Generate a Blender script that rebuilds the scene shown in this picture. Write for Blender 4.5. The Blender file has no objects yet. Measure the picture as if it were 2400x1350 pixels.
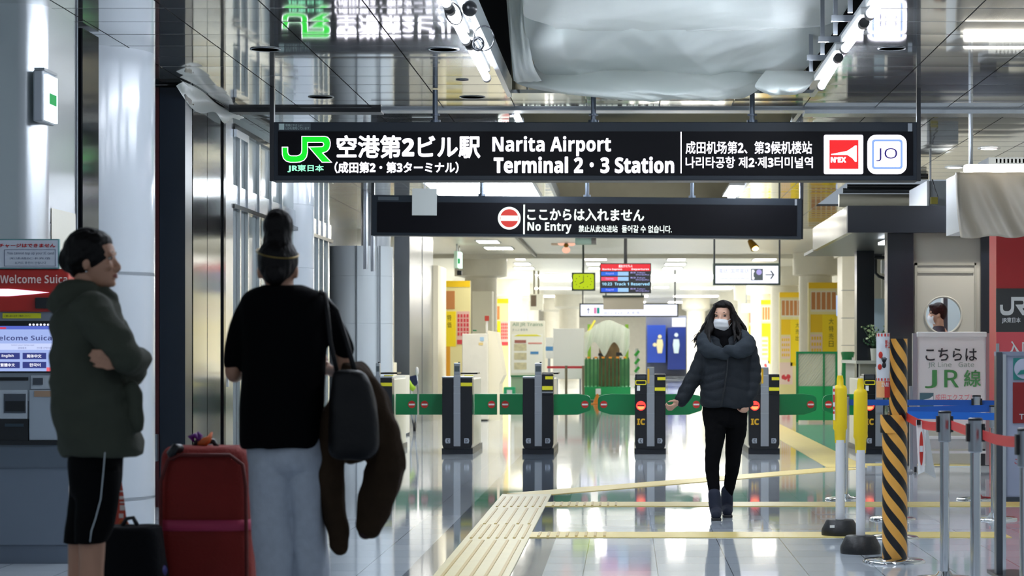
import bpy, math, random
from mathutils import Vector, Matrix, noise

# ------------------------------------------------------------------ camera, world, exposure
SC = bpy.context.scene
COL = SC.collection
F, VX, VY, CH = 5200.0, 1467.0, 817.0, 1.3      # focal length (px), vanishing point of the hall, eye height
CEIL = 3.48
cam_d = bpy.data.cameras.new('camera')
cam = bpy.data.objects.new('camera', cam_d)
COL.objects.link(cam)
SC.camera = cam
cam.location = (0, 0, CH)
cam.rotation_euler = (math.pi / 2, 0, 0)
cam_d.sensor_width = 36.0
cam_d.lens = 36.0 * F / 2400.0
cam_d.shift_x = -(VX - 1200.0) / 2400.0
cam_d.shift_y = (VY - 675.0) / 2400.0
cam_d.clip_end = 300
cam_d.dof.use_dof = True
cam_d.dof.focus_distance = 17.6
cam_d.dof.aperture_fstop = 4.5
SC.view_settings.view_transform = 'Standard'
SC.view_settings.look = 'None'
SC.view_settings.gamma = 1.0
SC.view_settings.exposure = 0.15
SC.view_settings.use_curve_mapping = False
SC.cycles.use_denoising = True
SC.cycles.max_bounces = 8
SC.cycles.caustics_reflective = False
SC.cycles.caustics_refractive = False
SC.cycles.sample_clamp_indirect = 8.0
w = bpy.data.worlds.new('world')
SC.world = w
w.use_nodes = True
w.node_tree.nodes['Background'].inputs[0].default_value = (0.74, 0.86, 1.0, 1)
w.node_tree.nodes['Background'].inputs[1].default_value = 0.34

rnd = random.Random(7)


def P(px, py, Y):
    return Vector(((px - VX) * Y / F, Y, CH - (py - VY) * Y / F))


def wx(px, Y):
    return (px - VX) * Y / F


def wz(py, Y):
    return CH - (py - VY) * Y / F


def ground(px, py):
    Y = F * CH / (py - VY)
    return Vector(((px - VX) * Y / F, Y, 0))


# ------------------------------------------------------------------ materials
def lin(h):
    if isinstance(h, str):
        h = h.lstrip('#')
        c = [int(h[i:i + 2], 16) / 255 for i in (0, 2, 4)]
    else:
        c = h
    return [x / 12.92 if x <= .04045 else ((x + .055) / 1.055) ** 2.4 for x in c] + [1.0]


MATS = {}


def mat(name, col='#808080', rough=.5, metal=0., emit=None, es=1., bump=0., bscale=40., var=0., vscale=6.,
        spec=.5, coat=0., alpha=1., trans=0., sheen=0., stretch=None):
    if name in MATS:
        return MATS[name]
    m = bpy.data.materials.new(name)
    m.use_nodes = True
    nt = m.node_tree
    b = nt.nodes['Principled BSDF']
    c = lin(col)
    b.inputs['Base Color'].default_value = c
    b.inputs['Roughness'].default_value = rough
    b.inputs['Metallic'].default_value = metal
    b.inputs['Specular IOR Level'].default_value = spec
    b.inputs['Coat Weight'].default_value = coat
    b.inputs['Sheen Weight'].default_value = sheen
    b.inputs['Alpha'].default_value = alpha
    b.inputs['Transmission Weight'].default_value = trans
    if emit:
        b.inputs['Emission Color'].default_value = lin(emit)
        b.inputs['Emission Strength'].default_value = es
    tc = None
    if bump or var:
        tc = nt.nodes.new('ShaderNodeTexCoord')
        mp = nt.nodes.new('ShaderNodeMapping')
        nt.links.new(tc.outputs['Object'], mp.inputs[0])
        if stretch:
            mp.inputs['Scale'].default_value = stretch
    if var:
        n = nt.nodes.new('ShaderNodeTexNoise')
        n.inputs['Scale'].default_value = vscale
        n.inputs['Detail'].default_value = 4
        nt.links.new(mp.outputs[0], n.inputs['Vector'])
        r = nt.nodes.new('ShaderNodeMapRange')
        r.inputs[1].default_value = .3
        r.inputs[2].default_value = .7
        r.inputs[3].default_value = 1 - var
        r.inputs[4].default_value = 1 + var
        nt.links.new(n.outputs['Fac'], r.inputs[0])
        mx = nt.nodes.new('ShaderNodeMix')
        mx.data_type = 'RGBA'
        mx.blend_type = 'MULTIPLY'
        mx.inputs[0].default_value = 1
        mx.inputs[6].default_value = c
        cb = nt.nodes.new('ShaderNodeCombineColor')
        for i in range(3):
            nt.links.new(r.outputs[0], cb.inputs[i])
        nt.links.new(cb.outputs[0], mx.inputs[7])
        nt.links.new(mx.outputs[2], b.inputs['Base Color'])
    if bump:
        n2 = nt.nodes.new('ShaderNodeTexNoise')
        n2.inputs['Scale'].default_value = bscale
        n2.inputs['Detail'].default_value = 3
        nt.links.new(mp.outputs[0], n2.inputs['Vector'])
        bp = nt.nodes.new('ShaderNodeBump')
        bp.inputs['Strength'].default_value = bump
        bp.inputs['Distance'].default_value = .02
        nt.links.new(n2.outputs['Fac'], bp.inputs['Height'])
        nt.links.new(bp.outputs[0], b.inputs['Normal'])
    MATS[name] = m
    return m


def emis(name, col='#ffffff', s=1.):
    return mat(name, '#000000', rough=.6, emit=col, es=s, spec=.2)


# ------------------------------------------------------------------ mesh builder
WLOC = {}        # world location of every object created here


def tag(o, label, cat, group=None):
    o['label'] = label
    o['category'] = cat
    if group:
        o['group'] = group
    return o


def thing(name, loc, label, cat, group=None):
    o = bpy.data.objects.new(name, None)
    o.empty_display_size = .1
    COL.objects.link(o)
    o.location = loc
    WLOC[o.name] = Vector(loc)
    return tag(o, label, cat, group)


def stru(o):
    o['kind'] = 'structure'
    return o


def text_mesh(s, bold=0., res=2):
    cu = bpy.data.curves.new('t', 'FONT')
    cu.body = s
    cu.size = 1.0
    cu.offset = bold
    cu.resolution_u = res
    o = bpy.data.objects.new('t', cu)
    COL.objects.link(o)
    dg = bpy.context.evaluated_depsgraph_get()
    dg.update()
    me = bpy.data.meshes.new_from_object(o.evaluated_get(dg))
    vs = [(v.co.x, v.co.y) for v in me.vertices]
    fs = [tuple(p.vertices) for p in me.polygons]
    bpy.data.objects.remove(o)
    bpy.data.curves.remove(cu)
    bpy.data.meshes.remove(me)
    return vs, fs


SANS_B, SANS_R = (0x1D5D4, 0x1D5EE, 0x1D7EC), (0x1D5A0, 0x1D5BA, 0x1D7E2)


def sans(s, bold=True):
    """the same letters in the upright grotesque of the signs"""
    A, a, d = SANS_B if bold else SANS_R
    out = ''
    for c in s:
        if 'A' <= c <= 'Z':
            c = chr(A + ord(c) - 65)
        elif 'a' <= c <= 'z':
            c = chr(a + ord(c) - 97)
        elif '0' <= c <= '9':
            c = chr(d + ord(c) - 48)
        out += c
    return out


def offset_poly(pts, d):
    """grow a closed 2-D polygon outward by d (mitred)"""
    n = len(pts)
    area = sum(pts[i][0] * pts[(i + 1) % n][1] - pts[(i + 1) % n][0] * pts[i][1] for i in range(n))
    sgn = 1 if area > 0 else -1
    out = []
    for i in range(n):
        a, b, c = Vector(pts[i - 1]), Vector(pts[i]), Vector(pts[(i + 1) % n])
        d1 = (b - a).normalized()
        d2 = (c - b).normalized()
        n1 = Vector((d1.y, -d1.x)) * sgn
        n2 = Vector((d2.y, -d2.x)) * sgn
        m = n1 + n2
        m = m / max(m.length_squared, .35) * 2 * d * .5 * 2 / 2 if m.length > 1e-6 else n1 * d
        out.append(tuple(b + m))
    return out


class MB:
    def __init__(self):
        self.v = []
        self.f = []

    def add(self, vs, fs):
        k = len(self.v)
        self.v += [Vector(p) for p in vs]
        self.f += [tuple(i + k for i in f) for f in fs]
        return self

    def box(self, x0, x1, y0, y1, z0, z1):
        x0, x1 = min(x0, x1), max(x0, x1)
        y0, y1 = min(y0, y1), max(y0, y1)
        z0, z1 = min(z0, z1), max(z0, z1)
        vs = [(x, y, z) for z in (z0, z1) for y in (y0, y1) for x in (x0, x1)]
        return self.add(vs, [(0, 2, 3, 1), (4, 5, 7, 6), (0, 1, 5, 4), (2, 6, 7, 3), (0, 4, 6, 2), (1, 3, 7, 5)])

    def pbox(self, px0, py0, px1, py1, Y, d):
        """box whose front face covers a picture rectangle at depth Y and that is d metres deep"""
        return self.box(wx(px0, Y), wx(px1, Y), Y, Y + d, wz(py1, Y), wz(py0, Y))

    def quad(self, a, b, c, d):
        return self.add([a, b, c, d], [(0, 1, 2, 3)])

    def prism(self, pts, y0, y1):
        """polygon in x,z extruded along y"""
        n = len(pts)
        vs = [(p[0], y0, p[1]) for p in pts] + [(p[0], y1, p[1]) for p in pts]
        fs = [tuple(range(n)), tuple(range(2 * n - 1, n - 1, -1))]
        fs += [(i, i + n, (i + 1) % n + n, (i + 1) % n) for i in range(n)]
        return self.add(vs, fs)

    def pprism(self, pts, Y, d):
        return self.prism([(wx(a, Y), wz(b, Y)) for a, b in pts], Y, Y + d)

    def disc(self, px, py, rpx, Y, d=.004, n=28):
        return self.pprism([(px + rpx * math.cos(2 * math.pi * i / n), py + rpx * math.sin(2 * math.pi * i / n)) for i in range(n)], Y, d)

    def lathe(self, cx, cy, prof, n=32, a0=0, a1=2 * math.pi, caps=True):
        full = abs(a1 - a0 - 2 * math.pi) < 1e-6
        m = n if full else n + 1
        vs = []
        for r, z in prof:
            for i in range(m):
                a = a0 + (a1 - a0) * i / n
                vs.append((cx + r * math.cos(a), cy + r * math.sin(a), z))
        fs = []
        for k in range(len(prof) - 1):
            for i in range(n if full else n):
                j = (i + 1) % m
                if not full and i + 1 >= m:
                    continue
                fs.append((k * m + i, k * m + j, (k + 1) * m + j, (k + 1) * m + i))
        if full and caps:
            if prof[0][0] > 1e-5:
                fs.append(tuple(range(m - 1, -1, -1)))
            if prof[-1][0] > 1e-5:
                fs.append(tuple(range((len(prof) - 1) * m, len(prof) * m)))
        return self.add(vs, fs)

    def cyl(self, cx, cy, z0, z1, r, n=24):
        return self.lathe(cx, cy, [(r, z0), (r, z1)], n)

    def tube(self, pts, r, n=8):
        """tube along a polyline; r a number or one per point"""
        pts = [Vector(p) for p in pts]
        rs = r if isinstance(r, (list, tuple)) else [r] * len(pts)
        up = Vector((0, 0, 1))
        rings = []
        prev = None
        for i, p in enumerate(pts):
            t = (pts[min(i + 1, len(pts) - 1)] - pts[max(i - 1, 0)]).normalized()
            if prev is None:
                a = t.cross(up)
                if a.length < .05:
                    a = t.cross(Vector((1, 0, 0)))
            else:
                a = prev - t * prev.dot(t)
            a.normalize()
            b = t.cross(a)
            prev = a
            rings.append([p + (a * math.cos(2 * math.pi * k / n) + b * math.sin(2 * math.pi * k / n)) * rs[i] for k in range(n)])
        vs = [q for ring in rings for q in ring]
        fs = []
        for i in range(len(pts) - 1):
            for k in range(n):
                k2 = (k + 1) % n
                fs.append((i * n + k, i * n + k2, (i + 1) * n + k2, (i + 1) * n + k))
        fs.append(tuple(range(n - 1, -1, -1)))
        fs.append(tuple(range((len(pts) - 1) * n, len(pts) * n)))
        return self.add(vs, fs)

    def ell(self, c, r, n=20, m=12):
        c = Vector(c)
        vs = [c + Vector((0, 0, -r[2]))]
        for j in range(1, m):
            t = -math.pi / 2 + math.pi * j / m
            for i in range(n):
                a = 2 * math.pi * i / n
                vs.append(c + Vector((r[0] * math.cos(t) * math.cos(a), r[1] * math.cos(t) * math.sin(a), r[2] * math.sin(t))))
        vs.append(c + Vector((0, 0, r[2])))
        fs = [(0, 1 + (i + 1) % n, 1 + i) for i in range(n)]
        for j in range(m - 2):
            for i in range(n):
                i2 = (i + 1) % n
                fs.append((1 + j * n + i, 1 + j * n + i2, 1 + (j + 1) * n + i2, 1 + (j + 1) * n + i))
        k = 1 + (m - 2) * n
        fs += [(k + i, k + (i + 1) % n, k + n) for i in range(n)]
        return self.add(vs, fs)

    def text(self, s, px0, py0, px1, py1, Y, bold=0., res=2):
        """lettering fitted to a picture rectangle on the plane y = Y, facing the camera side"""
        heavy = bold > .012
        vs, fs = text_mesh(sans(s, heavy), 0, res)
        latin = heavy and all(ord(c) < 300 for c in s)
        thick = bold and (not latin or bold > .02)
        if thick:      # thicken the strokes
            b = bold * (.5 if latin else 1.0)
            v0, f0 = vs, fs
            vs, fs = [], []
            for dx, dz in ((-b, 0), (b, 0), (0, -b), (0, b), (-.7 * b, -.7 * b), (.7 * b, .7 * b), (-.7 * b, .7 * b), (.7 * b, -.7 * b)):
                k = len(vs)
                vs += [(q[0] + dx, q[1] + dz) for q in v0]
                fs += [tuple(i + k for i in f) for f in f0]
        xs = [v[0] for v in vs]
        zs = [v[1] for v in vs]
        a, b, c, d = min(xs), max(xs), min(zs), max(zs)
        X0, X1, Z0, Z1 = wx(px0, Y), wx(px1, Y), wz(py1, Y), wz(py0, Y)
        per = len(v0) if thick else len(vs)
        return self.add([(X0 + (x - a) / (b - a) * (X1 - X0), Y - .0003 * (i // per), Z0 + (z - c) / (d - c) * (Z1 - Z0)) for i, (x, z) in enumerate(vs)], fs)

    def build(self, name, m, parent=None, smooth=False, bevel=0., seg=2, angle=None, centre=False):
        me = bpy.data.meshes.new(name)
        if parent is not None:
            off = WLOC[parent.name]
        else:
            xs = [p.x for p in self.v]
            ys = [p.y for p in self.v]
            zs = [p.z for p in self.v]
            off = Vector(((min(xs) + max(xs)) / 2, (min(ys) + max(ys)) / 2, min(zs)))
        me.from_pydata([tuple(p - off) for p in self.v], [], self.f)
        me.validate()
        me.materials.append(m)
        o = bpy.data.objects.new(name, me)
        COL.objects.link(o)
        if parent is not None:
            o.parent = parent
        else:
            o.location = off
        WLOC[o.name] = off.copy()
        if smooth:
            for p in me.polygons:
                p.use_smooth = True
            if smooth != 'all':
                me.set_sharp_from_angle(angle=math.radians(angle or 40))
        if bevel:
            bv = o.modifiers.new('bevel', 'BEVEL')
            bv.width = bevel
            bv.segments = seg
            bv.limit_method = 'ANGLE'
        return o


def single(mb, name, m, label, cat, group=None, **k):
    return tag(mb.build(name, m, **k), label, cat, group)


# ------------------------------------------------------------------ soft bodies (people, cloth)
def catmull(pts, sub):
    out = []
    n = len(pts)
    for i in range(n - 1):
        p0, p1, p2, p3 = pts[max(i - 1, 0)], pts[i], pts[i + 1], pts[min(i + 2, n - 1)]
        for k in range(sub):
            t = k / sub
            out.append([.5 * ((2 * b) + (-a + c) * t + (2 * a - 5 * b + 4 * c - d) * t * t + (-a + 3 * b - 3 * c + d) * t ** 3)
                        for a, b, c, d in zip(p0, p1, p2, p3)])
    out.append(list(pts[-1]))
    return out


class Blob(MB):
    """overlapping closed shapes that are fused into one continuous surface"""

    def rings(self, rows, sub=3, n=28, sq=2.0, M=None):
        """rows: (cx, cy, z, rx, ry) horizontal super-ellipses from bottom to top or back"""
        rows = catmull([list(map(float, r)) for r in rows], sub)
        vs = []
        for cx, cy, z, rx, ry in rows:
            for i in range(n):
                a = 2 * math.pi * i / n
                c, s = math.cos(a), math.sin(a)
                q = (abs(c) ** sq + abs(s) ** sq) ** (-1 / sq)
                p = Vector((cx + max(rx, .0005) * c * q, cy + max(ry, .0005) * s * q, z))
                vs.append(M @ p if M else p)
        fs = []
        for k in range(len(rows) - 1):
            for i in range(n):
                j = (i + 1) % n
                fs.append((k * n + i, k * n + j, (k + 1) * n + j, (k + 1) * n + i))
        fs.append(tuple(range(n - 1, -1, -1)))
        fs.append(tuple(range((len(rows) - 1) * n, len(rows) * n)))
        return self.add(vs, fs)

    def limb(self, pts, sub=4, n=14):
        """pts: (Vector, radius) joints"""
        rows = catmull([list(p) + [r] for p, r in pts], sub)
        ps = [Vector(r[:3]) for r in rows]
        rs = [max(r[3], .001) for r in rows]
        self.tube(ps, rs, n)
        self.ell(ps[0], (rs[0],) * 3, 12, 8)
        self.ell(ps[-1], (rs[-1],) * 3, 12, 8)
        return self

    def mell(self, M, c, r, n=18, m=12):
        k = len(self.v)
        self.ell(c, r, n, m)
        for i in range(k, len(self.v)):
            self.v[i] = M @ self.v[i]
        return self

    def fuse(self, name, m, parent, voxel=.008, smooth=4, disp=None, sm_fac=.5):
        me = bpy.data.meshes.new('tmp')
        me.from_pydata([tuple(p) for p in self.v], [], self.f)
        o = bpy.data.objects.new('tmp', me)
        COL.objects.link(o)
        r = o.modifiers.new('r', 'REMESH')
        r.mode = 'VOXEL'
        r.voxel_size = voxel
        if smooth:
            s = o.modifiers.new('s', 'SMOOTH')
            s.iterations = smooth
            s.factor = sm_fac
        dg = bpy.context.evaluated_depsgraph_get()
        dg.update()
        fm = bpy.data.meshes.new_from_object(o.evaluated_get(dg))
        bpy.data.objects.remove(o)
        bpy.data.meshes.remove(me)
        fm.name = name
        off = WLOC[parent.name] if parent is not None else Vector((0, 0, 0))
        if disp:
            co = [(v.co.copy(), v.normal.copy()) for v in fm.vertices]
            for v, (c, nn) in zip(fm.vertices, co):
                v.co = c + nn * disp(c) - off
        else:
            for v in fm.vertices:
                v.co = v.co - off
        for p in fm.polygons:
            p.use_smooth = True
        fm.materials.clear()
        fm.materials.append(m)
        fm.update()
        ob = bpy.data.objects.new(name, fm)
        COL.objects.link(ob)
        if parent is not None:
            ob.parent = parent
        WLOC[ob.name] = off.copy()
        return ob


def folds(amp, sx, sy, sz, seed=0.):
    def f(c):
        q = Vector((c.x * sx + seed, c.y * sy + seed * 1.7, c.z * sz - seed))
        a = noise.noise(q)
        b = noise.noise(q * 2.3 + Vector((5, 2, 9)))
        return amp * ((1 - 2 * abs(a)) * .7 + b * .5 - .2)
    return f
# ------------------------------------------------------------------ shared materials
M_black = mat('black_plastic', '#14171c', rough=.35)
M_blackgloss = mat('black_gloss', '#0d0f13', rough=.12)
M_signframe = mat('sign_frame_metal', '#1d242c', rough=.45, spec=.25)
M_signface = mat('sign_face_acrylic', '#040409', rough=.5, spec=.12)
M_white = mat('white_plastic', '#e4e6e4', rough=.4)
M_cream = mat('cream_panel', '#ece8d8', rough=.5, var=.03)
M_steel = mat('brushed_steel', '#d5dade', rough=.22, metal=1., bump=.06, bscale=3., stretch=(1, 1, .6))
M_mirror = mat('polished_steel', '#989d9f', rough=.10, metal=1., bump=.018, bscale=1.6, stretch=(.6, .6, 2.2))
M_chrome = mat('chrome', '#d5d9dc', rough=.1, metal=1.)
M_alu = mat('aluminium', '#aab0b6', rough=.3, metal=.9)
M_darknavy = mat('dark_panel', '#141c27', rough=.3)
M_green = mat('gate_green', '#0b7f4a', rough=.3)
M_red = mat('notice_red', '#c8261c', rough=.45)
M_redp = mat('red_panel', '#b5262a', rough=.35)
M_yellow = mat('yellow_plastic', '#f5d414', rough=.4)
M_ystick = mat('yellow_sticker', '#e8df2a', rough=.5)
M_paper = mat('white_paper', '#eceeec', rough=.7)
M_ink = mat('black_ink', '#1b1e22', rough=.6)
M_inkred = mat('red_ink', '#cc3326', rough=.6)
M_inkgreen = mat('green_ink', '#2f8b52', rough=.6)
M_whiteink = mat('white_ink', '#eef0f0', rough=.5)
M_rubber = mat('black_rubber', '#17181a', rough=.45, bump=.1, bscale=60)
M_coltile = mat('column_enamel', '#bfc7ce', rough=.16, var=.02, vscale=1.5)
M_creamcol = mat('cream_column', '#f1ecdd', rough=.35, var=.02)
M_joint = mat('joint_grey', '#6d747b', rough=.7)
M_skin = mat('skin', '#b98a70', rough=.5, var=.05, vscale=14)
M_skin2 = mat('skin_fair', '#d9ab92', rough=.5, var=.05, vscale=14)
M_hair = mat('dark_hair', '#0e0b0b', rough=.5, bump=.35, bscale=60, stretch=(1.4, 1.4, .25), spec=.18)
E_white = emis('lit_lettering', '#f3f0ff', 2.6)
E_green = emis('lit_green', '#12d92a', 1.15)
E_tube = emis('fluorescent_tube', '#eaf2ff', 85)
E_troffer = emis('lit_diffuser', '#fffaf0', 18)
E_signwhite = emis('lit_sign_panel', '#eef0ff', 1.25)


def floor_material():
    m = bpy.data.materials.new('polished_floor_tiles')
    m.use_nodes = True
    nt = m.node_tree
    b = nt.nodes['Principled BSDF']
    tc = nt.nodes.new('ShaderNodeTexCoord')
    mp = nt.nodes.new('ShaderNodeMapping')
    mp.inputs['Location'].default_value = (0.247, .1, 0)
    nt.links.new(tc.outputs['Object'], mp.inputs[0])
    br = nt.nodes.new('ShaderNodeTexBrick')
    br.offset = 0
    br.inputs['Scale'].default_value = 1.0
    br.inputs['Brick Width'].default_value = .432
    br.inputs['Row Height'].default_value = .432
    br.inputs['Mortar Size'].default_value = .0022
    br.inputs['Mortar Smooth'].default_value = .1
    br.inputs['Color1'].default_value = lin('#ccd5de')
    br.inputs['Color2'].default_value = lin('#bdc7d2')
    br.inputs['Mortar'].default_value = lin('#4a5158')
    nt.links.new(mp.outputs[0], br.inputs[0])
    # dark border course beside the tactile path, partly reflection put into the colour
    sx = nt.nodes.new('ShaderNodeSeparateXYZ')
    nt.links.new(tc.outputs['Object'], sx.inputs[0])
    a = nt.nodes.new('ShaderNodeMath'); a.operation = 'ADD'; a.inputs[1].default_value = .88
    nt.links.new(sx.outputs[0], a.inputs[0])
    ab = nt.nodes.new('ShaderNodeMath'); ab.operation = 'ABSOLUTE'
    nt.links.new(a.outputs[0], ab.inputs[0])
    lt = nt.nodes.new('ShaderNodeMath'); lt.operation = 'LESS_THAN'; lt.inputs[1].default_value = .40
    nt.links.new(ab.outputs[0], lt.inputs[0])
    mx = nt.nodes.new('ShaderNodeMix'); mx.data_type = 'RGBA'
    nt.links.new(lt.outputs[0], mx.inputs[0])
    nt.links.new(br.outputs['Color'], mx.inputs[6])
    mx.inputs[7].default_value = lin('#6a7684')
    nt.links.new(mx.outputs[2], b.inputs['Base Color'])
    nz = nt.nodes.new('ShaderNodeTexNoise')
    nz.inputs['Scale'].default_value = 3
    nt.links.new(tc.outputs['Object'], nz.inputs['Vector'])
    rr = nt.nodes.new('ShaderNodeMapRange')
    rr.inputs[3].default_value = .035
    rr.inputs[4].default_value = .07
    nt.links.new(nz.outputs['Fac'], rr.inputs[0])
    nt.links.new(rr.outputs[0], b.inputs['Roughness'])
    b.inputs['IOR'].default_value = 1.55
    return m


def sheet_material(name, col, tl, alpha):
    m = bpy.data.materials.new(name)
    m.use_nodes = True
    nt = m.node_tree
    b = nt.nodes['Principled BSDF']
    b.inputs['Base Color'].default_value = lin(col)
    b.inputs['Roughness'].default_value = .35
    b.inputs['Alpha'].default_value = alpha
    t = nt.nodes.new('ShaderNodeBsdfTranslucent')
    t.inputs[0].default_value = lin(col)
    mx = nt.nodes.new('ShaderNodeMixShader')
    mx.inputs[0].default_value = tl
    nt.links.new(b.outputs[0], mx.inputs[1])
    nt.links.new(t.outputs[0], mx.inputs[2])
    nt.links.new(mx.outputs[0], nt.nodes['Material Output'].inputs[0])
    return m


def hazard_material():
    """orange and black diagonal tape wound round a tube"""
    m = bpy.data.materials.new('hazard_stripes')
    m.use_nodes = True
    nt = m.node_tree
    b = nt.nodes['Principled BSDF']
    tc = nt.nodes.new('ShaderNodeTexCoord')
    sx = nt.nodes.new('ShaderNodeSeparateXYZ')
    nt.links.new(tc.outputs['Object'], sx.inputs[0])
    at = nt.nodes.new('ShaderNodeMath'); at.operation = 'ARCTAN2'
    nt.links.new(sx.outputs[1], at.inputs[0]); nt.links.new(sx.outputs[0], at.inputs[1])
    k = nt.nodes.new('ShaderNodeMath'); k.operation = 'MULTIPLY'; k.inputs[1].default_value = 4 / (2 * math.pi)
    nt.links.new(at.outputs[0], k.inputs[0])
    z = nt.nodes.new('ShaderNodeMath'); z.operation = 'MULTIPLY'; z.inputs[1].default_value = 7.0
    nt.links.new(sx.outputs[2], z.inputs[0])
    ad = nt.nodes.new('ShaderNodeMath'); ad.operation = 'ADD'
    nt.links.new(k.outputs[0], ad.inputs[0]); nt.links.new(z.outputs[0], ad.inputs[1])
    fr = nt.nodes.new('ShaderNodeMath'); fr.operation = 'FRACT'
    nt.links.new(ad.outputs[0], fr.inputs[0])
    g = nt.nodes.new('ShaderNodeMath'); g.operation = 'GREATER_THAN'; g.inputs[1].default_value = .52
    nt.links.new(fr.outputs[0], g.inputs[0])
    mx = nt.nodes.new('ShaderNodeMix'); mx.data_type = 'RGBA'
    nt.links.new(g.outputs[0], mx.inputs[0])
    mx.inputs[6].default_value = lin('#f0ae4c')
    mx.inputs[7].default_value = lin('#17171a')
    nt.links.new(mx.outputs[2], b.inputs['Base Color'])
    b.inputs['Roughness'].default_value = .32
    return m


M_floor = floor_material()
M_sheet = sheet_material('polythene_sheet', '#e2e9e6', .4, .97)
M_cloth = sheet_material('white_dust_sheet', '#ddd6c8', .25, 1.)
M_haz = hazard_material()
# ------------------------------------------------------------------ the setting
M_ceil = mat('ceiling_metal', '#dcdedd', rough=.055, metal=.88, var=.05, vscale=.8)
M_ceilcream = mat('ceiling_cream', '#e9e5d8', rough=.35, var=.03)
M_plenum = mat('plenum_dark', '#1a1c1e', rough=.9)
M_wallcream = mat('wall_cream', '#ece8da', rough=.5, var=.03)
M_greypan = mat('grey_glossy_panel', '#848f8f', rough=.16, var=.03)
M_duct = mat('grey_duct', '#83898c', rough=.6, var=.08)
M_beige = mat('recess_beige', '#a89f85', rough=.7, var=.04)

stru(MB().box(-14, 14, 3, 113, -.12, 0).build('floor', M_floor))


def in_hole(x, y):
    if -1.0 <= x <= 1.6 and (y < 19.1 or 20.4 < y < 33):
        return True
    if 2.9 <= x <= 4.9 and 28.4 < y < 34:
        return True
    return False


def ceiling_rows(y_from, y_to, ystep):
    mb = MB()
    ny = int(round((y_to - y_from) / ystep))
    for k in range(-6, 10):
        x0 = -1.0 + .65 * k + .005
        x1 = x0 + .64
        for j in range(ny):
            y0 = y_from + j * ystep + .006
            y1 = y0 + ystep - .012
            if in_hole((x0 + x1) / 2, (y0 + y1) / 2):
                continue
            if 20.1 < (y0 + y1) / 2 < 20.4:
                continue
            sag = rnd.uniform(.0004, .0011)
            tl = rnd.uniform(-.0015, .0015)
            vs, fs = [], []
            N = 6
            for b in range(N + 1):
                t = b / N
                for a in range(3):
                    u = a / 2
                    z = CEIL - sag * (1 - (2 * t - 1) ** 2) - .0004 * (1 - (2 * u - 1) ** 2) + tl * (t - .5)
                    vs.append((x0 + (x1 - x0) * u, y0 + (y1 - y0) * t, z))
            for b in range(N):
                for a in range(2):
                    i = b * 3 + a
                    fs.append((i, i + 3, i + 4, i + 1))
            mb.add(vs, fs)
            # folded edges
            h = .03
            k0 = len(mb.v)
            mb.add([(x0, y0, CEIL), (x0, y1, CEIL), (x0, y1, CEIL + h), (x0, y0, CEIL + h),
                    (x1, y0, CEIL), (x1, y1, CEIL), (x1, y1, CEIL + h), (x1, y0, CEIL + h)],
                   [(0, 1, 2, 3), (4, 7, 6, 5), (0, 3, 7, 4), (1, 5, 6, 2)])
    return mb


stru(ceiling_rows(9.5, 20.1, .589).build('ceiling', M_ceil, smooth=True, angle=30))
stru(ceiling_rows(20.4, 40.4, .588).build('ceiling', M_ceil, smooth=True, angle=30))
stru(MB().box(-9, 9, 40.4, 113, CEIL, CEIL + .06).build('ceiling', M_ceilcream))
stru(MB().box(-6, 7, 6, 40.6, 4.75, 4.8).build('ceiling', M_plenum))
stru(MB().box(-1.0, 1.1, 12, 19.6, 4.6, 4.64).build('ceiling', mat('bay_reflector', '#d2d6d4', rough=.7)))  # pale board added above the bay to throw light onto the sheet
# soffit step where the concourse ends and the gate hall begins
stru(MB().box(-9, 9, 51.4, 51.7, CEIL - .09, CEIL).build('trim_1', M_ceilcream))
# light rail across the ceiling: black stretch at the left, bright metal to the right
stru(MB().box(-3.6, wx(895, 20.2), 20.12, 20.36, CEIL - .035, CEIL + .05).build('trim_2', M_black))
stru(MB().box(wx(895, 20.2), 5.4, 20.12, 20.38, CEIL - .02, CEIL + .05).build('trim_3', M_alu))
stru(MB().box(wx(1885, 20.2), 5.4, 20.10, 20.4, CEIL - .05, CEIL - .015).build('trim_4', M_steel))
# edge channels of the opened ceiling bay
for nm, x in (('trim_5', -1.0), ('trim_6', 1.6)):
    mb = MB()
    for (a, b) in ((9.5, 19.1), (20.45, 33)):
        mb.box(x - .02, x + .02, a, b, CEIL - .015, CEIL + .14)
    stru(mb.build(nm, M_alu))
# rungs of the open grid at the right of the bay
mb = MB()
for i in range(9):
    y = 10 + i * 1.02
    mb.box(1.40, 1.6, y, y + .05, CEIL + .05, CEIL + .09)
    mb.box(1.44, 1.47, y + .3, y + .33, CEIL, 4.7)
stru(mb.build('trim_7', M_alu))
# boarded recess above the second bay
mb = MB()
mb.box(-1.02, 1.62, 20.45, 33, 4.0, 4.04)
mb.box(-1.02, 1.62, 33, 33.05, CEIL, 4.04)
mb.box(-1.06, -1.02, 20.45, 33, CEIL + .03, 4.04)
mb.box(1.62, 1.66, 20.45, 33, CEIL + .03, 4.04)
stru(mb.build('ceiling', M_beige))
# long black beam cover under the gate hall ceiling
Yb = 44.
stru(MB().box(-2.12, -2.06, 42.2, 51.3, CEIL - .07, CEIL).build('trim_8', M_black))

# ---- far end and side walls
stru(MB().box(-9, 9, 112, 112.3, 0, CEIL).build('wall_back', M_wallcream))
stru(MB().box(-5.6, -5.4, 42, 112, 0, CEIL).build('wall_left', M_wallcream))
stru(MB().box(5.6, 5.8, 12, 112, 0, CEIL).build('wall_right', M_wallcream))
stru(MB().box(-4.6, -4.4, 8, 42, 0, CEIL).build('wall_left', M_greypan))
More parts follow.
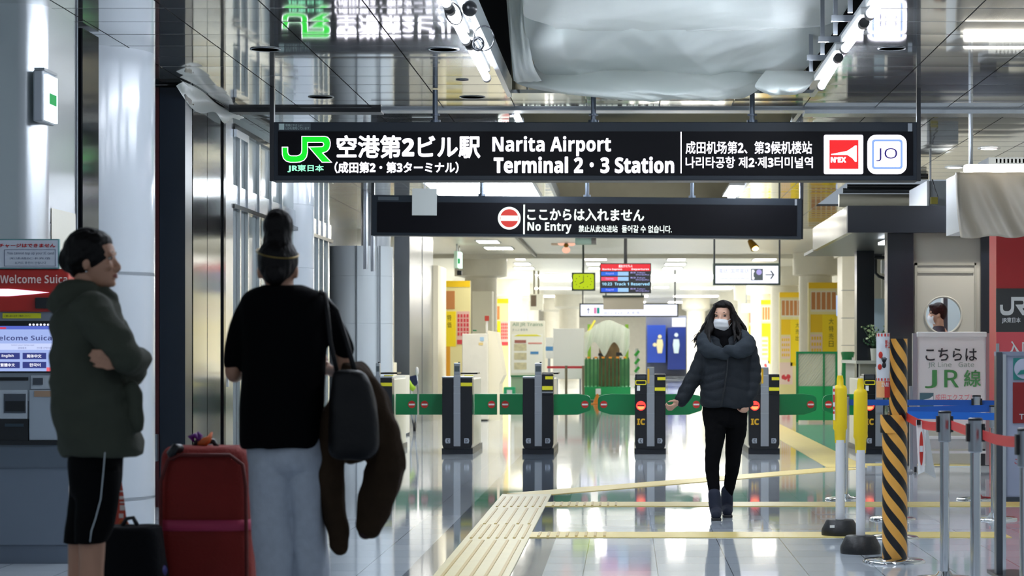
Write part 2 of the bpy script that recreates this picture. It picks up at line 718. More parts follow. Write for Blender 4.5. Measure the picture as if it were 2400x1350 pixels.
# stainless bulkhead behind the ticket machine
mb = MB()
mb.box(-4.9, -4.16, 14.0, 14.9, 0, CEIL)
o = stru(mb.build('wall_front', M_steel))
mb = MB()
mb.lathe(-3.84, 14.16, [(.16, 0), (.16, CEIL)], 24, -math.pi / 2, 0)
mb.box(-4.17, -3.84, 14.0, 14.03, 0, CEIL)
mb.box(-3.70, -3.68, 14.16, 14.9, 0, CEIL)
stru(mb.build('wall_front', mat('satin_steel', '#c9ced2', rough=.3, metal=1., bump=.02, bscale=2.), smooth=True))
mb = MB()
mb.box(-4.0, -3.985, 13.985, 14.0, 0, CEIL)
mb.box(-3.682, -3.672, 14.84, 14.87, 0, CEIL)
mb.box(-3.70, -3.674, 14.18, 14.19, 2.1, 2.106)
stru(mb.build('trim_9', M_joint))
mb = MB()
mb.add([(-3.676, 14.2, .2), (-3.676, 14.82, .2), (-3.676, 14.82, 2.2), (-3.676, 14.2, 2.2)], [(0, 1, 2, 3)])
stru(mb.build('wall_front', mat('ivory_laminate', '#d8d5c6', rough=.35)))
stru(MB().box(-3.95, -3.66, 14.95, 15.4, 0, CEIL - .02).build('trim_10', M_blackgloss))


# ---- round columns, one row along the left
def col_profile(R, joints, top):
    pr = [(R, 0)]
    for z in joints:
        pr += [(R, z - .012), (R - .006, z - .010), (R - .006, z - .004), (R, z - .002)]
    pr.append((R, top))
    return pr


mb = MB()
mb.lathe(-3.99, 16.4, col_profile(.5, [.22, .205, 1.86, 1.845], CEIL), 64)
single(mb, 'round_column', M_coltile, 'large white enamelled round column behind the person in the olive parka', 'column',
       'white round columns along the left', smooth=True, angle=50)
mb = MB()
mb.lathe(-3.99, 24.8, col_profile(.5, [.7, 1.5, 2.2, 2.9], CEIL), 48)
single(mb, 'round_column', M_coltile, 'white round column behind the person with the tall hair bun', 'column',
       'white round columns along the left', smooth=True, angle=50)
t = thing('round_column', (-3.99, 32.6, 0), 'broad white tiled round column base right of the bun, by the leftmost ticket gate', 'column',
          'white round columns along the left')
mb = MB()
mb.lathe(-3.92, 32.6, col_profile(.5, [.95, 1.67, 2.36], 2.79), 48)
mb.build('tiled_base', M_coltile, t, smooth=True, angle=50)
mb = MB()
for px in (836, 889):
    x = wx(px, 32.1)
    mb.box(x - .008, x + .008, 32.08 + abs(x + 3.92) * .25, 32.2, .02, 2.79)
mb.build('joint', M_joint, t)
MB().lathe(-3.72, 33.0, [(.22, 2.79), (.22, CEIL)], 32).build('upper_shaft', M_coltile, t, smooth=True)

# ---- left wall of the concourse: lift doors, shopfront panels
X = -3.66


def lw(mb, y0, y1, z0, z1, t=.03):
    return mb.box(X - .05 if t <= 0 else X + .001, X + t, y0, y1, z0, z1)


stru(MB().box(X - .05, X - .01, 18.52, 20.5, 0, CEIL).build('wall_left', M_blackgloss))
t = thing('lift_door', (X, 19.3, 0), 'polished steel lift doors reflecting the hall, right of the dark navy pier', 'door')
lw(MB(), 18.62, 19.28, .02, CEIL - .03, .02).build('door_leaf', M_mirror, t)
lw(MB(), 19.30, 19.98, .02, CEIL - .03, .02).build('door_leaf', M_mirror, t)
lw(MB(), 18.5, 18.56, 0, CEIL - .02, .03).build('jamb', M_steel, t)
lw(MB(), 20.12, 20.5, 0, CEIL - .02, .03).build('jamb', M_steel, t)
lw(MB(), 18.57, 18.61, 0, CEIL - .02, .035).build('door_seal', M_blackgloss, t)
lw(MB(), 20.0, 20.1, 0, CEIL - .02, .035).build('door_seal', M_blackgloss, t)
mb = MB()
mb.box(-3.66, -3.62, 20.2, 20.24, .95, 1.15)
mb.build('call_panel', M_white, t)
# navy pier between column and lift
t = thing('dark_pier', (-3.8, 18.2, 0), 'tall dark navy pier with a maroon edge between the white column and the lift', 'pier')
MB().box(wx(374, 18.2), wx(434, 18.2), 18.2, 18.48, 0, wz(205, 18.2)).build('pier_body', M_darknavy, t)
MB().box(wx(365, 18.2), wx(373, 18.2), 18.19, 18.45, 0, wz(205, 18.2)).build('edge_strip', mat('maroon', '#3a0f12', rough=.4), t)
MB().box(wx(363, 18.1), wx(368, 18.1), 18.1, 18.16, .38, .60).build('hinge', M_alu, t)
# shopfront
mb = MB()
lw(mb, 20.5, 27.4, 0, CEIL, 0)
stru(mb.build('wall_left', M_greypan))
mb = MB()
for y in (20.84, 21.28, 21.95, 22.7, 23.4, 26.15, 26.55, 27.0):
    lw(mb, y, y + .07, .1, 3.32, .035)
lw(mb, 20.5, 27.4, 2.64, 2.82, .02)
lw(mb, 20.52, 21.2, 3.26, 3.33, .06)
stru(mb.build('trim_11', M_steel))
mb = MB()
lw(mb, 20.5, 27.4, 3.33, 3.38, .05)
lw(mb, 20.5, 27.4, 2.60, 2.64, .045)
for y in (22.2, 26.35):
    lw(mb, y, y + .02, .1, 3.3, .01)
stru(mb.build('trim_12', M_blackgloss))
stru(MB().box(-4.42, -4.36, 27.45, 36, 0, CEIL).build('wall_left', mat('smoked_steel', '#b4b6be', rough=.2, metal=1.)))
mb = MB()
for y in (30.7, 31.6):
    mb.cyl(-3.6, y, 2.4, CEIL, .035, 12)
stru(mb.build('trim_13', M_alu, smooth=True))
# torn white film under the ceiling above the lift
mb = MB()
vs, fs = [], []
N = 18
for i in range(N + 1):
    t_ = i / N
    y = 17.9 + 2.9 * t_
    wdt = .05 + .13 * math.sin(math.pi * min(1, t_ * 1.15)) * (1 + .4 * math.sin(9 * t_))
    for j in range(4):
        s = j / 3
        vs.append((X + .06 + .03 * math.sin(5 * s + 7 * t_), y, CEIL - .01 - wdt * s - .02 * math.sin(11 * t_) * s))
for i in range(N):
    for j in range(3):
        a = i * 4 + j
        fs.append((a, a + 1, a + 5, a + 4))
mb.add(vs, fs)
single(mb, 'protective_film', M_sheet, 'torn strip of white protective film hanging above the lift doors', 'plastic film', smooth='all')
# steel pier and cream pier on the left of the gates
t = thing('steel_pier', (-3.6, 36, 0), 'tall brushed steel square pier behind the leftmost ticket gate', 'pier')
MB().box(-3.76, -3.51, 36, 40.38, 0, CEIL - .01).build('steel_cladding', mat('dull_steel', '#8b9096', rough=.24, metal=1., bump=.1, bscale=2.), t)
MB().box(-3.509, -3.503, 38.2, 38.22, 0, CEIL - .02).build('joint', M_joint, t)
MB().box(-3.6, -3.43, 40.5, 42.3, 0, 2.82).build('cream_end', mat('cream_bright', '#f3eed8', rough=.5), t)  # even bright cream paint

# ---- downlights
def down_lamp(x, y, z, w):
    l = bpy.data.lights.new('downlight_lamp', 'SPOT')
    l.energy = w
    l.spot_size = 2.4
    l.spot_blend = .6
    l.shadow_soft_size = .08
    l.color = (1, .97, .92)
    o = bpy.data.objects.new('downlight_lamp', l)
    COL.objects.link(o)
    o.location = (x, y, z)
    return o


M_hole = mat('downlight_can', '#050506', rough=.6)
for px, py, r, where in ((622, 115, .105, 'above the big white column, at the left'), (752, 227, .105, 'above the left end of the station sign'),
                         (1040, 115, .105, 'beside the bright tube lamp'), (1083, 186, .05, 'small one between two larger ones'),
                         (1107, 227, .105, 'above the word Airport of the station sign'), (2090, 113, .095, 'near the top right, above the JO emblem')):
    Y = F * (CEIL - CH) / (VY - py)
    x = wx(px, Y)
    t = thing('downlight', (x, Y, CEIL), 'unlit round ceiling downlight ' + where, 'downlight', 'unlit ceiling downlights')
    mb = MB()
    mb.lathe(x, Y, [(r, CEIL - .003), (r, CEIL + .1), (0, CEIL + .1)], 28, caps=False)
    # disc covering the panel, slightly below it
    mb.lathe(x, Y, [(0, CEIL - .004), (r * .95, CEIL - .004)], 28)
    mb.build('can', M_hole, t)
    MB().lathe(x, Y, [(r * .95, CEIL - .005), (r * 1.05, CEIL - .007), (r * 1.08, CEIL - .003)], 28, caps=False).build('trim_ring', M_alu, t)
for px, py, where in ((2318, 347, 'at the right, right of the station sign'), (2238, 391, 'above the draped white cloth')):
    Y = F * (CEIL - CH) / (VY - py)
    x = wx(px, Y)
    t = thing('downlight', (x, Y, CEIL), 'lit round downlight in the ceiling ' + where, 'downlight', 'lit ceiling downlights')
    MB().lathe(x, Y, [(0, CEIL - .012), (.085, CEIL - .012), (.09, CEIL - .002)], 28).build('lens', E_troffer, t)
    down_lamp(x, Y, CEIL - .03, 260)
    MB().lathe(x, Y, [(.09, CEIL - .014), (.12, CEIL - .01), (.125, CEIL - .001)], 28, caps=False).build('trim_ring', M_white, t)
# ------------------------------------------------------------------ lamps
def tube_lamp(x, y0, y1, z, label, lean=0.):
    t = thing('tube_lamp', (x, y0, z), label, 'tube light', 'bare tube lights on the ceiling bay')
    MB().tube([(x, y0, z), (x + lean, y1, z)], .028, 14).build('glass_tube', E_tube, t, smooth=True)
    for a, xx in ((y0, x), (y1, x + lean)):
        MB().tube([(xx, a - .05, z), (xx, a + .05, z)], .034, 14).build('end_cap', M_black, t, smooth=True)
    mb = MB()
    mb.box(x - .025, x + .025 + lean, y0 - .05, y1 + .05, z + .05, z + .10)
    mb.build('batten', M_white, t, bevel=.008)
    return t


tube_lamp(-1.09, 13.75, 15.1, 3.40, 'nearest bare tube light at the left edge of the opened ceiling')
tube_lamp(-1.08, 15.35, 17.2, 3.40, 'farther bare tube light at the left edge of the opened ceiling')
t = tube_lamp(1.52, 15.9, 17.6, 3.38, 'bare tube light at the right edge of the opened ceiling', .03)
ORD = ['first', 'second', 'third', 'fourth']
for q, y_ in zip(ORD, (9.6, 11.2, 12.4)):  # tube rows assumed to run on towards the camera, added for their light
    tube_lamp(-1.09, y_, y_ + 1.1, 3.40, '%s assumed tube light of the row running back along the left edge of the bay' % q)
for q, y_ in zip(ORD, (9.4, 11.0, 12.6, 14.2)):
    tube_lamp(1.52, y_, y_ + 1.2, 3.38, '%s assumed tube light of the row running back along the right edge of the bay' % q)
for n_, y_ in zip(ORD, (21.2, 22.8, 24.4, 26.0)):  # unseen tubes added behind the station sign to light the gate fronts
    for x_, q in ((-1.09, 'left'), (1.52, 'right')):
        tube_lamp(x_, y_, y_ + 1.3, 3.40, '%s added hidden tube light along the %s edge of the second ceiling bay' % (n_, q))
# ballast and cable loop at the near end
t = thing('lamp_ballast', (wx(1100, 13.9), 13.9, 3.4), 'round black lamp holder with a looped cable at the left edge of the ceiling bay', 'lamp holder')
MB().ell((wx(1100, 13.75), 13.75, wz(20, 13.75)), (.05, .06, .05)).build('holder', M_black, t, smooth='all')
pts = []
for i in range(22):
    a = 2 * math.pi * i / 21
    pts.append(P(1063 + 19 * math.cos(a) + 6 * math.sin(a), 32 + 26 * math.sin(a), 13.7))
MB().tube(pts, .005, 6).build('cable', M_black, t, smooth='all')
pts = []
for i in range(24):
    a = 2 * math.pi * i / 23
    pts.append(P(1134 + 24 * math.cos(a), 90 + 29 * math.sin(a), 14.6))
MB().tube(pts, .005, 6).build('cable', M_black, t, smooth='all')
mb = MB()
pts = [P(1120 + 12 * math.cos(2 * math.pi * i / 16), 103 + 14 * math.sin(2 * math.pi * i / 16), 15.1) for i in range(17)]
mb.tube(pts, .012, 8)
mb.build('clamp_ring', M_black, t, smooth='all')

# luminous panels of the ceiling in front of the gates and in the hall
E_glare = emis('glare_panel', '#f4fbff', 9.0)


def troffer(x0, x1, y0, y1, label, m=None):
    t = thing('ceiling_light', ((x0 + x1) / 2, (y0 + y1) / 2, CEIL), label, 'ceiling light', 'recessed ceiling lights')
    mb = MB()
    mb.box(x0, x1, y0, y1, CEIL - .018, CEIL - .004)
    mb.build('diffuser', m or E_troffer, t)
    mb = MB()
    for a, b, c, d in ((x0 - .03, x0, y0 - .03, y1 + .03), (x1, x1 + .03, y0 - .03, y1 + .03), (x0, x1, y0 - .03, y0), (x0, x1, y1, y1 + .03)):
        mb.box(a, b, c, d, CEIL - .022, CEIL)
    mb.build('rim', M_white, t)
    return t


troffer(wx(1010, 30), wx(1255, 30), 28.6, 31.6, 'wide glowing panel for lamp glare between the two hanging signs, at the left', E_glare)  # glowing panel stands in for lamp glare reflected in the metal ceiling
t = thing('ceiling_light', (1.55, 30.5, CEIL), 'small bright bare lamp between the two hanging signs, at the right', 'ceiling light', 'recessed ceiling lights')
MB().tube([(1.45, 29.6, 3.44), (1.50, 31.6, 3.44)], .05, 12).build('glass_tube', E_tube, t, smooth=True)
MB().box(1.38, 1.60, 29.5, 31.7, CEIL - .01, CEIL + .03).build('reflector', M_white, t)

for n_, y_ in zip(('near', 'middle', 'far'), (35.2, 38.6, 42.0)):  # hidden lights added to brighten the things just beyond the gates
    for x_, q in ((-2.6, 'left'), (-.3, 'middle'), (2.0, 'right')):
        troffer(x_ - .6, x_ + .6, y_ - .35, y_ + .35, 'added unseen ceiling light behind the No Entry sign, %s one of the %s row' % (n_, q))
LST = [(1120, 1168, 565), (1138, 1200, 580), (1208, 1230, 605), (1208, 1242, 617), (1207, 1250, 627),
       (1371, 1421, 606), (1375, 1410, 617), (1380, 1405, 628), (1565, 1605, 607), (1559, 1606, 618), (1554, 1598, 628),
       (1766, 1817, 607), (1674, 1708, 672), (1533, 1567, 672)]
NM = ['first', 'second', 'third', 'fourth', 'fifth']
wh = ['left of the black beam cover, nearer of two', 'left of the black beam cover, farther of two',
      'shortest and nearest of three stacked strips left of the yellow clock', 'middle of three stacked strips left of the yellow clock',
      'farthest of three stacked strips left of the yellow clock',
      'nearest of three strips above the departure screen, to its left', 'middle of three strips above the departure screen, to its left',
      'farthest of three strips above the departure screen, to its left',
      'nearest of three strips right of the departure screen', 'middle of three strips right of the departure screen',
      'farthest of three strips right of the departure screen', 'above the telephone sign', 'just below the telephone sign',
      'between the departure screen and the telephone sign, lower down']
for (a, b, py), q in zip(LST, wh):
    Y = F * (CEIL - CH) / (VY - py)
    troffer(wx(a, Y), wx(b, Y), Y - .55, Y + .55, 'long ceiling light ' + q)
troffer(wx(1265, 68), wx(1338, 68), 64.5, 71.5, 'broad luminous ceiling panel behind the yellow clock')
troffer(wx(1500, 68), wx(1672, 68), 64.5, 71.5, 'broad luminous ceiling panel behind the departure screen')
for i, (x, y) in enumerate(((-2.9, 80), (0, 80), (2.9, 80), (-2.9, 92), (0, 92), (2.9, 92), (-2.9, 104), (0, 104), (2.9, 104))):
    t = thing('ceiling_light', (x, y, CEIL), 'distant ceiling light at the far end of the hall', 'ceiling light', 'far hall ceiling lights')
    MB().box(x - .9, x + .9, y - .8, y + .8, CEIL - .02, CEIL - .004).build('diffuser', E_troffer, t)

# spot lamp with a brass shade under the gate hall ceiling
t = thing('spot_lamp', P(1765, 575, 44), 'small brass spot lamp on the hall ceiling above the telephone sign', 'spotlight')
c = P(1757, 564, 44)
MB().tube([c + Vector((0, 0, .12)), c], .03, 10).build('bracket', M_alu, t, smooth=True)
d = Vector((.10, -.10, -.16))
MB().tube([c, c + d * .5, c + d], [.05, .075, .09], 16).build('shade', mat('brass', '#8d6a2c', rough=.3, metal=1.), t, smooth=True)
e = c + d
MB().ell(e, (.07, .07, .045)).build('bulb', emis('warm_bulb', '#ffe9a0', 6), t, smooth='all')
# ------------------------------------------------------------------ hanging signs
# emblem outline traced in a 2-D unit frame
JRP = [(1088, 745), (1140, 745), (1140, 795), (1150, 822), (1175, 836), (1240, 837), (1272, 826), (1290, 806), (1296, 775), (1296, 632), (1540, 632),
       (1566, 641), (1583, 662), (1590, 692), (1588, 730), (1576, 762), (1553, 785), (1505, 801), (1598, 897), (1508, 897), (1374, 743), (1505, 740),
       (1522, 732), (1529, 713), (1522, 694), (1505, 687), (1350, 687), (1350, 790), (1340, 842), (1314, 876), (1275, 893), (1235, 898),
       (1172, 898), (1130, 886), (1101, 858), (1090, 820)]


def emblem(px0, py0, px1, py1, grow=0.):
    pts = offset_poly(JRP, grow) if grow else JRP
    out = []
    for a, b in pts:
        out.append((px0 + (a - 1088) / 510 * (px1 - px0), py0 + (b - 632) / 266 * (py1 - py0)))
    return out


def flat(mb, pts, Y, d=.003):
    return mb.pprism(pts, Y - d, d)


def rrect(x0, y0, x1, y1, r, n=5):
    out = []
    for cx, cy, a0 in ((x1 - r, y0 + r, -90), (x1 - r, y1 - r, 0), (x0 + r, y1 - r, 90), (x0 + r, y0 + r, 180)):
        for i in range(n + 1):
            a = math.radians(a0 + 90 * i / n)
            out.append((cx + r * math.cos(a), cy + r * math.sin(a)))
    return out


# ---- the big station sign
Y = 18.5
t = thing('station_sign', P(1393, 285, Y), 'wide black hanging station sign with white lettering and a green emblem', 'sign')
MB().pbox(634, 286, 2155, 423, Y, .26).build('housing', M_signframe, t, bevel=.006)
MB().pbox(652, 308, 2140, 411, Y - .006, .01).build('face', M_signface, t)
for a in ((632, 204.5, 642, 424), (2149, 204.5, 2158, 424)):
    MB().pbox(*a, Y - .01, .06).build('end_bracket', M_black, t)
for px in (1020, 1391, 1763):
    mb = MB()
    x = wx(px, Y + .12)
    mb.cyl(x, Y + .12, wz(286, Y), CEIL - .01, .022, 14)
    mb.cyl(x, Y + .12, wz(286, Y), wz(278, Y), .045, 14)
    mb.cyl(x, Y + .12, wz(268, Y), wz(264, Y), .04, 14)
    mb.build('hanger_rod', mat('rod_grey', '#4c5560', rough=.4, metal=.6), t, smooth=True)
yf = Y - .008
em = MB()
flat(em, emblem(662, 320.5, 775, 379.7, 14), yf)
em.build('emblem_outline', E_white, t)
em = MB()
flat(em, emblem(662, 320.5, 775, 379.7, 0), yf - .004)
em.build('emblem', E_green, t)
MB().text('JR東日本', 674, 386, 759, 404, yf, .03).build('company_name', emis('lit_pale_green', '#8ff0c0', 1.3), t)
MB().text('空港第2ビル駅', 789, 317, 1126, 371, yf, .028).build('lettering', E_white, t)
MB().text('（成田第2・第3ターミナル）', 784, 379, 1075, 406, yf, .028).build('lettering', E_white, t)
MB().text('Narita Airport', 1154, 319, 1432, 366, yf, .022).build('lettering', E_white, t)
MB().text('Terminal 2・3 Station', 1157, 367, 1580, 406, yf, .022).build('lettering', E_white, t)
MB().text('成田机场第2、第3候机楼站', 1607, 331, 1903, 361, yf, .014).build('lettering', E_white, t)
MB().text('나리타공항 제2·제3터미널역', 1607, 367, 1905, 394, yf, .014).build('lettering', E_white, t)
MB().pbox(1595, 309, 1597.5, 406, yf, .003).build('divider', E_white, t)
mb = MB()
flat(mb, rrect(1931, 316, 2023, 408, 4), yf)
flat(mb, rrect(2033, 316, 2125, 408, 20), yf)
mb.build('emblem_tiles', E_white, t)
red = MB()
flat(red, [(1944, 328), (2012, 328), (2012, 396), (1944, 396)], yf - .004)
red.build('red_square', emis('lit_red', '#e8262a', 1.1), t)
mb = MB()
flat(mb, [(1948, 361), (1985, 354), (1999, 345), (2004, 341), (2008, 341), (2008, 379), (2004, 379), (1998, 371), (1986, 363), (1948, 363)], yf - .008)
mb.text('N’EX', 1947, 368, 1983, 381, yf - .008, .04)
mb.build('aircraft_mark', E_white, t)
mb = MB()
a = rrect(2043, 327, 2115, 397, 7)
b = rrect(2048, 332, 2110, 392, 4)
n = len(a)
k = len(mb.v)
mb.add([(wx(p[0], Y), yf - .006, wz(p[1], Y)) for p in a] + [(wx(p[0], Y), yf - .006, wz(p[1], Y)) for p in b],
       [(i, (i + 1) % n, (i + 1) % n + n, i + n) for i in range(n)])
mb.build('line_ring', emis('lit_pale_blue', '#8fb2f2', 1.0), t)
MB().text('JO', 2054, 347, 2103, 378, yf - .006, .0).build('line_code', emis('lit_indigo', '#43398f', .7), t)
M_lab = mat('label_grey', '#5c666d', rough=.6)
MB().pbox(652, 289, 728, 305, Y - .004, .004).build('maker_label', mat('label_dark', '#3c464d', rough=.6), t)
mb = MB()
mb.pbox(654, 290, 666, 304, Y - .007, .003)
mb.text('環境にやさしい', 669, 290.5, 708, 296.5, Y - .007)
mb.text('LEDを使用しています', 669, 297.5, 725, 304, Y - .007)
mb.build('label_print', mat('label_print', '#9fb4b2', rough=.6), t)
MB().pbox(2128, 289, 2138, 309, Y - .004, .004).build('side_tag', M_alu, t)

# ---- the no-entry sign above the gates (hangs slightly askew)
Y = 27.0
org = P(1376, 462, Y)
t = thing('no_entry_sign', org, 'narrower black hanging sign reading No Entry above the gates', 'sign')
TL = 461.0
MB().pbox(871, TL, 1880, 556, Y, .24).build('housing', M_signframe, t, bevel=.006)
MB().pbox(884, 477, 1868, 549, Y - .006, .01).build('face', M_signface, t)
for a in ((870, 404, 877, 556), (1875, 404, 1883, 556)):
    MB().pbox(*a, Y + .06, .08).build('end_bracket', M_black, t)
for px in (1129, 1376, 1622):
    x = wx(px, Y + .12)
    mb = MB()
    mb.cyl(x, Y + .12, wz(462, Y), CEIL - .01 if px < 1200 else 4.0, .024, 12)
    mb.cyl(x, Y + .12, wz(462, Y), wz(455, Y), .045, 12)
    mb.build('hanger_rod', mat('rod_grey'), t, smooth=True)
yf = Y - .009
E_w2 = emis('lit_lettering_small', '#f2fff8', 1.5)
MB().disc(1194, 513, 26.5, yf - .002, .003, 40).build('roundel_rim', E_w2, t)
MB().disc(1194, 513, 21.5, yf - .006, .003, 40).build('roundel', emis('lit_coral', '#e0443c', .85), t)
mb = MB()
mb.pbox(1174, 507, 1214, 519, yf - .01, .003)
mb.build('roundel_bar', E_w2, t)
MB().text('ここからは入れません', 1236, 489, 1510, 518, yf, .022).build('lettering', E_w2, t)
MB().text('No Entry', 1237, 522, 1340, 548, yf, .018).build('lettering', E_w2, t)
MB().text('禁止从此处进站', 1357, 528, 1448, 544, yf, .01).build('lettering', E_w2, t)
MB().text('들어갈 수 없습니다.', 1458, 527, 1575, 544.5, yf, .01).build('lettering', E_w2, t)
MB().pbox(1227, 481, 1230.5, 550, yf, .003).build('divider', E_w2, t)
MB().pbox(886, 465, 934, 473, Y - .004, .004).build('maker_label', mat('label_dark'), t)
MB().pbox(1863, 463, 1868, 477, Y - .004, .004).build('side_tag', M_alu, t)
MB().pbox(966, 445, 1024, 508, Y - .02, .004).build('blank_paper', mat('grey_paper', '#c3c8c4', rough=.8), t)
MB().pbox(994, 425, 997, 446, Y - .02, .004).build('paper_tape', M_white, t)
t.rotation_euler = (0, .0085, 0)

# ---- telephone sign
Y = 36.
t = thing('telephone_sign', P(1750, 618, Y), 'white lit hanging telephone sign with handset symbol and right arrow', 'sign')
MB().pbox(1672, 617, 1828, 668, Y, .2).build('housing', mat('dark_green_frame', '#1c2b27', rough=.5), t)
MB().pbox(1677, 623, 1824, 664, Y - .005, .01).build('lit_panel', E_signwhite, t)
mb = MB()
for px in (1674, 1827):
    mb.cyl(wx(px, Y + .1), Y + .1, wz(668, Y), CEIL, .016, 10)
mb.build('hanger_rod', M_black, t)
mb = MB()
flat(mb, [(1760, 630), (1788, 630), (1788, 657), (1760, 657)], Y - .006)
mb.pbox(1794, 643, 1812, 645, Y - .009, .003)
flat(mb, [(1805, 635), (1808, 634), (1815, 644), (1808, 654), (1805, 653), (1811, 644)], Y - .006)
mb.build('symbol', mat('sign_dark_grey', '#39444a', rough=.6), t)
mb = MB()
flat(mb, [(1762, 632), (1767, 632), (1769, 637), (1766, 640), (1766, 648), (1769, 651), (1767, 656), (1762, 655)], Y - .011)
mb.build('handset', E_signwhite, t)
MB().disc(1779, 638, 6.5, Y - .014, .003).build('globe', emis('lit_lilac', '#b7aef0', .9), t)
mb = MB()
mb.text('電話  国際電話', 1685, 630, 1755, 640, Y - .007)
mb.text('Telephone  International Telephone', 1685, 650, 1755, 656, Y - .007)
mb.build('lettering', mat('sign_lilac_ink', '#8e95b0', rough=.6), t)

# ---- analogue clock on a lime panel
Y = 45.
t = thing('wall_clock', P(1367, 640, Y), 'square lime yellow clock hanging on a rod in the hall', 'clock')
MB().pbox(1340, 639, 1395, 681, Y, .25).build('case', mat('dark_green_frame'), t)
flatm = MB()
flat(flatm, rrect(1343, 642, 1392, 678, 4), Y - .003)
flatm.build('dial', emis('lit_lime', '#c3dc1c', .85), t)
mb = MB()
for i in range(12):
    a = math.radians(30 * i)
    mb.disc(1367.5 + 19 * math.sin(a), 660 - 14 * math.cos(a), 1.1, Y - .01, .003, 8)
mb.build('hour_marks', M_ink, t)
mb = MB()
flat(mb, [(1366.8, 648), (1368.2, 648), (1368.2, 661), (1366.8, 661)], Y - .012)
mb.build('minute_hand', M_ink, t)
mb = MB()
flat(mb, [(1358, 664), (1368, 659), (1368.6, 661), (1359, 666)], Y - .016)
mb.build('hour_hand', M_ink, t)
MB().cyl(wx(1367, Y + .1), Y + .1, wz(639, Y), CEIL, .02, 10).build('hanger_rod', mat('dark_green_frame'), t)

# ---- departure screen
Y = 40.
t = thing('departure_screen', P(1466, 617, Y), 'hanging departure screen with red header and blue and pink rows', 'screen')
MB().pbox(1406, 617, 1526, 687, Y, .15).build('housing', M_black, t)
MB().cyl(wx(1466, Y + .08), Y + .08, wz(617, Y), CEIL, .03, 10).build('hanger_rod', M_black, t)
MB().pbox(1408, 619, 1524, 635, Y - .004, .005).build('header', emis('scr_red', '#e8323c', 1.0), t)
E_hl = emis('scr_white', '#fff0f4', 1.4)
MB().text('成田エクスプレス', 1450, 620.5, 1482, 627, Y - .008, .02).build('header_lettering', E_hl, t)
MB().text('Narita Express', 1412, 629, 1458, 634, Y - .008, .02).build('header_lettering', E_hl, t)
MB().text('Departures', 1480, 629, 1521, 634, Y - .008, .02).build('header_lettering', E_hl, t)
for y0, y1, c, txt in ((637, 646, '#2f6fe0', 'Rapid'), (649, 658, '#f0506c', 'Express'), (675, 684, '#2f5fe0', 'Rapid')):
    MB().pbox(1409, y0, 1448, y1, Y - .004, .005).build('row_badge', emis('scr_' + c[1:], c, 1.0), t)
    MB().pbox(1448, y0, 1473, y1, Y - .004, .005).build('row_time', emis('scr_pale', '#9fcbf5', 1.0), t)
    mb = MB()
    mb.text(txt, 1420, y0 + 2, 1438, y1 - 2, Y - .008)
    mb.text('東京 Tokyo', 1477, y0, 1512, y0 + 4.5, Y - .008)
    mb.text('Shinjuku', 1490, y0 + 5, 1521, y1, Y - .008)
    mb.build('row_lettering', emis('scr_lilac', '#b9b6ff', 1.1), t)
MB().text('10:23  Track 1 Reserved', 1411, 662, 1522, 669, Y - .008, .02).build('row_lettering', emis('scr_cyan', '#a8e0ff', 1.2), t)

# ---- white direction sign with a grey box in front
Y = 60.
t = thing('direction_sign', P(1474, 712, Y), 'long white lit direction sign far down the hall', 'sign')
mb = MB()
mb.pbox(1358, 711, 1590, 743, Y, .25)
mb.build('housing', mat('dark_green_frame'), t)
mb = MB()
mb.pbox(1361, 714, 1587, 740, Y - .01, .015)
mb.build('lit_panel', E_signwhite, t)
mb = MB()
mb.pbox(1392, 721, 1398, 735, Y - .02, .004)
mb.build('pink_mark', emis('lit_pink', '#e884b4', .9), t)
mb = MB()
mb.pbox(1399, 721, 1405, 735, Y - .02, .004)
mb.build('teal_mark', emis('lit_teal', '#129e8e', .8), t)
mb = MB()
flat(mb, [(1375, 727), (1379, 721), (1383, 727), (1380, 727), (1380, 735), (1378, 735), (1378, 727)], Y - .015)
mb.text('出口  Exit   お手洗', 1415, 730, 1500, 737, Y - .015)
mb.build('lettering', mat('sign_lilac_ink'), t)
mb = MB()
for px in (1366, 1582):
    mb.cyl(wx(px, Y + .1), Y + .1, wz(712, Y), CEIL, .02, 8)
mb.build('hanger_rod', M_black, t)
Y = 57.
t = thing('grey_hanging_box', P(1462, 695, Y), 'plain grey hanging panel below the departure screen', 'panel')
MB().pbox(1414, 695, 1509, 725, Y, .2).build('panel', mat('grey_panel_warm', '#a8a296', rough=.6), t)
MB().pbox(1412, 692, 1511, 697, Y - .02, .24).build('top_rail', mat('dark_green_frame'), t)
mb = MB()
for px in (1420, 1504):
    mb.cyl(wx(px, Y + .1), Y + .1, wz(694, Y), CEIL, .015, 8)
mb.build('hanger_rod', M_black, t)

# ---- small hanging lamps boxes on the left
Y = 46.
t = thing('exit_sign', P(1073, 588, Y), 'small hanging green and white exit sign, left of the hall above yellow posters', 'sign')
MB().pbox(1064, 588, 1072, 628, Y, .6).build('housing', mat('pale_green', '#b9d8c4', rough=.5), t)
MB().pbox(1072, 590, 1079, 627, Y, .6).build('lit_panel', emis('lit_exit', '#dcffe8', 1.4), t)
MB().pbox(1073, 606, 1078, 618, Y - .006, .005).build('pictogram', emis('lit_exit_green', '#1fae5a', .8), t)
MB().cyl(wx(1071, Y + .2), Y + .2, wz(588, Y), CEIL, .015, 8).build('hanger_rod', M_alu, t)
MB().pbox(1071, 634, 1082, 645, 46.5, .2)
t = thing('wall_speaker', P(1076, 634, 47), 'small black box speaker hanging above the yellow posters at the left', 'speaker')
MB().pbox(1071, 634, 1082, 645, 47, .2).build('speaker_box', M_black, t)
MB().cyl(wx(1076, 47.1), 47.1, wz(634, 47), CEIL, .012, 8).build('hanger_rod', M_alu, t)
Y = 62.
t = thing('hanging_clock', P(1252, 690, Y), 'brown faced box clock hanging on twin rods in the hall', 'clock')
MB().pbox(1242, 689, 1272, 727, Y, .35).build('case', M_cream, t)
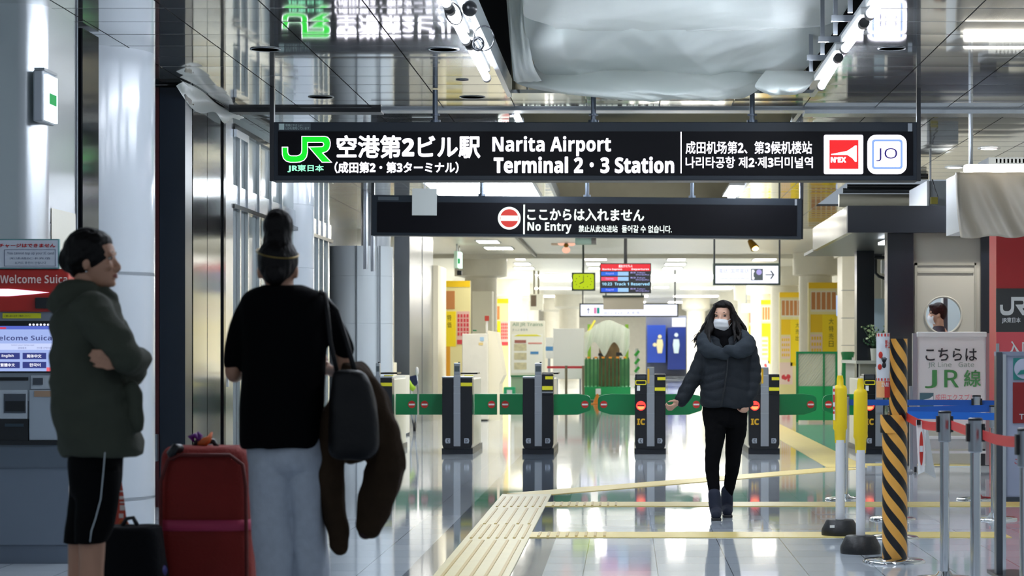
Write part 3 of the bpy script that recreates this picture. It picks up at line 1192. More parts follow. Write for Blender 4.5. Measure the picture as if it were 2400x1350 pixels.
MB().pbox(1244, 692, 1257, 718, Y - .01, .012).build('dial', mat('brown_dial', '#6d5a4a', rough=.5), t)
mb = MB()
for px in (1252, 1262):
    mb.cyl(wx(px, Y + .15), Y + .15, wz(690, Y), CEIL, .025, 8)
mb.build('hanger_rod', mat('rod_brown', '#8f8670', rough=.5), t)
# projector-like fixtures on the ceiling
Y = 46.
t = thing('ceiling_fan_heater', P(1325, 560, Y), 'pinkish ceiling fixture with glowing bulbs just under the No Entry sign', 'ceiling fixture')
MB().pbox(1292, 545, 1345, 573, Y, .5).build('housing', mat('pinkish_beige', '#d9c2a8', rough=.5), t)
for px, py in ((1316, 568), (1340, 569), (1327, 586)):
    MB().ell(P(px, py, Y - .05), (.085, .08, .07)).build('bulb', emis('warm_pink', '#ffc0a4', 1.0), t, smooth='all')
MB().ell(P(1327, 575, Y - .08), (.05, .05, .05)).build('hub', mat('brass'), t, smooth='all')
t = thing('projector', P(1375, 556, 43), 'grey green box fixture under the No Entry sign with a black end', 'ceiling fixture')
MB().pbox(1348, 545, 1388, 571, 43, .5).build('housing', mat('grey_green', '#84a09a', rough=.5), t)
MB().pbox(1386, 553, 1397, 571, 42.95, .5).build('end_cap', M_black, t)
MB().cyl(wx(1370, 43.2), 43.2, wz(546, 43), CEIL, .03, 10).build('hanger_rod', M_alu, t)
# ------------------------------------------------------------------ automatic ticket gates
GY = 27.3
M_gateblk = mat('gate_black', '#12151b', rough=.28)
M_gatewht = mat('gate_ivory', '#e6e1cd', rough=.4)
M_gatesil = mat('gate_silver', '#9a9fa5', rough=.4, metal=.4)
M_gatebase = mat('gate_base', '#101620', rough=.4)
E_gred = emis('gate_red_led', '#ff3a34', 2.2)
E_gora = emis('gate_orange_led', '#ff9a5a', 1.6)


def noentry(px, py, r, Y, parent):
    o = MB().disc(px, py, r, Y, .004, 28).build('no_entry_mark', M_red, parent)
    MB().pbox(px - r * .78, py - r * .22, px + r * .78, py + r * .22, Y - .004, .004).build('bar', M_whiteink, o)
    return o


def gate(px0, px1, label, left=None, right=None, strip=None, modern=False, small=False):
    """px0..px1 front cabinet in the picture; left/right: flap tip and whether the tip is rounded"""
    pw = px1 - px0
    t = thing('ticket_gate', (wx((px0 + px1) / 2, GY), GY, 0), label, 'ticket gate', 'automatic ticket gates')
    s0, s1 = strip or (px0 + pw * .38, px0 + pw * .62)
    top = 886
    body = MB()
    x0, x1 = wx(px0, GY), wx(px1, GY)
    r = .05
    zt, zb = wz(top, GY), wz(1053, GY)
    pts = [(x0, zt), (x1, zt), (x1, zb + r * 1.2), (x1 - r * .3, zb + r * .3), (x1 - r, zb), (x0 + r, zb), (x0 + r * .3, zb + r * .3), (x0, zb + r * 1.2)]
    body.prism(pts, GY, GY + .25)
    body.build('front_shell', M_gateblk, t, bevel=.008)
    MB().box(x0 + .012, x1 - .012, GY + .2, GY + 1.85, .05, zt - .02).build('cabinet', M_gatewht, t, bevel=.01)
    MB().box(x0 - .004, x1 + .004, GY + .015, GY + 1.86, 0, zb + .01).build('base', M_gatebase, t)
    MB().box(x0 - .003, x1 + .003, GY - .004, GY + .4, zt, zt + .018).build('top_rail', M_alu, t, bevel=.004)
    # silver centre strip rising into the post with its small display
    mb = MB()
    mb.pbox(s0, 880, s1, 1046, GY - .012, .06)
    mb.build('centre_strip', M_gatesil, t, bevel=.004)
    mb = MB()
    for yy in (922, 968, 905):
        mb.pbox(s0 - .3, yy, s1 + .3, yy + 1.5, GY - .015, .01)
    mb.build('strip_joint', M_alu, t)
    if not modern:
        MB().pbox(s0 + .8, 851, s1 - .8, 881, GY - .006, .08).build('post', M_alu, t, bevel=.006)
        MB().pbox(s0 + 2.2, 858, s1 - 2.2, 871, GY - .012, .012).build('display', mat('display_grey', '#4b5558', rough=.2), t)
        MB().tube([P(s1 - 3, 851, GY + .06), P(s1 - 3, 848, GY + .06)], .012, 8).build('sensor_knob', M_black, t)
        if small:
            MB().pbox(s1, 876, px1 - .5, 926, GY - .014, .25).build('reader_head', M_gateblk, t, bevel=.008)
            MB().pbox(s1 + 8, 882, px1 - 1, 889, GY - .022, .012).build('yellow_mark', M_ystick, t)
            MB().pbox(s1 + .5, 905, px1 - 1.5, 914, GY - .022, .012).build('yellow_mark', M_ystick, t)
            MB().pbox(s1, 918, px1 - .5, 921, GY - .02, .01).build('silver_lip', M_alu, t)
        MB().pbox(s1 + .5, 873, px1 + 12, 877, GY + .9, .5).build('reader_lid', M_gateblk, t)
        MB().pbox(s1 + 9, 879, px1 + 2, 884, GY + .5, .06).build('yellow_mark', M_ystick, t)
        if not small:
            MB().pbox(s1 + .8, 897, px1 - .5, 905, GY - .008, .01).build('yellow_mark', M_ystick, t)
    else:
        MB().pbox(s0 + 1, 860, s1 - .5, 881, GY - .006, .06).build('post', M_alu, t, bevel=.006)
        MB().pbox(s0 + 1.5, 864, s0 + 6, 899, GY - .016, .012).build('yellow_label', mat('amber_label', '#e0ae1e', rough=.5), t)
        MB().pbox(s1, 877, px1, 925, GY - .014, .3).build('reader_head', M_gateblk, t, bevel=.008)
        MB().pbox(px0 + .5, 877, s0, 925, GY - .014, .3).build('reader_head', M_gateblk, t, bevel=.008)
        MB().pbox(s1 + 7, 884, px1 - .5, 891, GY - .022, .012).build('yellow_mark', M_ystick, t)
        MB().pbox(s1 + .5, 908, px1 - .5, 916, GY - .022, .012).build('yellow_mark', M_ystick, t)
        mb = MB()
        a = rrect(px0 + 1, 891, s0 - 1, 902, 3)
        b = rrect(px0 + 3, 893, s0 - 3, 900, 2)
        n = len(a)
        mb.add([(wx(p[0], GY), GY - .02, wz(p[1], GY)) for p in a] + [(wx(p[0], GY), GY - .02, wz(p[1], GY)) for p in b],
               [(i, (i + 1) % n, (i + 1) % n + n, i + n) for i in range(n)])
        mb.build('slot_rim', M_ystick, t)
        MB().pbox(px0 + 4, 880, s0 - 3, 888, GY - .022, .01).build('grey_display', mat('display_dark', '#3a4046', rough=.3), t)
        MB().pbox(px0 + 5, 904, px0 + 12, 916, GY - .022, .01).build('card_mark', M_paper, t)
        o = MB().disc(px0 + 14.2, 951, 11, GY - .004, .005, 28).build('red_indicator', E_gred, t)
        MB().pbox(px0 + 6, 948.5, px0 + 22.5, 951.5, GY - .009, .005).build('dark_bar', M_gateblk, o)
        mb = MB()
        mb.pprism([(px0 + 14.2 + 8.5 * math.cos(math.radians(a)), 953 + 7 * math.sin(math.radians(a))) for a in range(0, 181, 15)], GY - .008, .004)
        mb.build('orange_half', E_gora, o)
        mb = MB()
        mb.text('IC', px0 + 5, 981, px0 + 24, 996, GY - .004, .05)
        mb.build('card_lettering', mat('amber_label'), t)
    for bx, ch, d in ((px0 + 14, 'C', -1), (px1 - 14, 'D', 1)):
        mb = MB()
        mb.pprism([(bx - 5, 1027.5), (bx + 5, 1027.5), (bx + 5 + (2 if d > 0 else 0), 1033), (bx + 5, 1039), (bx - 5, 1039), (bx - 5 - (2 if d < 0 else 0), 1033)], GY - .004, .005)
        bd = mb.build('badge', mat('badge_grey', '#a9b0bb', rough=.5), t)
        MB().text(ch, bx - 2.5, 1029.5, bx + 2.5, 1037, GY - .007, .02).build('lettering', M_gateblk, bd)
    for side in (left, right):
        if not side:
            continue
        tip, rounded = side
        yf = GY + .55
        inner = px0 + 6 if tip < px0 else px1 - 6
        sg = -1 if tip < px0 else 1
        # convert so that the flap drawn at yf covers these picture columns
        if rounded:
            pts = [(inner, 924), (tip - sg * 30, 923), (tip - sg * 8, 926.5), (tip - sg * 2, 931), (tip, 938), (tip, 956), (tip - sg * 2, 962), (tip - sg * 9, 965),
                   (tip - sg * 30, 972), (inner, 973)]
        else:
            pts = [(inner, 923), (tip, 923), (tip, 972), (inner, 972)]
        mb = MB()
        mb.pprism(pts, yf, .035)
        fl = mb.build('flap', M_green, t, bevel=.005)
        noentry(tip - sg * (14 if rounded else 13), 948, 8.6, yf - .004, fl)
        MB().pbox(*((inner - 16, 928, inner + 10, 967) if sg < 0 else (inner - 10, 928, inner + 16, 967)), yf + .035, .06).build('hinge', M_gateblk, t)
    return t


gate(878, 919, 'ticket gate at the far left, mostly hidden by the hanging brown jacket', right=(978, False), strip=(880, 891))
gate(1036, 1107, 'ticket gate between two pairs of short square green flaps', left=(982, False), right=(1165, False), strip=(1063, 1079))
gate(1225, 1297, 'ticket gate left of the widest passage, with one rounded flap', left=(1171, False), right=(1385, True), strip=(1253, 1270), small=True)
gate(1488, 1560, 'ticket gate with a glowing red light, directly left of the masked walker', left=(1401, True), right=(1646, True), strip=(1516, 1534), modern=True)
gate(1755, 1827, 'ticket gate with a glowing red light, directly right of the masked walker', left=(1668, True), right=(1914, True), strip=(1783, 1802), modern=True)
gate(2024, 2096, 'ticket gate behind the orange and black striped post', left=(1928, True), strip=(2052, 2070), modern=True)
# ------------------------------------------------------------------ tactile paving
M_tac = mat('tactile_yellow', '#d8cd9c', rough=.38, var=.04, vscale=5)
M_tac2 = mat('tactile_yellow_strong', '#e2cd7c', rough=.38, var=.04, vscale=5)
M_tacbar = mat('tactile_bar', '#c4ab62', rough=.4)
strips = []
t = thing('tactile_path', (-.88, 15, 0), 'pale yellow tactile paving path with raised bars leading towards the gates', 'tactile paving')
MB().box(-1.10, -.663, 9, 19.75, 0, .006).build('tiles', M_tac, t)
mb = MB()
rows = [(19.35, 18.15, 7), (17.95, 16.35, 5), (16.28, 15.12, 7), (14.95, 12.2, 5)]
for a, b, n in rows:
    for i in range(n):
        x = -1.085 + (.41) * (i + .5) / n
        mb.box(x - .009, x + .009, b, a, .006, .012)
mb.build('raised_bar', M_tacbar, t)


def strip(p0, p1, w, name_label, z=.0055, bars=0):
    p0, p1 = Vector(p0), Vector(p1)
    d = (p1 - p0).normalized()
    n = Vector((-d.y, d.x, 0)) * w / 2
    tt = thing('tactile_path', p0, name_label, 'tactile paving')
    a = MB()
    q = [p0 - n, p1 - n, p1 + n, p0 + n]
    a.add([v + Vector((0, 0, z)) for v in q] + [v + Vector((0, 0, 0)) for v in q],
          [(0, 1, 2, 3), (0, 4, 5, 1), (1, 5, 6, 2), (2, 6, 7, 3), (3, 7, 4, 0)])
    a.build('tiles', M_tac2, tt)
    if bars:
        b = MB()
        for i in range(bars):
            x = p0.x + .06 + i * .065
            b.box(x - .009, x + .009, p0.y - w / 2 + .04, p0.y + w / 2 - .04, z, z + .006)
        b.build('raised_bar', M_tacbar, tt)
    return tt


strip((-.663, 18.5, 0), (3.35, 18.5, 0), .5, 'farther of two yellow tactile lines crossing the floor under the walker', bars=9)
strip((-.663, 15.46, 0), (2.65, 15.46, 0), .44, 'nearer yellow tactile line crossing the floor in front of the walker', bars=8)
strip((-.9, 19.75, 0), (2.4, 24.1, 0), .42, 'long yellow tactile line running diagonally towards the striped post', z=.005)
strip((2.42, 24.3, 0), (2.42, 55, 0), .45, 'yellow tactile line passing through the right hand gates', z=.0045)
strip((2.64, 24.85, 0), (4.6, 24.85, 0), .42, 'yellow tactile line behind the white gate board on castors', z=.0045)

# ------------------------------------------------------------------ columns and posters in the hall
M_post_y = mat('poster_yellow', '#ffe014', rough=.45, emit='#ffe014', es=0.0)
M_post_y2 = mat('poster_deep_yellow', '#f7cb10', rough=.45)
M_post_pale = mat('poster_pale_yellow', '#efe3a4', rough=.5)
M_post_br = mat('poster_orange_brown', '#c9854a', rough=.5)
M_post_pink = mat('poster_pink', '#f4d9cc', rough=.5)
M_post_red = mat('poster_red', '#d8424a', rough=.5)

names_r = ['nearest', 'second', 'third', 'farthest']
for i, (Y, pa, pb, ptop) in enumerate(((50, 1895, 1972, 662), (58.7, 1827, 1888, 685), (68, 1783, 1824, 703), (76, 1754, 1782, 715))):
    xc = wx((pa + pb) / 2, Y)
    wdt = wx(pb, Y) - wx(pa, Y)
    t = thing('hall_column', (xc, Y + .7, 0), 'cream round column with a wide collar, %s on the right side of the hall' % names_r[i], 'column', 'cream columns of the hall')
    MB().lathe(xc - .15, Y + .72, [(.38, 0), (.38, 2.85), (.38, 2.95), (.52, 2.98), (.52, CEIL)], 32).build('shaft', M_creamcol, t, smooth=True)
    t = thing('poster_panel', (xc, Y, 0), 'tall yellow poster panel with a row of portraits, %s on the right side' % names_r[i], 'poster', 'yellow poster panels of the hall')
    zt = wz(ptop, Y)
    zb = .35
    H = zt - zb
    x0, x1 = xc - wdt / 2, xc + wdt / 2

    def R(u0, u1, v0, v1, d, name, m):
        mb = MB()
        mb.box(x0 + wdt * u0, x0 + wdt * u1, Y - d, Y - d + .01, zt - H * v1, zt - H * v0)
        return mb.build(name, m, t)

    MB().box(x0, x1, Y, Y + .25, 0, zt).build('board', M_post_pale, t)
    R(0, 1, 0, .055, .012, 'header', M_post_y2)
    R(.06, .86, .075, .27, .008, 'portrait_band', mat('poster_cream', '#efe8cf', rough=.5))
    mb = MB()
    for k in range(5):
        u = .09 + k * .155
        mb.box(x0 + wdt * u, x0 + wdt * (u + .115), Y - .014, Y - .006, zt - H * .25, zt - H * .09)
    mb.build('portraits', M_post_br, t)
    R(.42, .86, .295, .8, .008, 'yellow_field', M_post_y)
    R(.06, .42, .295, .46, .009, 'amber_field', M_post_y2)
    R(.06, .42, .48, .72, .008, 'table_field', M_post_pink)
    mb = MB()
    for r_ in range(4):
        for c_ in range(4):
            u = .09 + c_ * .08
            v = .50 + r_ * .055
            mb.box(x0 + wdt * u, x0 + wdt * (u + .05), Y - .014, Y - .006, zt - H * (v + .03), zt - H * v)
    mb.build('price_cells', M_post_y2, t)
    mb = MB()
    s = '大売出' if i % 2 else '大特売日'
    zz = .33
    for ch in s:
        mb.text(ch, VX + (x0 + wdt * .62) * F / Y, VY - (zt - H * zz - CH) * F / Y, VX + (x0 + wdt * .76) * F / Y, VY - (zt - H * (zz + .055) - CH) * F / Y, Y - .012)
        zz += .07
    mb.build('poster_lettering', mat('poster_ink', '#6b5a17', rough=.6), t)
    R(0, .5, .76, 1, .008, 'floral_field', M_post_pink)
    mb = MB()
    for k in range(7):
        a = rnd.uniform(.05, .45)
        b = rnd.uniform(.79, .97)
        rr_ = rnd.uniform(.02, .05)
        mb.ell((x0 + wdt * a, Y - .01, zt - H * b), (rr_, .004, rr_ * 1.3), 10, 6)
    mb.build('petals', M_post_red, t, smooth='all')

for i, (Y, pa, pb, ptop) in enumerate(((48.7, 1035, 1102, 658), (66.5, 1153, 1192, 700))):
    xc = wx((pa + pb) / 2, Y)
    wdt = wx(pb, Y) - wx(pa, Y)
    x0 = xc - wdt / 2
    zt = wz(ptop, Y)
    H = zt - .3
    t = thing('hall_column', (xc, Y + .8, 0), 'cream round column behind the %s yellow poster panel on the left side' % ('nearer', 'farther')[i], 'column', 'cream columns of the hall')
    MB().lathe(xc + (.32 if i == 0 else .1), Y + 3.5, [(.38, 0), (.38, 2.95), (.62, 3.0), (.62, CEIL)], 32).build('shaft', M_creamcol, t, smooth=True)
    if i == 0:
        MB().box(wx(1105, 51), wx(1152, 51), 51.2, 51.9, .1, wz(682, 51)).build('box_cladding', mat('cream_bright'), t)
    t = thing('poster_panel', (xc, Y, 0), 'tall yellow poster panel on the left side of the hall, the %s one' % ('nearer', 'farther')[i], 'poster', 'yellow poster panels of the hall')
    MB().box(x0, x0 + wdt, Y, Y + .25, 0, zt).build('board', M_post_pale, t)

    def R(u0, u1, v0, v1, d, name, m):
        mb = MB()
        mb.box(x0 + wdt * u0, x0 + wdt * u1, Y - d, Y - d + .01, zt - H * v1, zt - H * v0)
        return mb.build(name, m, t)

    R(0, 1, 0, .055, .012, 'header', M_post_y2)
    R(.02, .46, .09, .25, .01, 'picture', M_post_br)
    R(0, .5, .27, .58, .01, 'yellow_field', M_post_y)
    R(.54, .98, .27, .52, .01, 'red_grid', mat('poster_light_red', '#ecc0b4', rough=.5))
    mb = MB()
    for a in range(4):
        for b in range(5):
            mb.box(x0 + wdt * (.56 + a * .105), x0 + wdt * (.63 + a * .105), Y - .016, Y - .006, zt - H * (.325 + b * .04), zt - H * (.295 + b * .04))
    mb.build('red_cells', M_post_red, t)
    R(.54, .98, .52, .56, .012, 'red_footer', M_post_red)
    mb = MB()
    zz = .30
    for ch in '特価':
        mb.text(ch, VX + (x0 + wdt * .2) * F / Y, VY - (zt - H * zz - CH) * F / Y, VX + (x0 + wdt * .34) * F / Y, VY - (zt - H * (zz + .05) - CH) * F / Y, Y - .014)
        zz += .065
    mb.build('poster_lettering', mat('poster_ink'), t)
    R(0, .3, .58, .9, .01, 'orange_field', mat('poster_orange', '#e8a21a', rough=.5))
# further cream columns down both sides
for x, y, q in ((-3.7, 75, 'left'), (-3.7, 84, 'left'), (-2.3, 90, 'left'), (4.2, 86, 'right'), (3.0, 95, 'right'), (-3.2, 97, 'left')):
    o = single(MB().lathe(x, y, [(.4, 0), (.4, 2.9), (.6, 3.0), (.6, CEIL)], 28), 'hall_column', M_creamcol,
               'distant cream round column near the end of the hall', 'column', 'distant hall columns', smooth=True)
# tiled square pier on the right, behind the office
t = thing('tiled_pier', (wx(1990, 44), 44, 0), 'cream tiled pier between the blue strip sign and the station office', 'pier')
MB().box(wx(1974, 44), wx(2009, 44), 44, 45, 0, wz(600, 44)).build('pier_body', M_creamcol, t)
mb = MB()
for z in (.8, 1.36, 1.9, 2.45):
    mb.box(wx(1974, 44) - .002, wx(2009, 44), 43.997, 44.2, z, z + .01)
mb.build('joint', M_joint, t)
MB().box(wx(1968, 44), wx(2012, 44), 43.9, 45.2, wz(600, 44), CEIL).build('head', M_creamcol, t)
t = thing('blue_strip_sign', (wx(1970, 47), 47, 0), 'narrow upright blue sign edge beside the nearest yellow poster panel', 'sign')
MB().pbox(1969, 690, 1977, 828, 47, .5).build('blue_side', mat('sign_blue', '#1f73c4', rough=.4), t)
MB().pbox(1963, 692, 1969, 740, 46.98, .3).build('pale_face', emis('lit_pale_blue2', '#a8c8ff', .8), t)
MB().box(wx(1964, 47), wx(1969, 47), 47, 47.1, 0, wz(740, 47)).build('leg', M_white, t)
MB().box(wx(1971, 47), wx(1976, 47), 47.1, 47.3, 0, wz(828, 47)).build('leg', M_white, t)

# ------------------------------------------------------------------ things beyond the gates
# cream fare adjustment machine
Y = 40.
t = thing('fare_machine', P(1130, 985, Y), 'large cream machine with a sloping side behind the second ticket gate', 'machine')
mb = MB()
mb.box(wx(1083, Y), wx(1143, Y), Y, Y + 1.6, .02, wz(782, Y))
mb.build('cabinet', M_cream, t, bevel=.01)
mb = MB()
mb.pprism([(1143, 775), (1163, 778), (1180, 880), (1170, 900), (1170, 986), (1143, 986)], Y + .3, 1.2)
mb.build('side_wing', mat('cream_light', '#efe9d2', rough=.45), t)
MB().pbox(1125, 790, 1134, 799, Y - .008, .01).build('blue_sticker', mat('pale_blue', '#a9cbe4', rough=.5), t)
MB().pbox(1122, 803, 1132, 809, Y - .008, .01).build('yellow_sticker', mat('pale_amber', '#e8cf8a', rough=.5), t)
MB().pbox(1108, 773, 1117, 776, Y - .02, .02).build('green_lamp', M_green, t)
mb = MB()
mb.cyl(wx(1141, Y + .5), Y + .5, wz(785, Y), wz(752, Y), .02, 10)
mb.build('mast', M_white, t)
MB().pbox(1136, 740, 1146, 752, Y + .45, .08).build('mast_light', mat('lamp_red', '#b03a2a', rough=.4), t)
# white cabinet and luggage cart behind the first gate
Y = 33.
t = thing('white_cabinet', P(935, 985, Y), 'low cream cabinet behind the leftmost ticket gate', 'cabinet')
MB().pbox(918, 880, 951, 1017, Y, .6).build('cabinet_body', M_cream, t, bevel=.01)
MB().pbox(893, 850, 922, 882, Y + .2, .5).build('top_box', mat('cream_light'), t, bevel=.01)
MB().pbox(884, 856, 893, 880, Y + .1, .4).build('screen', mat('dark_green_frame'), t)
MB().pbox(933, 912, 936, 916, Y - .01, .02).build('door_knob', M_black, t)
Y = 35.
t = thing('luggage_trolley', P(965, 1010, Y), 'folded trolley with a navy blue back and lime bag beside the steel pier', 'trolley')
mb = MB()
mb.pprism([(950, 885), (976, 878), (979, 898), (972, 906), (956, 900)], Y, .12)
mb.build('navy_back', mat('navy', '#10204c', rough=.6), t, bevel=.01)
MB().tube([P(951, 887, Y - .02), P(956, 895, Y - .05), P(962, 905, Y - .06), P(970, 912, Y - .03)], .045, 10).build('lime_bag', mat('lime', '#a7cf2c', rough=.5), t, smooth='all')
mb = MB()
mb.tube([P(976, 868, Y), P(980, 920, Y + .1), P(972, 1005, Y)], .014, 8)
mb.tube([P(965, 908, Y), P(962, 960, Y), P(970, 1000, Y)], .014, 8)
mb.build('tube_frame', M_alu, t, smooth='all')
MB().ell(P(977, 870, Y), (.03, .03, .07)).build('handle', M_white, t, smooth='all')
for px in (957, 972):
    mb = MB()
    c = P(px, 1001, Y)
    mb.tube([c + Vector((-.02, 0, 0)), c + Vector((.02, 0, 0))], .075, 16)
    mb.build('wheel', M_rubber, t, smooth=True)

# map board
Y = 58.
t = thing('route_board', P(1235, 925, Y), 'white framed notice board headed All JR Trains on a green base', 'notice board')
MB().pbox(1195, 752, 1277, 880, Y, .12).build('frame', mat('board_cream', '#eceadb', rough=.5), t, bevel=.01)
MB().pbox(1199, 783, 1272, 874, Y - .008, .01).build('white_sheet', mat('board_white', '#f3f3ec', rough=.5), t)
mb = MB()
mb.text('All JR Trains', 1201, 756, 1272, 766, Y - .008, .01)
mb.build('title', mat('title_green', '#8aa88e', rough=.6), t)
MB().text('きっぷ 乗車券', 1201, 770, 1237, 776, Y - .008).build('subtitle', mat('title_grey', '#9aa3a0', rough=.6), t)
mb = MB()
mb.pprism([(1204, 788), (1214, 784), (1258, 784), (1270, 788)], Y - .016, .006)
mb.build('yellow_arc', mat('arc_yellow', '#e8e04a', rough=.5), t)
MB().pbox(1206, 797, 1233, 804, Y - .016, .006).build('maroon_heading', mat('maroon_soft', '#a86a60', rough=.5), t)
mb = MB()
for y0 in (806, 827, 850):
    mb.pbox(1205, y0, 1234, y0 + 16, Y - .016, .006)
mb.build('picture', mat('board_picture', '#cfc7a4', rough=.5, var=.2, vscale=9), t)
MB().pbox(1243, 824, 1262, 830, Y - .016, .006).build('blue_box', mat('board_blue', '#4f8fc8', rough=.5), t)
MB().pbox(1238, 803, 1270, 806, Y - .016, .006).build('red_line', mat('board_red', '#e08a80', rough=.5), t)
MB().pbox(1196, 880, 1274, 883, Y - .02, .14).build('green_rail', M_green, t)
mb = MB()
mb.pbox(1197, 883, 1273, 930, Y + .02, .05)
mb.build('base_panel', mat('green_glassy', '#9cb79a', rough=.2), t)
MB().pbox(1181, 908, 1208, 930, Y - .8, .3)
t = thing('green_box', P(1195, 930, Y - 1), 'small bright green crate in front of the notice board', 'crate')
MB().pbox(1180, 907, 1207, 936, Y - 1, .35).build('crate_body', mat('crate_green', '#1fae78', rough=.45), t, bevel=.02)
MB().pbox(1188, 914, 1200, 926, Y - 1.01, .02).build('white_mark', M_whiteink, t)
# blank white board behind a red belt
Y = 56.
t = thing('white_board', P(1332, 930, Y), 'blank white notice board on legs behind a red belt barrier', 'notice board')
MB().pbox(1296, 770, 1369, 888, Y, .08).build('board', M_paper, t, bevel=.01)
mb = MB()
mb.pbox(1304, 888, 1308, 937, Y + .02, .05)
mb.pbox(1358, 888, 1362, 937, Y + .02, .05)
mb.build('leg', M_alu, t)
Y = 52.
t = thing('belt_barrier', P(1327, 945, Y), 'pair of steel posts with a red belt in front of the blank white board', 'barrier')
for px in (1327, 1367):
    mb = MB()
    mb.cyl(wx(px, Y), Y, .02, wz(857, Y), .03, 12)
    mb.lathe(wx(px, Y), Y, [(.17, 0), (.17, .012), (.03, .03)], 20)
    mb.build('post', mat('post_bronze', '#8d8672', rough=.35, metal=.7), t, smooth=True)
MB().pbox(1282, 858, 1367, 863.5, Y - .01, .004).build('belt', mat('belt_pink', '#e8404a', rough=.5), t)
# small notices left of the board
Y = 57.
t = thing('notice_stand', P(1288, 925, Y), 'thin stand with white and blue notices between the two boards', 'stand')
MB().pbox(1279, 791, 1297, 812, Y, .03).build('notice', M_paper, t)
MB().pbox(1279, 812, 1297, 822, Y, .03).build('blue_notice', mat('board_blue'), t)
MB().pbox(1279, 822, 1296, 840, Y, .03).build('notice', M_paper, t)
MB().pbox(1284, 840, 1290, 935.5, Y, .04).build('leg', M_alu, t)
# fenced work enclosure under plastic
Y = 55.
t = thing('work_enclosure', P(1425, 938, Y), 'green fenced works enclosure draped with clear plastic sheeting', 'enclosure')
MB().pbox(1368, 907, 1478, 937, Y, 2.2).build('green_skirt', mat('works_green', '#15a05a', rough=.45), t)
mb = MB()
for k in range(12):
    px = 1372 + k * 9
    mb.pbox(px, 838, px + 3.4, 907, Y + .05, .05)
mb.build('fence_posts', mat('works_green_dark', '#2a6a40', rough=.5), t)
mb = MB()
vs, fs = [], []
N, K = 34, 14
for i in range(N + 1):
    for j in range(K + 1):
        u, v = i / N, j / K
        px = 1370 + 106 * u
        tp = 756 + 6 * math.sin(u * 9) + (26 * (.25 - u) / .25 if u < .25 else 0) * .9 + (14 * (u - .85) / .15 if u > .85 else 0)
        py = tp + (836 - 34 * abs(math.sin(u * 7.2)) ** 1.5 - tp) * v
        vs.append(P(px, py, Y - .12 + .06 * math.sin(u * 40 + v * 3) * (.4 + v) - .25 * v * (1 - v)))
for i in range(N):
    for j in range(K):
        a = i * (K + 1) + j
        fs.append((a, a + K + 1, a + K + 2, a + 1))
mb.add(vs, fs)
mb.build('plastic_sheet', sheet_material('clear_film', '#dfe8dc', .3, .8), t, smooth='all')
mb = MB()
mb.pbox(1377, 760, 1385, 905, Y + 2.0, .1)
mb.pbox(1465, 760, 1473, 905, Y + 2.0, .1)
mb.build('corner_posts', mat('works_lime', '#8fc23a', rough=.5), t)
MB().pbox(1370, 842, 1476, 907, Y + 1.9, .05).build('green_back', mat('works_green_pale', '#5f9a68', rough=.4, var=.3, vscale=3), t)
mb = MB()
mb.pbox(1404, 800, 1452, 905, Y + .8, .8)
mb.build('brown_machine', mat('works_brown', '#6f5a3c', rough=.6, var=.35, vscale=4), t)
for a in ((1402, 828, 1416, 834), (1444, 826, 1466, 834)):
    MB().pbox(*a, Y + .4, .3).build('dark_bar', M_black, t)
mb = MB()
for k in range(6):
    mb.pbox(1376 + k * 17, 836, 1383 + k * 17, 840, Y - .32, .05)
mb.build('orange_clips', mat('clip_orange', '#f0a030', rough=.5), t)
MB().pbox(1396, 911, 1408, 925, Y - .04, .04).build('white_tag', M_paper, t)
MB().tube([P(1372, 790, Y - .1), P(1394, 752, Y + .3)], .03, 8).build('yellow_pole', mat('arc_yellow'), t, smooth=True)
t = thing('striped_pole', P(1493, 925, 53), 'green and white spiral striped pole beside the works enclosure', 'pole')
mb = MB()
mb.cyl(wx(1493, 53), 53, 0, wz(817, 53), .045, 14)
mb.build('white_tube', M_white, t, smooth=True)
mb = MB()
for k in range(5):
    z = wz(828 + k * 19, 53)
    mb.tube([(wx(1493, 53) - .05, 52.96, z - .06), (wx(1493, 53) + .05, 52.96, z + .06)], .035, 8)
mb.build('green_band', mat('band_green', '#3fbf4a', rough=.5), t, smooth=True)
t = thing('orange_cone', P(1412, 940, 52), 'small orange traffic cone standing in front of the green skirt', 'cone')
c = ground(1400, 947)
MB().lathe(c.x, c.y, [(.13, .02), (.10, .03), (.02, .24), (0, .24)], 20).build('cone_body', mat('cone_orange', '#f0962a', rough=.5), t, smooth=True)
MB().box(c.x - .15, c.x + .15, c.y - .15, c.y + .15, 0, .022).build('cone_base', mat('cone_orange'), t)
# blue figures: restroom screens at the far end
Y = 104.
M_blue = mat('toilet_blue', '#1d46b4', rough=.4)
for pa, pb, p0, p1, q, c2 in ((1517, 1560, 762, 850, 'left blue panel with a pale figure and a ball', '#f0e4b4'), (1565, 1607, 768, 866, 'right dark blue panel with a pale standing figure', '#d8ecf4')):
    t = thing('restroom_panel', P((pa + pb) / 2, 870, Y), q + ' at the end of the hall', 'panel')
    MB().pbox(pa, p0, pb, p1, Y, .59).build('panel', M_blue if pa < 1550 else mat('toilet_navy', '#0f2f86', rough=.4), t)
    m_ = mat('figure_' + c2[1:], c2, rough=.5)
    cx = (pa + pb) / 2 + (8 if pa < 1550 else -1)
    mb = MB()
    mb.disc(cx, 783 + (6 if pa < 1550 else 2), 4.5, Y - .05, .03, 16)
    mb.pprism([(cx - 6, 795), (cx + 6, 795), (cx + 8, 808), (cx + 5, 828), (cx - 5, 828), (cx - 8, 808)], Y - .05, .03)
    if pa < 1550:
        mb.disc(cx - 12, 808, 4.5, Y - .05, .03, 16)
    mb.build('figure', m_, t)
t = thing('restroom_wall', P(1560, 870, Y + 1), 'grey partition behind the blue restroom panels', 'partition')
MB().pbox(1514, 740, 1612, 881.8, Y + .6, .3).build('partition_body', mat('partition_dark', '#4a5060', rough=.6), t)
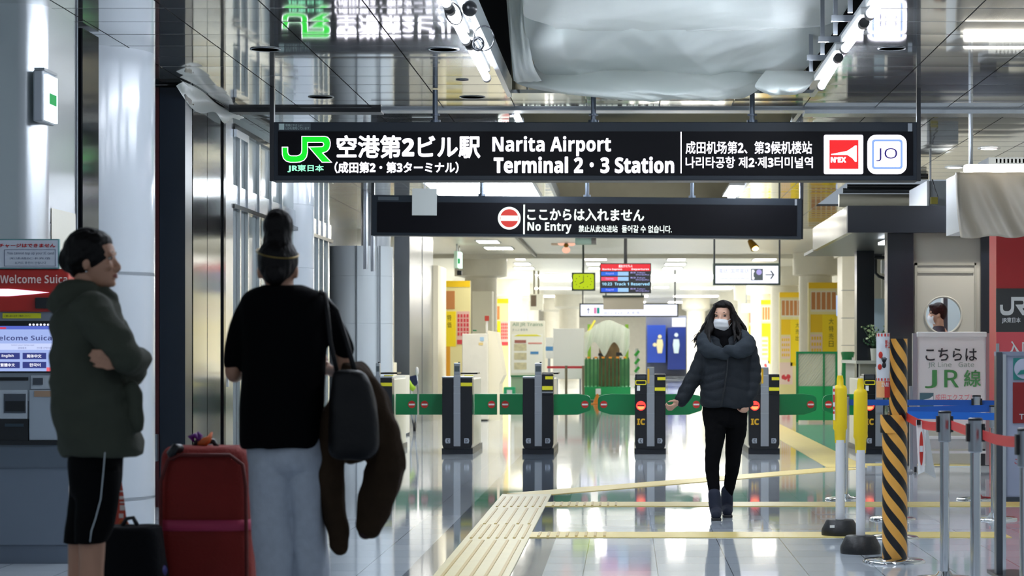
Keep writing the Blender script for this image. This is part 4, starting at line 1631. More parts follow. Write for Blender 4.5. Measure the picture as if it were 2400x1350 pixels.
MB().pbox(1575, 745, 1607, 766, Y + .55, .04).build('lit_notice', E_signwhite, t)
MB().pbox(1508, 870, 1562, 872, Y, .1)
# lit small square sign behind the walker
t = thing('square_sign', P(1748, 710, 66), 'small white lit square sign behind the walker\'s hair', 'sign')
MB().pbox(1739, 711, 1759, 733, 66, .12).build('lit_panel', emis('lit_square', '#fffbe8', 1.3), t)
MB().cyl(wx(1749, 66.06), 66.06, wz(711, 66), CEIL, .015, 8).build('hanger_rod', M_alu, t)
# mesh fence and green bin on the right
Y = 39.
t = thing('mesh_fence', P(1915, 990, Y), 'green framed lattice fence panel behind the right hand gates', 'fence')
mb = MB()
for a in ((1866, 824, 1871, 990), (1929, 824, 1933, 990), (1958, 824, 1963, 990)):
    mb.pbox(*a, Y, .05)
mb.pbox(1866, 824, 1963, 829, Y - .01, .06)
mb.build('frame', M_green, t)
MB().pbox(1871, 905, 1960, 985, Y + .01, .03).build('kick_panel', mat('works_green'), t)
mb = MB()
mb.pbox(1871, 829, 1960, 905, Y + .03, .004)
mb.build('backing_sheet', mat('lattice_back', '#e3e3cf', rough=.6), t)
mb = MB()
for k in range(-9, 18):
    a = 1871 + k * 6.5
    q0, q1 = (a, 905), (a + 60, 829)
    # clip to the panel
    (ax, ay), (bx, by) = q0, q1
    if bx < 1871 or ax > 1960:
        continue
    sl = (by - ay) / (bx - ax)
    if ax < 1871:
        ay += sl * (1871 - ax); ax = 1871
    if bx > 1960:
        by += sl * (1960 - bx); bx = 1960
    mb.tube([P(ax, ay, Y + .015), P(bx, by, Y + .015)], .006, 5)
mb.build('lattice', mat('lattice_wire', '#b9bfae', rough=.5), t)
Y = 38.
t = thing('green_bin', P(1987, 980, Y), 'dark green wrapped roll standing right of the lattice fence', 'bin')
mb = MB()
mb.lathe(wx(1987, Y), Y, [(.075, 0), (.08, .6), (.11, .8), (.10, wz(840, Y)), (.12, wz(826, Y)), (.10, wz(824, Y))], 18)
mb.build('wrapped_roll', mat('roll_green', '#0c6e3a', rough=.2, bump=.4, bscale=9), t, smooth=True)
MB().pbox(1997, 838, 2000, 888, Y - .14, .01).build('white_print', M_whiteink, t)
# ------------------------------------------------------------------ station office on the right
KY = 24.5
t = thing('station_office', (wx(2150, KY), KY, 0), 'black framed station office with a grey door and porthole on the right', 'kiosk')
M_kblack = mat('office_black', '#14181f', rough=.22)
M_kgrey = mat('office_grey', '#9a978d', rough=.5)
x0, x1 = wx(1987, KY), 5.4
zt, zb = wz(482, KY), wz(545, KY)
MB().box(x0, x1, KY, KY + .12, zb, zt).build('fascia', mat('fascia_black', '#171b22', rough=.3), t)
MB().box(x0, x0 + .06, KY + .12, 29.1, zb, zt).build('side_fascia', mat('fascia_steel', '#5e605e', rough=.2, metal=.8), t)
MB().box(x0 + .06, x1, KY + .12, 31.3, zb + .02, zb + .06).build('soffit', mat('soffit_grey', '#4a4c4c', rough=.3), t)
for a, b, y in ((2080, 2141, KY + .1), (2299, 2336, KY + .1), (2008, 2049, 29.5)):
    MB().box(wx(a, y), wx(b, y), y, y + .28, 0, zb + .04).build('post', M_kblack, t)
# door with round porthole cut through it
DY = KY + .16
xd0, xd1 = wx(2141, DY), wx(2299, DY)
cx, cz, rr = wx(2211, DY), wz(739, DY), 41.5 * DY / F
mb = MB()
n = 48
ring = [(cx + rr * math.cos(2 * math.pi * i / n), cz + rr * math.sin(2 * math.pi * i / n)) for i in range(n)]
zlo, zhi = 0.02, zb + .02


def edge(p):
    dx, dz = p[0] - cx, p[1] - cz
    s = min(((xd1 - cx) / dx if dx > 1e-6 else ((xd0 - cx) / dx if dx < -1e-6 else 1e9)),
            ((zhi - cz) / dz if dz > 1e-6 else ((zlo - cz) / dz if dz < -1e-6 else 1e9)))
    return (cx + dx * s, cz + dz * s)


outer = [edge(p) for p in ring]
vs = [(p[0], DY, p[1]) for p in ring] + [(p[0], DY, p[1]) for p in outer] + [(p[0], DY + .05, p[1]) for p in ring]
fs = [(i, (i + 1) % n, (i + 1) % n + n, i + n) for i in range(n)] + [(i, i + 2 * n, (i + 1) % n + 2 * n, (i + 1) % n) for i in range(n)]
mb.add(vs, fs)
for (xa, za) in ((xd0, zlo), (xd1, zlo), (xd0, zhi), (xd1, zhi)):
    # corner triangles between the fan and the rectangle corner
    k = sorted(range(n), key=lambda i: (outer[i][0] - xa) ** 2 + (outer[i][1] - za) ** 2)
    on_v = min((i for i in range(n) if abs(outer[i][0] - xa) < 1e-6), key=lambda i: abs(outer[i][1] - za))
    on_h = min((i for i in range(n) if abs(outer[i][1] - za) < 1e-6), key=lambda i: abs(outer[i][0] - xa))
    mb.add([(xa, DY, za), (outer[on_v][0], DY, outer[on_v][1]), (outer[on_h][0], DY, outer[on_h][1])], [(0, 1, 2)])
dr = mb.build('door', M_kgrey, t)
mb = MB()
for a in ((2144, 616, 2288, 622), (2144, 616, 2150, 1095), (2284, 616, 2289, 1095), (2152, 636, 2282, 640)):
    mb.pbox(*a, DY - .012, .013)
mb.build('door_moulding', mat('office_grey_dark', '#86847a', rough=.5), dr)
mb = MB()
vs = []
for r_, d_ in ((rr - .003, 0), (rr + .012, -.012), (rr + .02, 0)):
    vs += [(cx + r_ * math.cos(2 * math.pi * i / n), DY + d_, cz + r_ * math.sin(2 * math.pi * i / n)) for i in range(n)]
mb.add(vs, [(k * n + i, k * n + (i + 1) % n, (k + 1) * n + (i + 1) % n, (k + 1) * n + i) for k in range(2) for i in range(n)])
mb.build('porthole_rim', M_kgrey, dr, smooth='all')
mb = MB()
vs = [(cx + rr * math.cos(2 * math.pi * i / n), DY + .03, cz + rr * math.sin(2 * math.pi * i / n)) for i in range(n)]
mb.add(vs, [tuple(range(n))])
gl = bpy.data.materials.new('porthole_glass')
gl.use_nodes = True
nt = gl.node_tree
g1 = nt.nodes.new('ShaderNodeBsdfTransparent')
g2 = nt.nodes.new('ShaderNodeBsdfGlossy')
g2.inputs['Roughness'].default_value = .02
mx = nt.nodes.new('ShaderNodeMixShader')
mx.inputs[0].default_value = .05
nt.links.new(g1.outputs[0], mx.inputs[1])
nt.links.new(g2.outputs[0], mx.inputs[2])
nt.links.new(mx.outputs[0], nt.nodes['Material Output'].inputs[0])
mb.build('porthole_pane', gl, dr)
# inside of the office
MB().box(xd0, xd1 + .3, 26.6, 26.65, 0, zb).build('inner_wall', mat('office_inside', '#c4d2d8', rough=.5), t)
mb = MB()
mb.box(wx(2207, 26.0), wx(2211, 26.0), 26.0, 26.06, 0, zb)
mb.build('inner_frame', M_white, t)
mb = MB()
mb.box(wx(2211, 26.05), wx(2221, 26.05), 26.05, 26.1, 0, zb)
mb.build('inner_mullion', mat('office_dark_frame', '#3b4650', rough=.5), t)
MB().box(2.9, 4.3, 25.4, 25.5, CEIL - 1.0, CEIL - .98)
# light inside the office
MB().box(3.0, 3.9, 25.0, 26.4, zb - .05, zb - .02).build('ceiling_lamp', emis('office_lamp', '#eef6ff', 4.0), t)
# counter window side
Yc = 29.6
MB().box(wx(2010, Yc), wx(2082, Yc), Yc - .3, 31.2, 0, wz(852, Yc)).build('counter_body', mat('counter_grey', '#8e9087', rough=.5), t)
MB().box(wx(1999, Yc), wx(2085, Yc), Yc - .4, 31.2, wz(852, Yc), wz(845, Yc)).build('counter_top', mat('counter_pale', '#b9bcb2', rough=.35), t)
MB().pbox(2066, 590, 2080, 700, 31.0, .05).build('inner_panel', mat('inner_cream', '#d8d2bd', rough=.5), t)
MB().pbox(2049, 700, 2081, 850, 31.1, .05).build('side_pane', mat('office_pane', '#b6cbd4', rough=.3), t)
MB().box(wx(2049, 31.3), 5.4, 31.3, 31.4, 0, zb).build('back_wall', mat('inner_cream'), t)
t = thing('office_monitor', P(2062, 600, 30.6), 'black monitor on a bent arm inside the office, above the flower pot', 'monitor')
mb = MB()
mb.pbox(2049, 556, 2068, 600, 30.6, .12)
mb.pbox(2049, 600, 2074, 607, 30.6, .12)
mb.build('screen_case', M_black, t, bevel=.01)
MB().tube([P(2052, 606, 30.65), P(2052, 640, 30.65), P(2060, 648, 30.65), P(2076, 654, 30.65)], .022, 10).build('arm', M_black, t, smooth=True)
MB().pbox(2068, 557, 2073, 600, 30.65, .1).build('wall_plate', M_white, t)
MB().pbox(2066, 610, 2076, 640, 30.65, .1).build('mount', M_white, t)

# potted plant on the counter
PYc = 29.36
pc = P(2050, 845, PYc)
t = thing('potted_plant', pc, 'white pot of pale green leafy flowers on the office counter', 'plant')
MB().lathe(pc.x, PYc, [(.045, pc.z), (.06, pc.z + .16), (.05, pc.z + .16), (.045, pc.z + .13), (0, pc.z + .13)], 24).build('pot', mat('pot_white', '#dcdccd', rough=.35), t, smooth=True)
r2 = random.Random(3)
stems, leaves, fl = MB(), MB(), MB()
base = Vector((pc.x, PYc, pc.z + .14))
for i in range(46):
    a = r2.uniform(0, 6.28)
    tip = base + Vector((math.cos(a) * r2.uniform(.03, .17), math.sin(a) * r2.uniform(.02, .12), r2.uniform(.06, .30)))
    stems.tube([base, base.lerp(tip, .5) + Vector((0, 0, .02)), tip], .003, 5)
    for k in range(3):
        c = tip + Vector((r2.uniform(-.03, .03), r2.uniform(-.03, .03), r2.uniform(-.02, .02)))
        d = Vector((r2.uniform(-1, 1), r2.uniform(-1, .3), r2.uniform(-.4, .8))).normalized() * r2.uniform(.03, .055)
        s = d.cross(Vector((0, 1, .3))).normalized() * .013
        (fl if (tip.z > base.z + .15 and k < 2) else leaves).add([c, c + d * .5 + s, c + d, c + d * .5 - s], [(0, 1, 2, 3)])
stems.build('stems', mat('stem_green', '#3c5a34', rough=.6), t, smooth='all')
leaves.build('leaves', mat('leaf_green', '#3f6b45', rough=.5), t)
fl.build('flowers', mat('pale_leaf', '#cfe0ae', rough=.5), t)

# ------------------------------------------------------------------ ceiling clutter above the office
t = thing('grey_duct', P(2210, 455, 27), 'grey box duct hanging above the black office fascia', 'duct')
MB().box(wx(2178, 26), wx(2246, 26), 26, 27.6, wz(482, 26), wz(424, 26)).build('duct_body', M_duct, t)
MB().box(wx(2172, 26), wx(2178, 26), 25.98, 27.6, wz(482, 26), wz(424, 26)).build('flange', M_alu, t)
MB().box(wx(2190, 26), wx(2194, 26), 26.4, 26.44, wz(424, 26), CEIL + .3).build('hanger_rod', M_alu, t)
MB().tube([P(2185, 420, 25.9), P(2190, 440, 25.9), P(2198, 462, 25.9), P(2194, 478, 25.9)], .008, 6).build('cable', M_black, t, smooth='all')
MB().pbox(2182, 462, 2198, 478, 25.88, .05).build('tag', mat('tag_olive', '#7c7426', rough=.6), t)
for i, (pa, pb, py, Y, m, q) in enumerate(((1985, 2175, 437, 29.0, 'pipe_black', 'black upper'), (1975, 2175, 447, 29.2, 'pipe_grey', 'dark grey middle'), (1966, 2170, 470, 30.0, 'pipe_cream', 'broad cream lower'))):
    c = {'pipe_black': '#101214', 'pipe_grey': '#3b3f42', 'pipe_cream': '#cfc9b2'}[m]
    r_ = (.03, .035, .09)[i]
    single(MB().tube([P(pa, py, Y), P(pb, py, Y)], r_, 14), 'ceiling_pipe', mat(m, c, rough=.5), q + ' pipe in the open ceiling behind the station sign', 'pipe', 'pipes in the open ceiling', smooth=True)
t = thing('wrapped_unit', P(2330, 390, 19.8), 'white dust sheet hanging over a ceiling unit at the right edge', 'dust sheet')
# the sheet
Yw = 19.6
vs, fs = [], []
N, K = 46, 22
for i in range(N + 1):
    for j in range(K + 1):
        u, v = i / N, j / K
        pl, pr = 2240 + 12 * v ** 2, 2520
        px = pl + (pr - pl) * u
        top = 404 + 10 * (1 - u) * 0
        bot = 556 + 3 * math.sin(u * 17) - 8 * max(0, u - .3)
        py = top + (bot - top) * v
        ph = u * 22 - v * (3.0 + 4 * u)
        f_ = .05 * math.sin(ph) * v ** .6 + .03 * math.sin(ph * 1.9 + 1) * v
        if i == 0:
            f_ += .05
        vs.append(P(px, py, Yw + f_ - .10 * v))
for i in range(N):
    for j in range(K):
        a = i * (K + 1) + j
        fs.append((a, a + K + 1, a + K + 2, a + 1))
mb = MB().add(vs, fs)
# left side and return
b = MB()
o = mb.build('dust_sheet', M_cloth, t, smooth='all')
so = o.modifiers.new('solid', 'SOLIDIFY')
so.thickness = .004
MB().box(wx(2256, Yw), wx(2520, Yw), Yw + .14, Yw + 1.0, wz(540, Yw), wz(400, Yw)).build('unit_case', M_white, t)
MB().box(wx(2262, Yw), wx(2500, Yw), Yw + .02, Yw + .12, wz(404, Yw), wz(384, Yw)).build('lit_edge', emis('unit_lamp', '#fffaf0', 9), t, bevel=.02)
mb = MB()
for k in range(16):
    px = 2334 + k * 9
    mb.pbox(px, 372, px + 4, 382, Yw + .3, .5)
mb.build('grille', M_alu, t)
MB().box(wx(2330, Yw), wx(2520, Yw), Yw + .3, Yw + .9, wz(384, Yw), wz(362, Yw)).build('grille_box', M_duct, t)
mb = MB()
mb.cyl(wx(2300, Yw) , Yw + .6, wz(400, Yw), CEIL, .02, 8)
mb.cyl(wx(2480, Yw) , Yw + .6, wz(400, Yw), CEIL, .02, 8)
mb.build('hanger_rod', M_alu, t)

# ------------------------------------------------------------------ red panel wall at the far right
Y = 21.
xa, xb = wx(2335, Y), wx(2520, Y)
t = thing('red_ticket_panel', (xa, Y, 0), 'tall red panel with a dark band and white railway emblem at the right edge', 'panel')
MB().box(xa, xb, Y, Y + .4, 0, wz(548, Y)).build('red_board', M_redp, t)
MB().pbox(2335, 676, 2520, 778, Y - .012, .02).build('dark_band', mat('band_charcoal', '#3c3d3e', rough=.4), t)
mb = MB()
mb.pprism(emblem(2344, 696, 2408, 739), Y - .02, .008)
mb.text('JR東日本', 2348, 744, 2392, 758, Y - .02, .02)
mb.build('emblem', M_whiteink, t)
mb = MB()
mb.pbox(2335, 778, 2520, 830, Y - .011, .012)
mb.build('coral_band', mat('coral', '#e25a62', rough=.35), t)
MB().text('入口', 2362, 799, 2420, 832, Y - .022, .02).build('lettering', M_whiteink, t)
MB().pbox(2335, 805, 2342, 826, Y - .03, .02).build('grey_notice', M_alu, t)

# signboard with a steel post, standing closest at the right edge
Y = 12.62
t = thing('floor_signboard', (wx(2345, Y), Y, 0), 'pale grey framed signboard with a dark red field, cut by the right edge', 'signboard')
MB().pbox(2336, 826, 2520, 1175, Y, .05).build('board', mat('board_bluegrey', '#a9afc2', rough=.4), t, bevel=.004)
MB().box(wx(2334, Y), wx(2348, Y), Y - .02, Y + .06, 0, wz(825, Y)).build('post', mat('post_dark', '#51565c', rough=.3, metal=.5), t, bevel=.005)
MB().box(wx(2349, Y), wx(2357, Y), Y - .015, Y + .03, .02, wz(830, Y)).build('chrome_edge', M_chrome, t)
MB().pbox(2334, 824, 2520, 834, Y - .01, .06).build('top_rail', mat('rail_grey', '#8d93a4', rough=.4), t)
MB().pbox(2357, 1165, 2520, 1176, Y - .01, .06).build('bottom_rail', mat('rail_dark', '#3c4247', rough=.4), t)
MB().pbox(2375, 839, 2520, 890, Y - .006, .007).build('teal_field', mat('teal', '#2a857c', rough=.5), t)
mb = MB()
mb.disc(2401, 864, 24, Y - .011, .004)
mb.build('emblem_disc', mat('disc_lilac', '#c3c6d8', rough=.5), t)
mb = MB()
mb.pprism([(2384, 878), (2392, 868), (2405, 866), (2420, 858), (2414, 876)], Y - .016, .004)
mb.build('bird_mark', mat('teal'), t)
MB().pbox(2374, 896, 2520, 992, Y - .006, .007).build('red_field', mat('dark_red_field', '#8f1f1f', rough=.45), t)
MB().text('Ti', 2389, 970, 2404, 983, Y - .011).build('lettering', M_whiteink, t)
MB().text('ご', 2378, 1073, 2393, 1088, Y - .006).build('red_lettering', M_inkred, t)
mb = MB()
mb.text('F', 2394, 1100, 2400, 1113, Y - .006)
mb.text('O', 2392, 1143, 2399, 1152, Y - .006)
mb.build('small_lettering', M_ink, t)
MB().box(wx(2330, Y), wx(2520, Y), Y - .25, Y + .25, 0, .02).build('foot', M_black, t)

# ------------------------------------------------------------------ gate board on castors
Y = 23.3
t = thing('gate_board', P(2233, 1107, Y), 'white board on castors reading JR Line Gate, in front of the office', 'notice board')
MB().pbox(2140, 784, 2327, 1002, Y, .03).build('panel', mat('panel_white', '#e6e6e4', rough=.35), t)
mb = MB()
for a in ((2139, 781, 2150, 1103), (2311, 781, 2329, 1090)):
    mb.pbox(*a, Y - .015, .05)
mb.build('upright', M_alu, t)
MB().pbox(2149, 778, 2313, 790, Y - .03, .05).build('top_rail', M_white, t, bevel=.008)
MB().pbox(2329, 845, 2335, 918, Y + .02, .05).build('side_holder', M_cream, t)
MB().pbox(2132, 905, 2140, 1100, Y + .02, .05).build('side_leg', M_alu, t)
mb = MB()
mb.pbox(2150, 1057, 2312, 1063, Y - .01, .03)
mb.pbox(2150, 1022, 2312, 1029, Y + .02, .03)
mb.build('cross_bar', M_white, t)
MB().pbox(2150, 1029, 2312, 1052, Y + .03, .02).build('lower_panel', mat('lower_grey', '#b9bdbb', rough=.5), t)
for px, py in ((2145, 1103), (2328, 1092)):
    mb = MB()
    c = P(px, py - 3, Y)
    mb.tube([c + Vector((-.012, 0, -.0)), c + Vector((.012, 0, 0))], .032, 14)
    mb.tube([c + Vector((0, 0, .06)), c], .012, 8)
    mb.build('castor', M_rubber, t, smooth=True)
mb = MB()
mb.text('こちらは', 2169, 816, 2290, 846, Y - .006, .012)
mb.build('lettering', M_ink, t)
MB().text('JR Line   Gate', 2175, 849, 2283, 863, Y - .006).build('green_lettering', mat('sage_ink', '#8fa394', rough=.6), t)
mb = MB()
mb.text('J', 2168, 867, 2196, 910, Y - .006, .012)
mb.text('R', 2213, 867, 2247, 908, Y - .006, .012)
mb.text('線', 2259, 867, 2299, 907, Y - .006, .012)
mb.build('large_green_lettering', mat('board_green', '#4a9152', rough=.6), t)
MB().pbox(2156, 921, 2188, 955, Y - .006, .006).build('train_picture', mat('slate_teal', '#4a6f78', rough=.5), t)
mb = MB()
mb.pprism([(2163, 937), (2178, 934), (2187, 928), (2187, 938)], Y - .012, .004)
mb.build('train_nose', M_whiteink, t)
mb = MB()
mb.text('成田エクスプレス', 2192, 924, 2298, 939, Y - .006)
mb.text('横須賀線  総武線', 2210, 949, 2290, 957, Y - .006)
mb.build('red_lettering', mat('rose_ink', '#e0727c', rough=.6), t)


# ------------------------------------------------------------------ belt stanchions
M_bluebelt = mat('belt_blue', '#0d4fa6', rough=.5)
M_redbelt = mat('belt_red', '#cf2f2c', rough=.5, bump=.15, bscale=220, stretch=(.02, .02, 1))


def stanchion(px, Y, label, group, h=.955, slots=()):
    x = wx(px, Y)
    t = thing('stanchion', (x, Y, 0), label, 'stanchion', group)
    MB().lathe(x, Y, [(.175, 0), (.175, .008), (.16, .018), (.05, .028), (.034, .05), (0, .05)], 40).build('base', M_chrome, t, smooth=True, angle=60)
    MB().cyl(x, Y, .02, h - .16, .0265, 28).build('tube', M_chrome, t, smooth=True)
    hd = MB().lathe(x, Y, [(.031, h - .175), (.036, h - .17), (.036, h - .012)], 28).build('head', M_alu, t, smooth=True)
    MB().lathe(x, Y, [(.037, h - .014), (.037, h - .004), (.030, h), (0, h)], 28).build('cap', M_black, t, smooth=True)
    for s in slots:
        MB().box(x + s * .034, x + s * .046, Y - .02, Y + .02, h - .12, h - .03).build('slot_cover', M_black, t)
    return t


def belt(p0, p1, m, label, sag=.0, hgt=.05, n=14):
    p0, p1 = Vector(p0), Vector(p1)
    vs = []
    for i in range(n + 1):
        u = i / n
        c = p0.lerp(p1, u) - Vector((0, 0, sag * 4 * u * (1 - u)))
        vs += [c + Vector((0, 0, -hgt / 2)), c + Vector((0, 0, hgt / 2))]
    fs = [(2 * i, 2 * i + 2, 2 * i + 3, 2 * i + 1) for i in range(n)]
    mb = MB().add(vs, fs)
    o = mb.build('belt', m)
    so = o.modifiers.new('solid', 'SOLIDIFY')
    so.thickness = .002
    return tag(o, label, 'belt', 'barrier belts')


g2 = 'silver posts of the belt barrier'
stanchion(2214, 12.46, 'silver stanchion beside the striped post, first along the red belt', g2, .951, (-1, 1))
stanchion(2286, 11.2, 'silver stanchion in the middle of the red belt', g2, .951, (-1, 1))
stanchion(2404, 9.8, 'silver stanchion at the right end of the red belt, cut by the frame', g2, .951, (-1,))
stanchion(1981, 19.1, 'chrome stanchion hidden behind the left yellow headed pole', g2, .90)
stanchion(2289, 19.1, 'chrome stanchion with a black head in front of the gate board', g2, .90, (-1, 1))
stanchion(2092, 16.9, 'chrome stanchion behind the striped post, farther of two', g2, .87)
stanchion(2330, 16.9, 'chrome stanchion behind the pale grey signboard post', g2, .87)
stanchion(2094, 15.2, 'chrome stanchion behind the striped post, nearer of two', g2, .87)


def bz(py, Y):
    return wz(py, Y)


belt((wx(1990, 19.1), 19.1, wz(943, 19.1)), (wx(2279, 19.1), 19.1, wz(944, 19.1)), M_bluebelt, 'farthest blue belt, uppermost, across the gate board')
belt((wx(2298, 19.1), 19.1, wz(945, 19.1)), (wx(2420, 19.1), 19.1, wz(947, 19.1)), M_bluebelt, 'short blue belt right of the black headed stanchion')
belt((wx(2101, 16.9), 16.9, wz(963, 16.9)), (wx(2322, 16.9), 16.9, wz(957, 16.9)), M_bluebelt, 'middle blue belt across the foot of the gate board text', hgt=.055)
belt((wx(2103, 15.2), 15.2, wz(972, 15.2)), (wx(2420, 15.2), 15.2, wz(978, 15.2)), mat('belt_blue_bright', '#1766c4', rough=.5), 'nearest blue belt, lowest, behind the silver posts', hgt=.05)
belt((wx(2124, 13.45), 13.45, wz(976, 13.45)), (wx(2198, 12.47), 12.47, wz(999, 12.46)), M_redbelt, 'red belt from the striped post to the first silver stanchion', sag=.018)
belt((wx(2229, 12.42), 12.42, wz(996, 12.42)), (wx(2270, 11.23), 11.23, wz(1012, 11.2)), M_redbelt, 'red belt between the two silver stanchions')
belt((wx(2303, 11.15), 11.15, wz(1018, 11.2)), (wx(2394, 9.85), 9.85, wz(1036, 9.8)), M_redbelt, 'red belt running off to the right edge', sag=.012)

# folded paper with a no-entry mark hung on the red belt
Y = 12.98
t = thing('hanging_notice', P(2160, 985, Y), 'white folded paper with a red no entry oval hanging from the red belt', 'notice')
mb = MB()
mb.add([P(2147, 984, Y - .03), P(2171, 990, Y - .03), P(2167, 1105, Y - .10), P(2152, 1112, Y - .10)], [(0, 1, 2, 3)])
mb.build('front_leaf', M_paper, t)
mb = MB()
mb.add([P(2171, 990, Y - .03), P(2172, 990, Y + .02), P(2194, 1122, Y + .06), P(2168, 1107, Y - .10)], [(0, 1, 2, 3)])
mb.build('side_leaf', M_paper, t)
mb = MB()
mb.pprism([(2159.5 + 4.6 * math.cos(a / 24 * 6.283), 1051 + 40 * math.sin(a / 24 * 6.283)) for a in range(24)], Y - .112, .004)
oo = mb.build('no_entry_mark', M_inkred, t)
MB().pbox(2156, 1045, 2163, 1059, Y - .118, .004).build('bar', M_whiteink, oo)
MB().pbox(2149, 984, 2158, 996, Y - .05, .012).build('binder_clip', M_black, t)

# ------------------------------------------------------------------ striped post
Y = 13.5
x = wx(2097, Y)
t = thing('striped_post', (x, Y, 0), 'orange and black hazard striped tube post on a chrome disc', 'post')
MB().lathe(x - .005, Y, [(.19, 0), (.19, .008), (.175, .02), (.08, .03), (0, .03)], 44).build('base', M_chrome, t, smooth=True, angle=60)


def hz_tube(cx, z0, z1, r, name):
    mb = MB()
    mb.lathe(cx, Y, [(r, z0), (r, (z0 + z1) / 2), (r, z1), (r - .006, z1), (r - .006, z1 - .05)], 40)
    return mb.build(name, M_haz, t, smooth=True, angle=50)


hz_tube(x, .03, wz(1010, Y), .0765, 'lower_tube')
hz_tube(wx(2095, Y), wz(1014, Y), wz(972, Y), .083, 'overlap_sleeve')
hz_tube(wx(2105, Y), wz(976, Y), wz(794, Y), .056, 'upper_tube')
sx_ = wx(2067, Y)
o = MB()
o.lathe(sx_, Y - .06, [(.041, wz(931, Y)), (.041, wz(781, Y))], 28)
sl = o.build('notice_sleeve', mat('sleeve_paper', '#dcdfe2', rough=.35), t, smooth=True)


def sleeve_text(s, py0, py1, a0, a1, m, name, bold=.02):
    """lettering wrapped round the paper sleeve"""
    vs, fs = text_mesh(s, bold, 2)
    xs = [v[0] for v in vs]; zs = [v[1] for v in vs]
    A, B, C_, D = min(xs), max(xs), min(zs), max(zs)
    z0, z1 = wz(py1, Y), wz(py0, Y)
    mb = MB()
    out = []
    for xx, zz in vs:
        an = math.radians(a0 + (xx - A) / (B - A) * (a1 - a0))
        out.append((sx_ + .0425 * math.sin(an), Y - .06 - .0425 * math.cos(an), z0 + (zz - C_) / (D - C_) * (z1 - z0)))
    mb.add(out, fs)
    return mb.build(name, m, sl)


def sleeve_patch(py0, py1, a0, a1, m, name, n=10):
    mb = MB()
    vs = []
    for i in range(n + 1):
        an = math.radians(a0 + (a1 - a0) * i / n)
        for py in (py0, py1):
            vs.append((sx_ + .0422 * math.sin(an), Y - .06 - .0422 * math.cos(an), wz(py, Y)))
    mb.add(vs, [(2 * i, 2 * i + 2, 2 * i + 3, 2 * i + 1) for i in range(n)])
    return mb.build(name, m, sl)


for k in range(6):
    a = -80 + k * 28
    sleeve_patch(782, 789, a, a + 14, M_inkred, 'red_stripe')
    sleeve_patch(886, 892, a, a + 14, M_inkred, 'red_stripe')
sleeve_text('禁', 796, 816, 10, 34, M_inkred, 'lettering')
sleeve_text('止', 796, 816, 40, 66, M_inkred, 'lettering')
mb = MB()
for px, py, rx, rz in ((2064, 832, 5, 8), (2062, 860, 5, 7)):
    mb.ell(P(px, py, Y - .101), (rx * Y / F, .004, rz * Y / F), 14, 8)
mb.build('red_figure', M_inkred, sl, smooth='all')
mb = MB()
hx, hy = 2072, 852
mb.ell(P(hx, hy + 4, Y - .10), (5 * Y / F, .004, 7 * Y / F), 14, 8)
for k in range(5):
    a = math.radians(-38 + k * 19)
    mb.tube([P(hx + 3 * math.sin(a), hy - 2, Y - .10), P(hx + 10 * math.sin(a), hy - 2 - 13 * math.cos(a), Y - .10)], .0032, 6)
mb.build('hand_mark', M_ink, sl, smooth='all')
sleeve_patch(893, 931, -85, 5, mat('sleeve_orange', '#efb072', rough=.5), 'orange_field')
sleeve_patch(893, 931, 5, 85, M_inkred, 'red_field')
sleeve_text('立入禁止', 895, 906, -20, 50, M_whiteink, 'lettering')

# ------------------------------------------------------------------ yellow headed poles on rubber feet


def cone_pole(px, Yp, py_top, py_mid, label, sticker=False):
    x = wx(px, Yp)
    t = thing('barrier_pole', (x, Yp, 0), label, 'pole', 'yellow headed barrier poles')
    s = Yp / F
    MB().lathe(x, Yp, [(.128, 0), (.130, .025), (.128, .045), (.098, .105), (.09, .112), (.03, .114), (0, .114)], 40).build('rubber_foot', M_rubber, t, smooth=True, angle=40)
    zm = wz(py_mid, Yp)
    zt = wz(py_top, Yp)
    MB().cyl(x, Yp, .1, zm + .02, 10.8 * s, 28).build('tube', mat('pole_white', '#e8eaec', rough=.35), t, smooth=True)
    hd = MB()
    w_ = 17 * s
    rows = [(.72, 0), (.80, .18), (1.0, .22), (.96, .28), (.98, .30), (.95, .80), (.80, .84), (.50, .86), (.46, .95), (.36, 1.0)]
    prof = [(w_ * a, zm + (zt - zm) * b) for a, b in rows] + [(0, zt)]
    k0 = len(hd.v)
    hd.lathe(x, Yp, prof, 28)
    for i in range(k0, len(hd.v)):      # flatten the head front to back
        hd.v[i].y = Yp + (hd.v[i].y - Yp) * .62
    h = hd.build('yellow_head', M_yellow, t, smooth=True, angle=45)
    if sticker:
        a = MB()
        a.add([P(1951.5, 905, Yp - .012), P(1957, 904, Yp - .03), P(1957.5, 985, Yp - .03), P(1953, 984, Yp - .012)], [(0, 1, 2, 3)])
        st = a.build('sticker', M_paper, h)
        a = MB()
        for y0, y1 in ((911, 918), (925, 943), (953, 960), (964, 970)):
            a.add([P(1952.4, y0, Yp - .0225), P(1956.2, y0, Yp - .0335), P(1956.2, y1, Yp - .0335), P(1952.8, y1, Yp - .0225)], [(0, 1, 2, 3)])
        a.build('sticker_print', M_inkred, st)
        MB().pbox(px - 24, 1231, px - 13, 1237, Yp - .112, .006).build('foot_label', M_paper, t)
    return t


cone_pole(1969, 15.42, 880, 1038, 'farther yellow headed white pole on a black rubber foot', True)
cone_pole(2017, 14.1, 887, 1062, 'nearer yellow headed white pole on a black rubber foot, beside the striped post')
